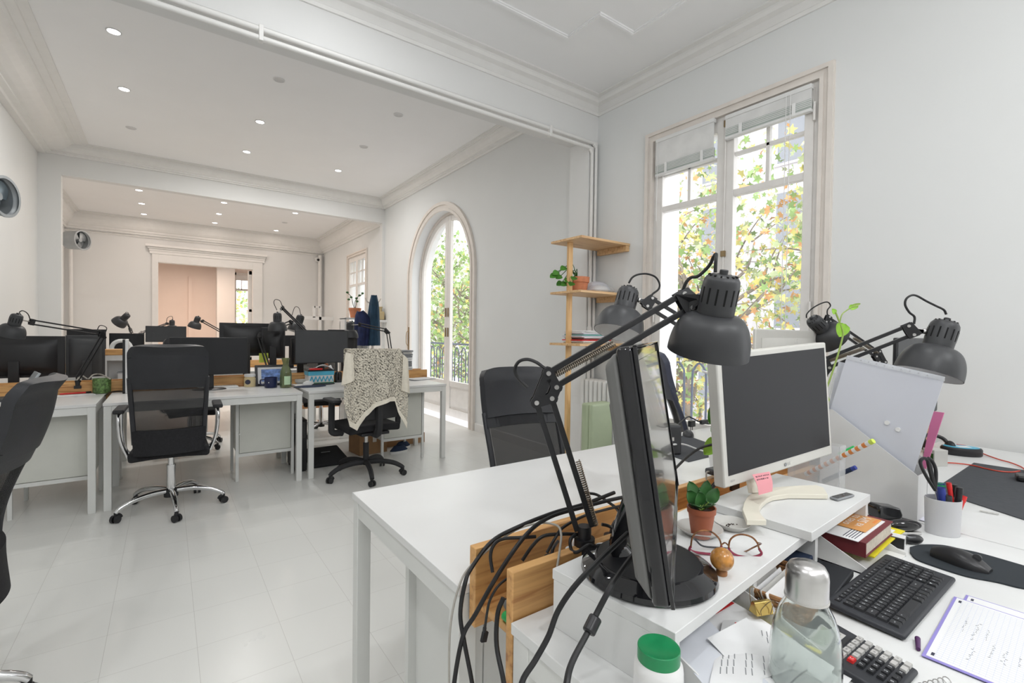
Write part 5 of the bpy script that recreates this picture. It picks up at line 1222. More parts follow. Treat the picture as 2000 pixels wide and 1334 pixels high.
pn = PZ(1472, 963, RZ2 + .01); pt = Tw @ V((-hw * .35, .04, -hh * .55))
MB().tube([pn, pn + V((.005, .01, .03)), pt + V((0, 0, -.03)), pt], .016, 10, 4, flat=.6).build('neck', 'creamp', t, world=True)
q = [PD(1469, 927, 1.098), PD(1502.6, 921, 1.125), PD(1508, 959.7, 1.10), PD(1481.6, 967, 1.075)]
t = thing('sticky_note', 'pink sticky note with handwriting hanging from the white monitor frame', 'note', tuple(q[3]))
MB().sheet(lambda u, v: q[0].lerp(q[1], u).lerp(q[3].lerp(q[2], u), v) + y * (-.004 * sin(pi * v)) , 4, 8, .0004).build('note', 'pink', t, world=True)
mb = MB(); rr_ = random.Random(5)
for row in range(2):
    u = .08
    while u < (.9 if row == 0 else .8):
        for k in range(2):
            u0 = u + rr_.random() * .04; v0 = .06 + row * .14
            f = lambda a, b: q[0].lerp(q[1], a).lerp(q[3].lerp(q[2], a), b) + y * (-.004 * sin(pi * b) - .0011)
            mb.tube([f(u0, v0 + .02 + rr_.random() * .02), f(u0 + rr_.uniform(-.02, .04), v0 + .09)], .00035, 4, 0)
        u += .085
mb.build('handwriting', 'ink', t, world=True, smooth=False)

# ---- the lamps ----------------------------------------------------------------
def dirv(a, b, c_): return AR * a + AU * b + AF * c_
bA = V((.682, .686, .822))
work_lamp('biggest grey work lamp, its long arms reaching over the edge-on monitor in the foreground', bA, PD(1055, 755, .95), PD(1340, 588, .95), PD(1381, 689, .94), dirv(.085, 1, -.30), .0758,
    [[PD(*q) for q in ((1397, 532, .9), (1398, 510, .9), (1399, 497, .905), (1394, 501, .91), (1385, 519, .92), (1364, 539, .93), (1350, 542, .94), (1340, 552, .945), (1333, 570, .95))],
     [PD(*q) for q in ((1030, 757, .95), (1011, 737, .95), (1006, 720, .95), (1014, 706, .95), (1030, 702, .95), (1048, 708, .95), (1065, 720, .95), (1086, 729, .95))],
     [PD(*q) for q in ((1124, 1044, .96), (1114, 1054, .95), (1116, 1074, .94), (1128, 1078, .93), (1150, 1064, .93), (1165, 1072, .93))]], clamp=.075, s=1.05)
work_lamp('grey work lamp in front of the wooden shelf, white inside of its shade showing', V((1.45, .815, .822)), PD(1447, 700, 1.53), PD(1268, 591, 1.55), PD(1207, 651, 1.53), dirv(.31, 1, .26), .0785,
    [[PD(*q) for q in ((1228, 553, 1.56), (1235, 542, 1.56), (1247, 536, 1.56), (1264, 535, 1.56), (1280, 541, 1.56), (1288, 554, 1.56), (1286, 565, 1.56), (1274, 575, 1.56), (1270, 585, 1.56))]], s=1.0)
work_lamp('grey work lamp in front of the bare right wall, head tilted over the plastic sleeves', V((1.76, .690, .822)), PD(1598, 716, 1.58), PD(1778, 645, 1.47), PD(1811, 732, 1.44), dirv(.36, 1, .0), .0840,
    [[PD(*q) for q in ((1848, 614, 1.46), (1843, 605, 1.46), (1827, 597, 1.46), (1809, 588, 1.46), (1791, 578, 1.46), (1780, 577, 1.46), (1770, 584, 1.46), (1768, 596, 1.46), (1776, 610, 1.46), (1786, 619, 1.46), (1785, 633, 1.46))]], s=1.0)
work_lamp('small-looking grey work lamp behind the trailing vine, head tipped on its side', V((2.78, .815, .822)), PD(1720, 697, 2.3), PD(1614, 624, 2.3), PD(1628, 664, 2.3), dirv(-.78, .66, -.15), .0775,
    [[PD(*q) for q in ((1575, 621, 2.3), (1576, 613, 2.3), (1587, 602, 2.3), (1603, 593, 2.3), (1616, 590, 2.3), (1622, 597, 2.3), (1616, 606, 2.3), (1616, 618, 2.3))]], s=.95)

# ---- monitors on the far side ---------------------------------------------------
a, b = PY(1470, 650, 1.02), PY(1592, 650, 1.02)
flat_monitor('white-backed monitor behind the framed white one, its maker logo faint', (a.x + b.x) / 2, 1.02, PY(1530, 850, 1.02).z, PY(1530, 644, 1.02).z, b.x - a.x, pi, 'screen', 'monw', .03, DT, None, .01, ('LG', .028, .0, 1.225, 'ltgrey', True))
a, b = PY(1727, 690, .60), PY(1832, 690, .60)
flat_monitor('dark grey monitor half hidden behind the lamp in front of the right wall', (a.x + b.x) / 2, .58, .93, PY(1770, 660, .60).z, b.x - a.x, radians(3), 'greyplastic', 'black', .03, DT, None, .006)

# ---- things on the risers --------------------------------------------------------
RZ1 = .8355
def on(px, py, z): return tuple(PZ(px, py, z))
for nm, px, py, r, lb in (('saucer', 1366, 1041, .0455, 'grey-white saucer under the small brown plastic pot'), ('saucer', 1429, 1031, .036, 'grey-white saucer with dark crumbs behind the glasses')):
    t = thing(nm, lb, 'saucer', on(px, py, RZ1), 0, 'saucers on the riser')
    MB().lathe([(.0001, .001), (r * .62, .001), (r * .66, .0), (r * .95, .011), (r, .012), (r, .0135), (r * .93, .0125), (r * .62, .003), (.0001, .003)], 48).build('dish', 'ltgrey', t)
    if r < .04:
        for k in range(1):
            mb = MB()
            for i in range(34):
                a = random.uniform(.2, 2.8); q_ = r * random.uniform(.35, .6); mb.ball((q_ * cos(a), q_ * sin(a) * .8 - .006, .004), random.uniform(.0006, .0014), 6, 4)
            o = mb.build('crumbs', 'soil', t); o['kind'] = 'stuff'
pb = PZ(1369, 1047, RZ1 + .003)
t = thing('potted_plant', 'small succulent with dark green leaves in a brown plastic pot', 'plant', tuple(pb))
MB().lathe([(.0001, 0), (.0185, 0), (.0255, .049), (.0275, .049), (.0280, .060), (.0255, .060), (.0235, .048), (.0001, .048)], 40).build('pot', 'potbrown', t)
MB().lathe([(.0001, .053), (.012, .054), (.0245, .051), (.0245, .047), (.0001, .046)], 24).build('soil', 'soil', t)
mb = MB()
for i, (a, el, L, b_) in enumerate(((0, 75, .056, .02), (40, 55, .045, .012), (85, 50, .040, .01), (150, 55, .050, .012), (200, 60, .055, .012), (250, 35, .040, .012), (300, 62, .050, .02), (340, 48, .045, .012), (110, 68, .052, .022), (180, 30, .036, .01), (20, 30, .036, .01))):
    d = V((cos(radians(a)) * cos(radians(el)), sin(radians(a)) * cos(radians(el)), sin(radians(el))))
    c0 = V((cos(radians(a)) * .004, sin(radians(a)) * .004, .055)) + d * b_ * .8
    mb.tube([V((0, 0, .052)), c0 + d * .003], .0014, 6, 2, 1)
    leaf_mesh(mb, c0, d, L * .74, .027, (0, 0, 1) if el < 50 else (-.45, -.8, .3), 0, .10)
mb.build('leaves', ['leafd', 'stem'], t)
# spectacles
GD = .892
t = thing('spectacles', 'red and tortoiseshell round spectacles standing folded on the riser', 'glasses', tuple(PD(1415, 1082, GD)))
L1 = [(1349.4, 1067), (1352.5, 1049), (1363, 1038.5), (1377.7, 1036.4), (1392.4, 1040.6), (1405, 1053), (1409, 1066)]; L1b = [(1409, 1066), (1407, 1077), (1395, 1082), (1375, 1081), (1356, 1078), (1347, 1073), (1349.4, 1067)]
L2 = [(1423, 1070), (1426, 1055), (1436.5, 1046), (1451, 1044), (1468, 1049), (1478.5, 1059.5), (1482.7, 1072)]; L2b = [(1482.7, 1072), (1487, 1082), (1470, 1088), (1443, 1086), (1428, 1078), (1423, 1070)]
gd = lambda q_: PD(q_[0], q_[1], GD)
MB().tube([gd(q_) for q_ in L1], .0017, 8, 4).tube([gd(q_) for q_ in L2], .0017, 8, 4).tube([gd((1409, 1064)), gd((1416, 1060)), gd((1423, 1066))], .0013, 8, 4).build('rim_top', 'tort', t, world=True)
MB().tube([gd(q_) for q_ in L1b], .0024, 8, 4).tube([gd(q_) for q_ in L2b], .0024, 8, 4).box(-.001, .001, -.001, .001, -.001, .001, T=Matrix.Translation(gd((1349, 1069)))).build('rim_bottom', 'rims', t, world=True)
MB().tube([PD(1351, 1048, GD), PD(1360, 1056, GD + .012), PD(1374, 1067, GD + .02), PD(1410, 1070, GD + .03), PD(1440, 1074, GD + .03)], .0017, 6, 4, flat=.6).build('temple', 'blackm', t, world=True)
MB().tube([PD(1480, 1060, GD - .04), PD(1486, 1062, GD - .02), PD(1470, 1070, GD + .0), PD(1452, 1078, GD + .02), PD(1420, 1078, GD + .03)], .0018, 6, 4, flat=.6).build('temple', 'tort', t, world=True)
for L in (L1 + L1b, L2 + L2b):
    MB().add([tuple(gd(q_)) for q_ in L[:-1]], [tuple(range(len(L) - 1))]).build('lens', 'glass', t, world=True, smooth=False)
c_ = PZ(1409.5, 1122, RZ1)
t = thing('wooden_ball', 'polished amber ball on a small turned ring, in front of the spectacles', 'ornament', tuple(c_))
MB().lathe([(.0001, 0), (.0088, 0), (.0092, .002), (.0088, .004), (.0092, .006), (.0085, .009), (.0001, .009)], 28).build('ring_base', 'amberd', t)
MB().ball((0, 0, .0265), .0192, 32, 20).build('ball', 'amber', t)
a, b = PZ(1628, 974, RZ2 + .004), PZ(1661, 965, RZ2 + .004); 
t = thing('remote_fob', 'little black glossy fob with a grey edge lying on the second riser', 'fob', tuple((a + b) / 2 - V((0, 0, .0038))), atan2((b - a).y, (b - a).x)); L_ = (b - a).length / 2
MB().box(-L_, L_, -.010, .010, 0, .006).build('shell', 'grey', t, bevel=.0028, seg=3); MB().box(-L_ + .004, L_ - .004, -.0075, .0075, .006, .0068).build('face', 'gloss', t, bevel=.0003)

# ---- under the risers --------------------------------------------------------------
def letter_tray(x0, x1, y0, y1, h, label, m='whitep'):
    t = thing('letter_tray', label, 'letter tray', ((x0 + x1) / 2, (y0 + y1) / 2, DT))
    MB().box(x0, x1, y0, y1, DT, DT + .003).build('bottom', m, t, world=True)
    for xx in (x0, x1 - .0025):
        MB().add([(a, b, c) for a in (xx, xx + .0025) for b, c in ((y0, DT), (y1, DT), (y1, DT + h), (y0 + (y1 - y0) * .55, DT + h), (y0 + .012, DT + .012), (y0, DT + .010))], [(0, 1, 2, 3, 4, 5), (11, 10, 9, 8, 7, 6)] + [(i, (i + 1) % 6, 6 + (i + 1) % 6, 6 + i) for i in range(6)]).build('side', m, t, world=True)
    MB().box(x0, x1, y1 - .0025, y1, DT, DT + h).build('back', m, t, world=True)
    return t
letter_tray(1.214, 1.40, .355, .575, .060, 'white letter tray holding the maroon book and yellow folder')
t = letter_tray(.60, .838, .285, .60, .062, 'white letter tray full of loose papers under the first riser')
t = thing('folder', 'yellow folder under the maroon book', 'folder', (1.40, .47, DT + .020), radians(2))
MB().sheet(lambda u, v: (-.12 + .24 * u, -.085 + .16 * v, .004 * sin(3 * u)), 6, 4, .003).build('cover', 'yellow', t); MB().sheet(lambda u, v: (-.11 + .20 * u, -.072 + .15 * v, .0045 + .004 * sin(3 * u)), 6, 4, .002).build('sheets', 'white', t)
t = thing('book', 'thick maroon book lying under the second riser', 'book', (1.330, .452, DT + .030), radians(2.5))
MB().box(-.098, .104, -.066, .06, .0, .0025).box(-.098, .104, -.066, .06, .0305, .033).box(-.1, -.096, -.066, .06, 0, .033).build('cover', 'maroon', t, bevel=.0008)
MB().box(-.096, .100, -.063, .058, .0025, .0305).build('page_block', 'pages', t)
t = thing('printed_sheet', 'printed white sheet lying on the maroon book', 'sheet', (1.318, .452, DT + .0632), radians(2))
MB().box(-.095, .095, -.055, .058, .0, .0012).build('sheet', 'white', t)
mb = MB()
for r in range(5): mb.box(-.085, -.085 + .06 + .015 * random.random(), -.046 + r * .0055, -.0445 + r * .0055, .0012, .0016)
mb.build('print', 'ink', t, smooth=False)
q = [PZ(1620.7, 1021, DT + .067), PZ(1697, 1037, DT + .067), PZ(1717, 1014.5, DT + .067), PZ(1652, 1000, DT + .067)]
ex = (q[1] - q[0]).normalized(); cc = V((1.350, .438, 0)); ang = 0
t = thing('card', 'orange card with white wording lying on the printed sheet', 'card', (cc.x, cc.y, DT + .0655), radians(2))
wx, wy = .060, .034
MB().box(-wx, wx, -wy, wy, 0, .0012).build('card_stock', 'orange', t, bevel=.0003)
MB().text('ones tu', .026, Matrix.Translation((.004, .014, .0014)), sx=1.15).text('va SIM', .027, Matrix.Translation((.008, -.009, .0014)), sx=1.15).build('wording', 'whitep', t, smooth=False)
MB().box(.020, .052, -.031, -.025, .0012, .0015).build('orange_button', mat('bright_orange', (.75, .25, .05), .5), t, smooth=False)
cc = PZ(1755, 1066, DT)
t = thing('glue_block', 'small square white plastic block with a dark strap beside the letter tray', 'box', tuple(cc), radians(8))
MB().box(-.018, .018, -.012, .016, 0, .024).build('block', 'whitep', t, bevel=.002); MB().box(-.0195, -.0135, -.0126, .0166, 0, .0245).build('strap', 'black', t)
cc = PZ(1728, 1018, DT)
t = thing('hole_punch', 'black hole punch behind the second riser end', 'hole punch', tuple(cc), radians(-30))
MB().box(-.035, .035, -.022, .022, 0, .012).build('base', 'blackm', t, bevel=.004); MB().prism([(-.035, 0), (.034, 0), (.036, .012), (.028, .030), (-.03, .038), (-.037, .03)], -.020, .020, Matrix.Translation((0, 0, .012)) @ Matrix.Rotation(pi / 2, 4, 'X')).build('handle', 'gloss', t, bevel=.004)
cc = PZ(1764, 1042, DT)
t = thing('stapler', 'black stapler lying beside the hole punch', 'stapler', tuple(cc), radians(-34))
MB().box(-.045, .04, -.012, .012, 0, .008).build('base', 'steel', t, bevel=.002); MB().ball((0, 0, .022), .044, 20, 12, sx=1.08, sy=.36, sz=.36).build('top_shell', 'gloss', t)
cc = PZ(1783, 1062, DT)
t = thing('staple_remover', 'small black gadget at the edge of the dark mouse pad', 'gadget', tuple(cc), radians(-30))
MB().ball((0, 0, .011), .024, 16, 10, sx=1.1, sy=.5, sz=.5).build('shell', 'black', t); MB().box(-.02, .0, -.008, .008, .018, .0205).build('window', 'grey', t)
# wicker basket
t = thing('wicker_basket', 'brown wicker basket of papers under the first riser behind the steel-capped bottle', 'basket', (.93, .425, DT), radians(6))
mb = MB()
hx, hy, bz = .078, .062, .056
for lv in range(9):
    z_ = .004 + lv * bz / 9; k = .88 + .12 * lv / 8
    pts = []
    for i in range(41):
        a = 2 * pi * i / 40; ca, sa = cos(a), sin(a); ca, sa = math.copysign(abs(ca) ** .45, ca), math.copysign(abs(sa) ** .45, sa)
        pts.append((hx * k * ca, hy * k * sa, z_ + .0018 * (1 if (i + lv) % 2 else -1)))
    mb.tube(pts, .0034, 6, 0)
mb.box(-hx * .9, hx * .9, -hy * .9, hy * .9, .001, .004)
mb.build('weave', 'wicker', t)
pts = []
for i in range(41):
    a = 2 * pi * i / 40; ca, sa = cos(a), sin(a); ca, sa = math.copysign(abs(ca) ** .45, ca), math.copysign(abs(sa) ** .45, sa); pts.append((hx * ca, hy * sa, bz))
MB().tube(pts, .0048, 8, 0).build('rim', 'wicker', t)
for i in range(7):
    tt = thing('envelope', 'white envelope standing in the wicker basket', 'envelope', (.905 + i * .004, .425 + (i - 3) * .012, DT + .008), radians(6), 'envelopes in the wicker basket')
    MB().box(-.06, .06, -.0008, .0008, 0, .060 - .002 * (i % 3), T=Matrix.Rotation(radians(-22), 4, 'X')).build('paper', random.choice(['white', 'ltgrey', 'white', 'white']), tt)
cl_ = PZ(1487, 1180, DT + .052)
t = thing('binder_clip', 'gold binder clip on the near rim of the wicker basket', 'binder clip', (cl_.x, cl_.y, DT + .038), radians(-22))
MB().prism([(-.010, 0), (.010, 0), (.0035, .020), (-.0035, .020)], -.017, .017, Matrix.Rotation(pi / 2, 4, 'Z') @ Matrix.Rotation(pi / 2, 4, 'X')).build('body', 'gold', t, bevel=.0008)
for s in (-1, 1): MB().tube([(-.009, s * .011, .002), (-.011, s * .012, .012), (-.005, s * .022, .030), (.005, s * .022, .030), (.011, s * .012, .012), (.009, s * .011, .002)], .0007, 6, 4).build('wire_handle', 'brass', t)
for i, (x_, y_, z_, a_, b_, lb, m) in enumerate(((1.095, .462, .0, .082, .085, 'black notebook lying under the gap between the risers', 'darkbook'), (1.115, .50, .0165, .06, .052, 'smaller navy notebook on top of the black notebook', 'padn'))):
    t = thing('notebook', lb, 'notebook', (x_, y_, DT + z_), radians(7))
    MB().box(-a_, a_, -b_, b_, 0, .0155).build('cover', m, t, bevel=.0025); MB().box(-a_ + .003, a_ + .0005, -b_ + .002, b_ - .002, .003, .0125).build('pages', 'pages', t)
# papers in the first letter tray
def curl(x0, x1, y0, y1, z0, lift, tw=0, ph=0):
    def f(u, v):
        x_ = x0 + (x1 - x0) * u; y_ = y0 + (y1 - y0) * v; cx, cy = (x0 + x1) / 2, (y0 + y1) / 2
        dx, dy = x_ - cx, y_ - cy
        return (cx + dx * cos(tw) - dy * sin(tw), cy + dx * sin(tw) + dy * cos(tw), z0 + lift * (.5 + .5 * cos(pi * (1 - v) + ph)) * (.4 + .6 * u))
    return f
for i, (lb, args, m) in enumerate((('cream printed letter at the bottom of the letter tray', (.61, .825, .265, .50, DT + .006, .012, .02), 'pages'), ('white letter with text and a red mark in the letter tray', (.625, .82, .285, .48, DT + .018, .016, -.05), 'white'), ('long pale blue envelope in the letter tray', (.61, .70, .30, .50, DT + .036, .010, -.40), 'envel'), ('folded white paper standing up in the letter tray', (.66, .74, .315, .40, DT + .036, .028, -.25, .6), 'white'))):
    t = thing('letter', lb, 'paper', ((args[0] + args[1]) / 2, (args[2] + args[3]) / 2, args[4]), 0)
    f = curl(*args); MB().sheet(f, 8, 10, .0007).build('sheet', 'white' if m == 'pages' else m, t, world=True)
    if i == 1:
        mb = MB()
        for r in range(7):
            for k in range(5):
                u = .35 + k * .085; v = .12 + r * .09
                a, b = V(f(u, v)) + V((0, 0, .0009)), V(f(u + .07, v)) + V((0, 0, .0009)); mb.bar(a, b, .0016, .0003, up=(0, 1, 0))
        mb.build('print', 'ink', t, world=True, smooth=False)
        a, b = V(f(.70, .88)) + V((0, 0, .0012)), V(f(.98, .88)) + V((0, 0, .0012)); MB().bar(a, b, .009, .0004, up=(0, 1, 0)).build('red_mark', 'red', t, world=True, smooth=False)
    if i == 0:
        mb = MB()
        for r in range(4): a, b = V(f(.2, .05 + .05 * r)) + V((0, 0, .0009)), V(f(.9, .05 + .05 * r)) + V((0, 0, .0009)); mb.bar(a, b, .001, .0003, up=(0, 1, 0))
        mb.build('print', 'ink', t, world=True, smooth=False)
t = thing('letter', 'printed white letter lying on top at the front of the letter tray', 'paper', tuple(PZ(1450, 1290, DT + .034)))
q = [PZ(*a, DT + .034) for a in ((1412, 1212), (1507, 1226), (1524, 1345), (1385, 1345))]
f = lambda u, v: q[0].lerp(q[1], u).lerp(q[3].lerp(q[2], u), v) + V((0, 0, .006 * sin(2.5 * u + v)))
MB().sheet(f, 8, 8, .0006).build('sheet', 'white', t, world=True)
mb = MB()
for r in range(9):
    if r in (3, 6): continue
    for k in range(7):
        u = .12 + r * .095; v = .15 + k * .105
        a, b = f(u, v) + V((0, 0, .0008)), f(u + .012, v + .09) + V((0, 0, .0008)); mb.bar(a, b, .0013, .0003)
mb.build('print', 'grey', t, world=True, smooth=False)
a, b = f(.30, .06) + V((0, 0, .001)), f(.36, .26) + V((0, 0, .001)); MB().bar(a, b, .007, .0004).build('red_mark', 'red', t, world=True, smooth=False)
t = thing('divider_card', 'yellow-edged card sheet along the side of the letter tray', 'card', (.83, .44, DT + .004)); MB().box(.826, .8335, .31, .57, DT + .004, DT + .018).build('card', 'yellow', t, world=True)

# ---- file boxes, sleeves, holders ----------------------------------------------------
FX = 1.690
yn, yf = .408, .650
ztn = PX(1782, 925, FX).z; ztf = PX(1625, 800, FX).z
def slab(mb, x0, x1, pts):
    n_ = len(pts); mb.add([(a, b, c) for a in (x0, x1) for b, c in pts], [tuple(range(n_)), tuple(range(2 * n_ - 1, n_ - 1, -1))] + [(i, (i + 1) % n_, n_ + (i + 1) % n_, n_ + i) for i in range(n_)]); return mb
for k, (xa, lb) in enumerate(((FX, 'milky magazine file beside the white monitor, holding the clear sleeves'), (FX + .088, 'second milky magazine file standing behind the first'))):
    t = thing('magazine_file', lb, 'magazine file', (xa + .04, (yn + yf) / 2, DT), 0)
    pts = [(yn, DT), (yf, DT), (yf, ztf - .0), (yf - .03, ztf), (yn + .004, ztn), (yn, ztn - .004)]
    slab(slab(MB(), xa, xa + .002, pts), xa + .080, xa + .082, pts).build('side', 'filebox', t, world=True, smooth=False)
    MB().box(xa, xa + .082, yn - .002, yn, DT, ztn - .004).build('front', 'filebox', t, world=True, smooth=False); MB().box(xa, xa + .082, yf, yf + .002, DT, ztf).box(xa, xa + .082, yn, yf, DT, DT + .002).build('back', 'filebox', t, world=True, smooth=False)
def quad_px(name, label, cat, X_, pts, m, th=.0012, group=None, bow=.006):
    q = [PX(a, b, X_) for a, b in pts]
    t = thing(name, label, cat, tuple(q[2] if q[2].z < q[3].z else q[3]), 0, group)
    MB().sheet(lambda u, v: q[0].lerp(q[1], u).lerp(q[3].lerp(q[2], u), v) + V((bow * sin(pi * u) * (1 - v), 0, 0)), 10, 10, th).build('sheet', m, t, world=True)
    return t, q
t, q = quad_px('plastic_sleeve', 'clear punched plastic sleeve standing in the magazine file, nearest the camera', 'plastic sleeve', FX + .018, ((1655, 694), (1846, 736), (1784, 925), (1606, 850)), 'frost', group=None)
mb = MB()
for i in range(9):
    c0 = q[0].lerp(q[1], .16 + i * .085) + V((-.0015, 0, -.006)); mb.ball(c0, .0022, 8, 5)
mb.sheet(lambda u, v: q[0].lerp(q[1], u) + V((-.002, 0, -.012 * v)), 6, 1, .0006)
mb.build('hole_strip', 'clear', t, world=True)
for u, v in ((.62, .60), (.74, .63)):
    c0 = q[0].lerp(q[1], u).lerp(q[3].lerp(q[2], u), v); MB().cyl(c0 + V((-.003, 0, 0)), c0 + V((.002, 0, 0)), .0062, n=16).build('snap_button', 'whitep', t, world=True)
quad_px('plastic_sleeve', 'clear plastic sleeve just behind the nearest one in the magazine file', 'plastic sleeve', FX + .04, ((1638, 706), (1835, 752), (1790, 905), (1612, 830)), 'frost', bow=.01)
quad_px('plastic_sleeve', 'clear plastic sleeve leaning furthest left in the magazine file', 'plastic sleeve', FX + .06, ((1628, 728), (1800, 770), (1780, 900), (1608, 840)), 'clear', bow=.012)
quad_px('folder', 'pink folder standing in the magazine file behind the clear sleeves', 'folder', FX + .105, ((1822, 803), (1845, 806), (1806, 925), (1798, 922)), 'magenta', th=.006, bow=0)
# clear pen holder behind the second riser
HX = 1.50
t = thing('acrylic_holder', 'clear acrylic pen holder standing behind the second riser', 'pen holder', (HX + .02, .62, DT))
a, b = PX(1576, 900, HX), PX(1640, 900, HX); y0_, y1_ = min(a.y, b.y), max(a.y, b.y); zt_ = PX(1610, 868, HX).z
y0_ = max(y0_, .50); y1_ = .665
for bx_ in ((HX, HX + .002, y0_, y1_), (HX + .04, HX + .042, y0_, y1_), (HX, HX + .042, y0_, y0_ + .002), (HX, HX + .042, y1_ - .002, y1_)): MB().box(*bx_, DT, zt_).build('wall', 'clear', t, world=True, smooth=False)
MB().box(HX, HX + .042, y0_, y1_, DT, DT + .003).build('base', 'clear', t, world=True, smooth=False)
a, b = PD(1574, 926, 1.42), PD(1706, 861, 1.24)
t = thing('striped_tube', 'orange and white striped tube sticking out of the clear holder', 'tube', tuple(a))
L_ = (b - a).length; mb = MB()
n_ = 22
for i in range(n_):
    p0, p1 = a.lerp(b, i / n_), a.lerp(b, (i + 1) / n_)
    mb.cyl(p0, p1, .0065, n=12, mi=(i % 2) if i < n_ - 1 else 2)
mb.build('tube', ['whitep', mat('orange_stripe', (.70, .24, .06), .4), 'lime'], t, world=True)
for lb, p, q_, r, m in (('green pen above the striped tube', (1638, 888, 1.42), (1661, 877, 1.40), .0055, 'greenl'), ('dark marker with a violet end in the clear holder', (1608, 940, 1.45), (1664, 916, 1.38), .0065, 'padn')):
    a, b = PD(*p), PD(*q_); t = thing('marker_pen', lb, 'pen', tuple(a)); MB().cyl(a, b, r, n=12).build('barrel', m, t, world=True); MB().cyl(b, b + (b - a).normalized() * .012, r * .95, n=12).build('end_cap', m if m == 'greenl' else 'blue', t, world=True)

# ---- pen cup --------------------------------------------------------------------------
cc = PZ(1853, 1046, DT) + V((.004, .014, 0))
cpd = (cc - V((0, 0, DT))).dot(AF)
ch_ = .093
t = thing('pen_cup', 'oval frosted plastic cup full of pens and scissors', 'pen cup', tuple(cc), radians(-50))
MB().lathe([(.0001, 0), (.037, 0), (.040, ch_), (.0386, ch_), (.0358, .003), (.0001, .003)], 40, sx=.98, sy=.80).build('cup', 'cupm', t)
def pen(label, px0, py0, px1, py1, r, m, cap=None, dd=0.0, name='pen'):
    d_ = (V((cc.x, cc.y, DT + .1)) - CAM).dot(AF)
    a, b = PD(px0, py0, d_ + dd), PD(px1, py1, d_ + dd); t = thing(name, label, 'pen', tuple(a), 0)
    MB().cyl(a, b, r * .9, r, 14).build('barrel', m, t, world=True); e = (b - a).normalized()
    MB().cyl(b - e * .016, b, r * 1.08, r * .98, 14).build('cap', cap or m, t, world=True)
pen('blue capped marker in the pen cup', 1846, 1030, 1838, 952, .0085, 'blue', dd=-.006)
pen('green capped marker behind the blue one in the pen cup', 1846, 1025, 1838, 944, .0085, 'blue', 'greenl', dd=.016)
pen('slim red pen standing tallest in the pen cup', 1866, 1025, 1853, 943, .0055, 'red', dd=.0)
pen('black pen behind the red one in the pen cup', 1858, 1025, 1865, 947, .0060, 'black', dd=.012)
pen('black pen with a flat clip at the front right of the pen cup', 1866, 1030, 1874, 952, .0075, 'black', dd=-.008)
pen('short dark pen end in the middle of the pen cup', 1850, 1030, 1852, 968, .0080, 'greyplastic', dd=-.012)
pen('red marker leaning on the right rim of the pen cup', 1858, 1030, 1882, 968, .0080, 'red', dd=.010)
pen('yellow highlighter showing through the frosted cup', 1860, 1036, 1853, 996, .0100, 'yellow', dd=-.010)
t = thing('scissors', 'scissors with black handles standing in the pen cup', 'scissors', tuple(PD(1838, 1010, cpd)))
d_ = cpd - .004
for L in ([(1827, 958), (1812, 935), (1800, 912), (1798, 900), (1806, 895), (1815, 905), (1820, 925), (1824, 945)], [(1826, 955), (1828, 935), (1827, 915), (1820, 900), (1812, 896), (1815, 915), (1820, 935), (1824, 950)]):
    MB().tube([PD(a, b, d_) for a, b in L], .0042, 8, 4).build('handle', 'black', t, world=True)
MB().bar(PD(1824, 948, d_), PD(1836, 1000, d_), .007, .0015).bar(PD(1828, 950, d_ + .004), PD(1834, 1000, d_ + .004), .006, .0015).build('blades', 'steel', t, world=True)
for lb, poly, z_, m in (('lilac-edged papers lying behind the pen cup', ((1796, 975), (1822, 985), (1818, 1020), (1793, 1012)), DT, 'white'), ('grey sheet at the foot of the magazine file', ((1793, 1000), (1820, 1008), (1818, 1022), (1793, 1015)), DT + .0016, 'lav')):
    pts = [PZ(a, b, z_) for a, b in poly]; o = MB().prism([(p.x, p.y) for p in pts], z_, z_ + .0014).build('paper_sheet', m, world=True, smooth=False); tag(o, lb, 'paper')
for lb, a, b in (('black pen lying behind the pen cup by the magazine file', (1794, 975), (1820, 968)), ('second black pen crossing the first behind the pen cup', (1795, 960), (1815, 976))):
    p, q_ = PZ(*a, DT + .006), PZ(*b, DT + .006); t = thing('pen', lb, 'pen', tuple(p)); MB().cyl(p, q_, .0045, .003).build('barrel', 'black', t, world=True); MB().cyl(p, p + (q_ - p) * .3, .0052).build('cap', 'black', t, world=True)

# ---- mouse pad, mouse, mats --------------------------------------------------------------
pts = smooth_path([PZ(a, b, DT + .004) for a, b in ((1777, 1068), (1800, 1063), (1841, 1064), (1880, 1072), (1920, 1081), (2000, 1104), (2060, 1122), (2075, 1140), (2060, 1152), (2000, 1148), (1949, 1136), (1900, 1127), (1869, 1119), (1826, 1105), (1789, 1091), (1777, 1078))], 4)
o = MB().prism([(p.x, p.y) for p in pts], DT + .0004, DT + .004).build('mouse_pad', 'padb', world=True, bevel=.001); tag(o, 'dark shaped mouse pad with a wrist rest under the black mouse', 'mouse pad')
cc = PZ(1874, 1100, DT + .006)
t = thing('computer_mouse', 'black wireless mouse on the dark shaped pad', 'mouse', (cc.x + .008, cc.y, DT + .0042), radians(-95))
def msurf(u, v):
    a = pi * u; x_ = -.050 + .100 * v; w_ = .028 * (sin(pi * (v * .86 + .08)) ** .45) * (1 - .10 * sin(2 * pi * v)); h_ = .030 * sin(pi * (v * .80 + .16)) ** .7
    return V((x_, -w_ * cos(a), h_ * sin(a) ** .7))
mb = MB(); nu, nv = 18, 18
vs = [msurf(i / nu, j / nv) for i in range(nu + 1) for j in range(nv + 1)]; ix = lambda i, j: i * (nv + 1) + j
fs = [(ix(i, j), ix(i + 1, j), ix(i + 1, j + 1), ix(i, j + 1)) for i in range(nu) for j in range(nv)]
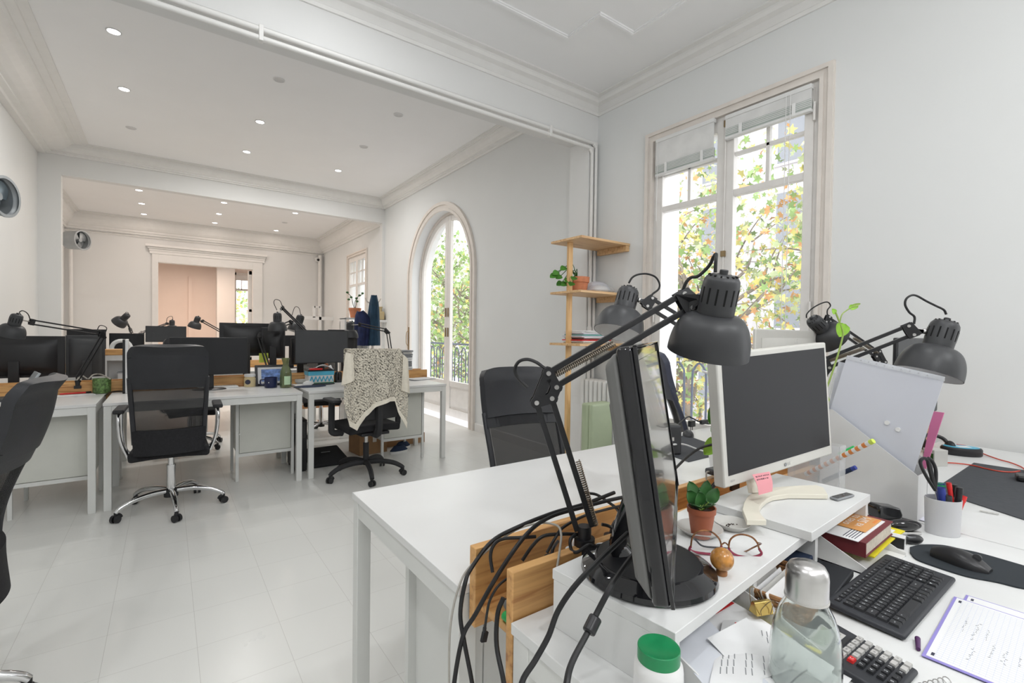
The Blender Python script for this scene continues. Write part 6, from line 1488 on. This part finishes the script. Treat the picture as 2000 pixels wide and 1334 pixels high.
fs += [tuple(ix(i, 0) for i in range(nu, -1, -1)), tuple(ix(i, nv) for i in range(nu + 1)), tuple([ix(0, j) for j in range(nv + 1)] + [ix(nu, j) for j in range(nv, -1, -1)])]
mb.add(vs, fs).build('shell', 'black', t); MB().cyl((.028, -.003, .024), (.028, .003, .024), .0075, n=16).build('wheel', 'greyplastic', t)
pts = [PZ(a, b, DT + .002) for a, b in ((1902, 904), (1822, 957), (2000, 1015), (2110, 1050), (2110, 935))]
o = MB().prism([(p.x, p.y) for p in pts], DT + .0003, DT + .003).build('desk_mat', 'pad', world=True, smooth=False); tag(o, 'large dark grey desk mat on the desk against the right wall', 'desk mat')
a = PZ(1932, 1001, DT + .003); 
t = thing('mat_tag', 'small grey label tag on the front edge of the large mat', 'tag', tuple(a), radians(-75)); MB().box(-.02, .02, -.004, .004, 0, .0015).build('tag', 'ltgrey', t)
a = PZ(2000, 940, DT + .004)
t = thing('cable_end', 'black connector of the red cable at the right edge of the photo', 'plug', tuple(a), .2); MB().box(-.02, .05, -.02, .02, 0, .02).build('shell', 'black', t, bevel=.006)
for lb, L in (('red cable curving along the far edge of the large mat', ((1868, 868), (1890, 872), (1920, 886), (1950, 897), (1975, 904), (1998, 914), (2004, 925))), ('red cable lying across the large mat', ((1836, 903), (1870, 905), (1900, 909), (1925, 915), (1950, 920), (1975, 922), (1992, 920)))):
    o = MB().tube([PZ(a, b, DT + .0055) for a, b in L], .0026, 6, 5).build('red_cable', 'redc', world=True); tag(o, lb, 'cable')
cc = PZ(1877, 888, DT)
t = thing('tape_dispenser', 'oval black container with a blue and white label by the right wall', 'container', tuple(cc), radians(-60))
MB().lathe([(.0001, 0), (.068, 0), (.072, .004), (.072, .028), (.068, .034), (.0001, .034)], 36, sy=.62).build('body', 'black', t); MB().lathe([(.0001, .0345), (.062, .0345), (.062, .036), (.0001, .036)], 36, sy=.6).build('label', 'cyan', t)
MB().box(-.02, .03, -.02, .012, .036, .0366, T=Matrix.Rotation(.3, 4, 'Z')).build('white_patch', 'whitep', t)
cc = PZ(1832, 884, DT)
t = thing('headphones', 'black headphones lying beside the blue-labelled container', 'headphones', tuple(cc), radians(-40))
MB().tube([(-.05, 0, .03), (-.04, .03, .06), (0, .05, .07), (.04, .03, .06), (.05, 0, .03)], .008, 8, 4).build('band', 'black', t)
for s in (-1, 1): MB().ball((s * .05, 0, .028), .027, 16, 10, sx=.55).build('ear_cup', 'black', t)
cc = PZ(1826, 908, DT)
t = thing('small_box', 'small pale printed box between the pink folder and the blue-labelled container', 'box', tuple(cc), radians(-30))
MB().box(-.03, .03, -.025, .025, 0, .065).build('box', 'ltgrey', t, bevel=.002); MB().box(-.031, -.0295, -.02, .02, .02, .05).build('print', 'leafd', t)

# ---- keyboard -----------------------------------------------------------------------------
p0, p1, p3 = PZ(1768, 1246, DT + .012), PZ(1869, 1128, DT + .012), PZ(1627, 1163, DT + .012)
KW, KD = .338, .122
t = thing('keyboard', 'black keyboard with white legends between the calculator and the mouse', 'keyboard', ((p0.x + p1.x) / 2 + .004, (p0.y + p3.y) / 2 + .003, DT), radians(.5))
MB(Matrix.Rotation(radians(2.5), 4, 'X')).box(-KW / 2, KW / 2, -KD / 2, KD / 2, .0035, .0135).build('keyboard_body', 'kb', t, bevel=.005, seg=3)
mb = MB(); 
for s in (-1, 1): mb.box(s * .14 - .01, s * .14 + .01, .04, .052, 0, .006).box(s * .14 - .01, s * .14 + .01, -.052, -.044, 0, .003)
mb.build('feet', 'black', t)
KT = Matrix.Rotation(radians(2.5), 4, 'X')
u_ = .0148; ox_, oy_ = -KW / 2 + .020, KD / 2 - .016
rows = [(0.62, [(x_, 1, l) for x_, l in [(0, 'esc')] + [(1.35 + i * 1.02 + (i // 4) * .28, 'F%d' % (i + 1)) for i in range(12)] + [(14.5, ''), (15.5, ''), (16.6, ''), (17.6, ''), (18.6, '')]])]
def row(widths, legs): 
    x_ = 0; r = []
    for w_, l in zip(widths, legs): r.append((x_, w_, l)); x_ += w_
    return r
main = [row([1] * 13 + [1.9], list('º1234567890') + ["'", '¡', 'back']), row([1.5] + [1] * 12 + [1.4], ['tab'] + list('QWERTYUIOP') + ['`', '+', 'ent']), row([1.8] + [1] * 12 + [1.1], ['caps'] + list('ASDFGHJKLÑ') + ['´', 'Ç', '']), row([1.3] + [1] * 11 + [2.6], ['sh', '<'] + list('ZXCVBNM') + [',', '.', '-', 'shift']), row([1.3, 1.2, 1.2, 5.2, 1.2, 1.2, 1.2, 1.2, 1.2], ['ctrl', 'win', 'alt', '', 'gr', 'fn', '', 'ctrl', ''])]
nump = [['ins', 'blq', '/', '*', '-'], ['sup', '7', '8', '9', '+'], ['', '4', '5', '6', ''], ['▲', '1', '2', '3', 'in'], ['▼', '0', '.', '', '']]
klist = []
for x_, w_, l in rows[0][1]: klist.append((x_, 0, w_, .62, l))
for r, rw in enumerate(main):
    for x_, w_, l in rw: klist.append((x_, .80 + r * 1.0, w_, 1.0, l))
for r, rw in enumerate(nump):
    for c_i, l in enumerate(rw):
        if r == 4 and c_i == 4: continue
        klist.append((15.4 + c_i * .98 + (.25 if c_i else 0), .80 + r * 1.0, .98, 1.0, l))
su = (KW - .036) / 20.4; sv = (KD - .020) / 5.9
for x_, y_, w_, h_, l in klist:
    cx = ox_ + (x_ + w_ / 2) * su - .003; cy = oy_ - (y_ + h_ / 2) * sv + .006
    kb = MB(KT); a, b = w_ * su / 2 - .0007, h_ * sv / 2 - .0007
    z0 = .0132; z1 = z0 + (.0042 if h_ > .7 else .0025)
    kb.add([(cx - a, cy - b, z0), (cx + a, cy - b, z0), (cx + a, cy + b, z0), (cx - a, cy + b, z0), (cx - a * .84, cy - b * .78, z1), (cx + a * .84, cy - b * .78, z1), (cx + a * .84, cy + b * .9, z1), (cx - a * .84, cy + b * .9, z1)], [(4, 5, 6, 7), (0, 1, 5, 4), (1, 2, 6, 5), (2, 3, 7, 6), (3, 0, 4, 7)])
    if l: kb.text(l, .0058 if len(l) == 1 else .0036, Matrix.Translation((cx - a * .25 if len(l) == 1 else cx, cy + b * .15, z1 + .0001)), 1)
    kb.build('key', ['keyk', 'mark'], t, smooth=False)

# ---- calculator ------------------------------------------------------------------------------
t = thing('calculator', 'desk calculator with a grey display and one red key', 'calculator', (.899, .277, DT), radians(-1))
MB().add([(-.078, -.062, 0), (.026, -.062, 0), (.038, .080, 0), (-.078, .080, 0), (-.078, -.062, .008), (.026, -.062, .008), (.038, .080, .020), (-.078, .080, .020)], [(0, 1, 2, 3), (4, 5, 6, 7), (0, 1, 5, 4), (1, 2, 6, 5), (2, 3, 7, 6), (3, 0, 4, 7)]).build('body', 'kb', t, bevel=.005, seg=3)
slope = atan2(.012, .142); CT = Matrix.Translation((0, -.062, .0082)) @ Matrix.Rotation(slope, 4, 'X')
MB(CT).box(-.060, .012, .092, .124, 0, .0012).build('display_frame', 'keyg', t, bevel=.0005); MB(CT).box(-.052, .006, .097, .119, .0012, .0016).build('display', 'lcd', t, smooth=False)
MB(CT).box(-.052, .012, .084, .090, 0, .0008).build('strip', 'black', t); MB(CT).text('CD-', .006, Matrix.Translation((-.03, .131, .0008))).build('small_print', 'mark', t, smooth=False)
ck = []
px_, py_ = .0178, .0128
for r, rw in enumerate((('MC', 'MR', 'M-', 'M+', '√'), ('%', '/', '', '', ''), ('7', '8', '9', 'x', '-'), ('4', '5', '6', '+', ''), ('1', '2', '3', '', '='), ('0', '.', '±', '', ''))):
    for c_i, l in enumerate(rw): ck.append((c_i, r, l))
for c_i, r, l in ck:
    cx = -.046 + c_i * px_ * .93; cy = .076 - r * py_
    m = 'keyg' if (r < 2 or c_i > 2) else 'keyk'
    if (c_i, r) == (0, 1): m = 'red'; l = 'C'
    kb = MB(CT); a, b = .0066, .0045
    kb.add([(cx - a, cy - b, 0), (cx + a, cy - b, 0), (cx + a, cy + b, 0), (cx - a, cy + b, 0), (cx - a * .85, cy - b * .8, .004), (cx + a * .85, cy - b * .8, .004), (cx + a * .85, cy + b * .85, .004), (cx - a * .85, cy + b * .85, .004)], [(4, 5, 6, 7), (0, 1, 5, 4), (1, 2, 6, 5), (2, 3, 7, 6), (3, 0, 4, 7)])
    if l: kb.text(l, .0062 if len(l) == 1 else .004, Matrix.Translation((cx, cy, .0041)), 1)
    kb.build('key', [m, 'mark' if m != 'keyg' else 'ink'], t, smooth=False)

# ---- squared paper sheets ----------------------------------------------------------------------
A_, B_ = PZ(1863.5, 1165, DT + .003), PZ(1799.6, 1280, DT + .003)
e1 = (B_ - A_); LW = e1.length; e1.normalize(); e2 = V((e1.y, -e1.x, 0)); e2 = e2 if e2.y < 0 else -e2
for k, (off, zz, lb) in enumerate((((PZ(1887, 1160, DT + .003) - A_), DT + .0005, 'squared paper sheet with a violet border, underneath'), (V((0, 0, 0)), DT + .0022, 'squared paper sheet with a violet border and faint notes, on top'))):
    T = Matrix.Identity(4); o_ = A_ + off; o_.z = zz
    X_ = -e1; Y_ = -e2
    for i in range(3): T[i][0] = e2[i]; T[i][1] = X_[i]; T[i][2] = (0, 0, 1)[i]; T[i][3] = (o_ + e1 * LW)[i]
    # local x along the border toward the camera side, local y back toward the corner
    t = thing('squared_paper', lb, 'paper', (o_.x, o_.y, zz), 0, None)
    LL = .215
    MB(T).box(0, LL, 0, LW, 0, .001).build('sheet', 'purple', t, world=True, smooth=False)
    MB(T).box(.0045 if k else .004, LL, .006, LW - .003, .001, .0013).build('page', 'white', t, world=True, smooth=False)
    if k:
        mb = MB(T); s_ = .0072
        for i in range(int(LW / s_) - 2): mb.box(.012, LL - .004, .014 + i * s_, .01425 + i * s_, .0013, .00145)
        for i in range(int(LL / s_) - 2): mb.box(.014 + i * s_, .01425 + i * s_, .012, LW - .010, .0013, .00145)
        mb.build('grid', 'grid', t, world=True, smooth=False)
        mb = MB(T); R_ = random.Random(11)
        for ln, (xa, ya, n_) in enumerate(((.03, .20, 12), (.045, .19, 14), (.06, .175, 8), (.07, .13, 10), (.085, .12, 9), (.10, .12, 7), (.05, .09, 9), (.11, .08, 12))):
            for i in range(n_):
                a = V((xa + R_.uniform(-.001, .001), ya - i * .0055, .0016)); b = a + V((R_.uniform(-.003, .003), R_.uniform(-.003, .001), 0)); mb.tube([a, b], .00028, 4, 0)
        mb.build('handwriting', 'ink', t, world=True, smooth=False)
    mb = MB(T)
    for cx, cy in ((.011, LW - .018), (.011, .018)): mb.box(cx - .002, cx + .002, cy - .005, cy + .005, .0013, .0016)
    mb.build('corner_mark', 'ink', t, world=True, smooth=False)
p = PZ(1793, 1269, DT)
t = thing('pen', 'dark purple pen tip poking out left of the squared paper', 'pen', tuple(p), radians(15)); MB().cyl((-.006, 0, .004), (.03, 0, .004), .0032, .004).build('barrel', 'darkpurple', t)
p = PZ(1800, 1345, DT)
t = thing('spiral_notebook', 'wire spiral of a notebook at the bottom edge of the photo', 'notebook', tuple(p), radians(-20))
MB().box(-.05, .05, -.07, -.006, 0, .006).build('pages', 'white', t, bevel=.001)
mb = MB()
for i in range(10): mb.tube([(-.045 + i * .01, -.004 + .006 * cos(a * pi / 5), .005 + .006 * sin(a * pi / 5)) for a in range(11)], .0007, 6, 0)
mb.build('wire_spiral', 'steel', t)

# ---- bottle and jar --------------------------------------------------------------------------------
bc = PZ(1570, 1376, DT)
t = thing('water_bottle', 'clear glass water bottle with a brushed steel cap', 'bottle', (bc.x, bc.y, DT))
fwd = (V((bc.x, bc.y, .9)) - CAM).dot(AF)
def zz(py): return PD(1570, py, fwd).z - DT
rr = lambda px: px / FPX * fwd
R_b = rr(62); zc0 = zz(1165)
out = [(.0001, .0), (R_b * .9, 0), (R_b, .006), (R_b, zz(1290)), (R_b * .985, zz(1255)), (R_b * .90, zz(1222)), (R_b * .76, zz(1195)), (rr(37), zz(1175)), (rr(34), zc0 - .002), (rr(34), zc0 + .004)]
inn = [(max(.0001, r - .0022), z_ + (.004 if i < 2 else 0)) for i, (r, z_) in enumerate(out)][::-1]
MB().lathe(out + inn, 64).build('glass', 'bottle', t)
cr = rr(37.5)
zt = zz(1096)
MB().lathe([(.0001, zc0), (cr, zc0), (cr, zt - .020), (cr * .96, zt - .012), (cr * .82, zt - .005), (cr * .5, zt - .001), (.0001, zt)], 48).build('steel_cap', 'steel', t)
MB().lathe([(rr(36), zc0 - .003), (rr(38.5), zc0 - .002), (rr(38.5), zc0 + .001), (rr(36), zc0 + .001)], 48).build('seal', 'ltgrey', t)
MB().lathe([(R_b - .0026, .02), (R_b - .0026, zz(1290)), (R_b * .985 - .0026, zz(1255)), (R_b * .90 - .0026, zz(1222)), (R_b * .80 - .0026, zz(1202))], 48).build('condensation', 'conden', t)
R_ = random.Random(2); mb = MB()
for i in range(150):
    a = R_.uniform(pi, 2 * pi) + radians(-36); h_ = R_.uniform(zz(1330), zz(1215)); r_ = R_b * (1 if h_ < zz(1290) else .93) - .0024
    mb.ball((r_ * cos(a), r_ * sin(a), h_), R_.uniform(.0003, .0009), 6, 5)
o = mb.build('droplets', 'bottle', t); o['kind'] = 'stuff'
jc = V((.520, .384, DT))
t = thing('pill_jar', 'white plastic jar with a dark green screw lid at the corner of the riser', 'jar', tuple(jc))
jf = (V((jc.x, jc.y, .85)) - CAM).dot(AF); jz = lambda py: PD(1298, py, jf).z - DT
jr = 47 / FPX * jf; lr = 40.5 / FPX * jf; zl = jz(1262)
MB().lathe([(.0001, 0), (jr * .95, 0), (jr, .004), (jr, zl - .030), (jr * .97, zl - .022), (lr * .96, zl - .016), (lr * .93, zl - .012), (.0001, zl - .012)], 48).build('jar_body', 'whitep', t)
MB().lathe([(lr, zl - .017), (lr, zl - .001), (lr * .97, zl), (lr * .93, zl - .0008), (.0001, zl - .001)], 64).lathe([(.0001, zl - .017), (lr, zl - .017)], 64).build('lid', 'greenp', t)
MB().lathe([(jr * 1.003, .010), (jr * 1.006, .012), (jr * 1.006, zl - .036), (jr * 1.003, zl - .034)], 48).build('label', 'white', t)

# ---- by the balcony window ------------------------------------------------------------------------------
pts = [PZ(a, b, DT + .002) for a, b in ((1326, 842), (1352, 842), (1395, 858), (1440, 878), (1400, 892), (1345, 902), (1318, 893))]
q = [V((1.70, 1.13, 0)), V((2.02, 1.13, 0)), V((2.14, 1.44, 0)), V((1.78, 1.46, 0))]
o = MB().prism([(p.x, p.y) for p in q], DT + .0003, DT + .003).build('desk_mat', 'pad', world=True, smooth=False); tag(o, 'dark mat on the desk by the balcony window', 'desk mat')
p = PZ(1312, 886, DT)
t = thing('dock_station', 'black upright box standing on the mat by the balcony window', 'box', (p.x, p.y, DT + .003), radians(-35))
MB().box(-.03, .03, -.035, .035, 0, .125).build('body', 'greyplastic', t, bevel=.008); MB().box(-.012, -.004, -.037, -.034, .06, .075).build('port', 'ltgrey', t)
p = PZ(1344, 851, DT + .003)
t = thing('computer_mouse', 'grey mouse on the mat by the balcony window', 'mouse', tuple(p), radians(40)); MB().ball((0, 0, .002), .045, sx=1, sy=.6, sz=.62).build('shell', 'greyplastic', t)
o = MB().tube([PZ(1316, 868, DT + .05), PZ(1335, 868, DT + .04), PZ(1358, 876, DT + .008), PZ(1385, 886, DT + .006), PZ(1402, 898, DT + .006)], .004, 8).build('white_cable', 'whitep', world=True); tag(o, 'white cable from the upright black box across the mat', 'cable')
o = MB().tube([(2.05, 1.49, DT + .006), PY(1340, 816, 1.53), PY(1352, 817, 1.53), PY(1365, 823, 1.53), PY(1385, 828, 1.53), PY(1400, 822, 1.53)], .004, 8).build('adapter_cable', 'cable', world=True); tag(o, 'black cable with a plug and a small box by the balcony window', 'cable')
c0 = PY(1351, 826, 1.53) - V(o.location); MB().box(c0.x - .02, c0.x + .02, c0.y - .01, c0.y + .01, c0.z - .02, c0.z + .012).cyl(c0 + V((-.008, 0, -.02)), c0 + V((-.008, 0, -.04)), .002).cyl(c0 + V((.008, 0, -.02)), c0 + V((.008, 0, -.04)), .002).build('plug', 'black', o)
c0 = PY(1375, 824, 1.53) - V(o.location); MB().box(c0.x - .03, c0.x + .03, c0.y - .01, c0.y + .01, c0.z - .012, c0.z + .012).build('inline_box', 'greyplastic', o, bevel=.003)
# trailing plant
t = thing('potted_vine', 'trailing green vine in a white pot behind the white monitor, shoots rising by the lamps', 'plant', (1.62, .93, DT))
MB().lathe([(.0001, 0), (.045, 0), (.06, .11), (.055, .11), (.042, .01), (.0001, .01)], 28).build('pot', 'whitep', t); MB().lathe([(.0001, .095), (.05, .095), (.05, .09), (.0001, .09)], 20).build('soil', 'soil', t)
vd = 1.52
mb = MB()
g = lambda x_, y_, d_=vd: PD(x_, y_, d_) - V(t.location)
mb.tube([V((0, 0, .09)), g(1600, 800), g(1612, 765), g(1622, 738), g(1636, 695), g(1645, 661), g(1646, 647), g(1638, 625), g(1632, 610)], .0028, 6, 5)
mb.tube([g(1640, 632), g(1644, 615), g(1654, 606), g(1664, 600), g(1670, 596)], .0018, 6, 5)
mb.tube([V((0, 0, .09)), g(1480, 850, 1.45), g(1425, 870, 1.40), g(1405, 862, 1.38), g(1402, 830, 1.38), g(1400, 800, 1.38)], .003, 6, 5)
mb.tube([g(1425, 868, 1.4), g(1405, 885, 1.38), g(1392, 870, 1.37)], .002, 6, 5)
mb.build('stems', 'stem', t)
for nm, (x_, y_, d_), (dx, dy, df), L, w_, m in (('a', (1648, 632, vd), (-.35, -1, .0), .045, .050, 'leafl'), ('b', (1632, 612, vd), (-.5, .6, 0), .018, .02, 'leafl'), ('c', (1658, 601, vd), (1, .12, 0), .03, .018, 'leafl'), ('d', (1664, 598, vd), (1, .3, 0), .028, .010, 'stem'), ('e', (1404, 790, 1.38), (-.45, -1, .1), .062, .048, 'leaf'), ('f', (1401, 858, 1.37), (-.8, -1, .1), .058, .048, 'leafl'), ('g', (1408, 812, 1.38), (-.35, -1, .3), .060, .040, 'leaf')):
    d = dirv(dx, dy, df); m_ = MB(); leaf_mesh(m_, g(x_, y_, d_), d, L, w_, tuple(dirv(.2, .2, -1)), 0, .12, heart=True); m_.build('leaf', m, t)

# ---- shelf in the corner ------------------------------------------------------------------------------------
SX0, SX1, SY0, SY1 = 2.60, W, 2.70, 3.065
t = thing('corner_shelf', 'open pine shelf unit in the corner between the pipes and the window', 'shelf', (2.9, 2.9, 0))
szs = (1.994, 1.572, 1.150)
for z_ in szs:
    MB().box(SX0, SX1 - .005, SY0, SY1, z_, z_ + .019).build('shelf_board', 'shelfX', t, world=True, bevel=.002)
    MB().box(3.125, SX1 - .002, SY0 + .01, SY1 - .02, z_ - .046, z_).build('cleat', 'shelfX', t, world=True, bevel=.002)
MB().box(2.655, 2.70, 2.90, 2.925, 0, szs[0]).build('post', 'pineZ', t, world=True, bevel=.002)
p = PZ(1131, 567, szs[1] + .019 )
pc = V((2.80, 2.93, szs[1] + .0195))
t = thing('saucer', 'dark saucer under the terracotta pot on the pine shelf', 'saucer', tuple(pc)); MB().lathe([(.0001, 0), (.075, 0), (.082, .012), (.078, .012), (.07, .003), (.0001, .003)], 30).build('dish', 'amberd', t)
t = thing('potted_plant', 'round-leaved plant hanging over a terracotta pot on the pine shelf', 'plant', tuple(pc + V((0, 0, .0035))))
MB().lathe([(.0001, 0), (.062, 0), (.078, .080), (.086, .080), (.088, .125), (.078, .125), (.072, .08), (.0001, .08)], 36).build('pot', 'terra', t); MB().lathe([(.0001, .11), (.076, .108), (.076, .1), (.0001, .1)], 24).build('soil', 'soil', t)
mb = MB(); lv = MB(); R_ = random.Random(3); o_ = V(t.location)
for x_, y_ in ((1090, 530), (1096, 538), (1104, 521), (1112, 545), (1106, 552), (1122, 541), (1118, 552), (1098, 551), (1085, 536)):
    e = PD(x_, y_, 3.92 + R_.uniform(-.04, .04)) - o_
    mb.tube([V((-.02, 0, .11)), e * .5 + V((0, 0, .13)), e], .003, 6, 4)
    d = (e - V((0, 0, .1))).normalized(); leaf_mesh(lv, e, V((d.x, d.y, -.6)), .06, .058, tuple(-AF + V((0, 0, .6))), 0, .1, heart=True)
mb.build('stems', 'leafd', t); lv.build('leaves', 'leaf', t)
z2 = szs[1] + .0195
for i, (x_, y_, sx_, sy_, h_, lb, m) in enumerate(((2.98, 2.86, .14, .11, .075, 'clear plastic bag of white things on the pine shelf beside the plant', 'clear'), (3.02, 2.93, .13, .09, .11, 'crumpled pale plastic bag behind the clear one on the pine shelf', 'frost'))):
    t = thing('plastic_bag', lb, 'bag', (x_, y_, z2))
    R_ = random.Random(i); ph = [R_.uniform(0, 6) for _ in range(4)]
    MB().lathe([(.0001, .001), (.8, .001), (1, .25), (.95, .5), (.75, .8), (.4, .97), (.0001, 1)], 28, Matrix.Diagonal((sx_, sy_, h_, 1))).build('bag', m, t)
    MB().ball((0, 0, h_ * .42), sx_ * .6, 14, 10, sy=.7, sz=.42).build('contents', 'white' if i == 0 else 'lav', t)
z3 = szs[2] + .0195
R_ = random.Random(9)
cols_ = ['pages', 'white', 'red', 'maroon', 'white', 'lav', 'teal2', 'lav', 'white', 'white']
desc = ['cream', 'white', 'bright red', 'dark red', 'white', 'lilac', 'green', 'grey lilac', 'white', 'white']
for i in range(10):
    dx = R_.uniform(-.02, .02); t = thing('folder', '%s folder, %s from the bottom of the pile on the pine shelf' % (desc[i], ['first', 'second', 'third', 'fourth', 'fifth', 'sixth', 'seventh', 'eighth', 'ninth', 'tenth'][i]), 'folder', (2.88 + dx, 2.89, z3 + i * .0105), R_.uniform(-.06, .06), 'folders piled on the pine shelf')
    MB().box(-.17, .17, -.12, .12, 0, .009).build('cover', cols_[i], t, bevel=.002)
t = thing('radiator', 'white column radiator under the pine shelf beside the window', 'radiator', (3.05, 2.80, 0))
mb = None
for i in range(9):
    y_ = 2.62 + i * .052; 
    c = MB().box(2.97, 3.12, y_, y_ + .040, .10, .85).build('column', 'radiator', t, world=True, bevel=.019, seg=4)
MB().box(3.02, 3.07, 2.62, 3.07, .16, .20).box(3.02, 3.07, 2.62, 3.07, .76, .80).build('header', 'radiator', t, world=True)
mb = MB()
for y_ in (2.64, 3.03): mb.box(3.0, 3.09, y_, y_ + .02, 0, .11)
mb.build('foot', 'radiator', t, world=True)
t = thing('storage_case', 'sage green flat case leaning in front of the radiator', 'case', (2.86, 2.72, 0), 0)
MB().box(2.70, 2.95, 2.66, 2.70, .0, PY(1165, 788, 2.68).z).build('front_panel', 'green', t, world=True, bevel=.02, seg=4); MB().box(2.70, 2.95, 2.70, 2.78, .0, PY(1165, 788, 2.68).z).build('back_shell', 'leafd' if False else 'green', t, world=True, bevel=.02, seg=4)
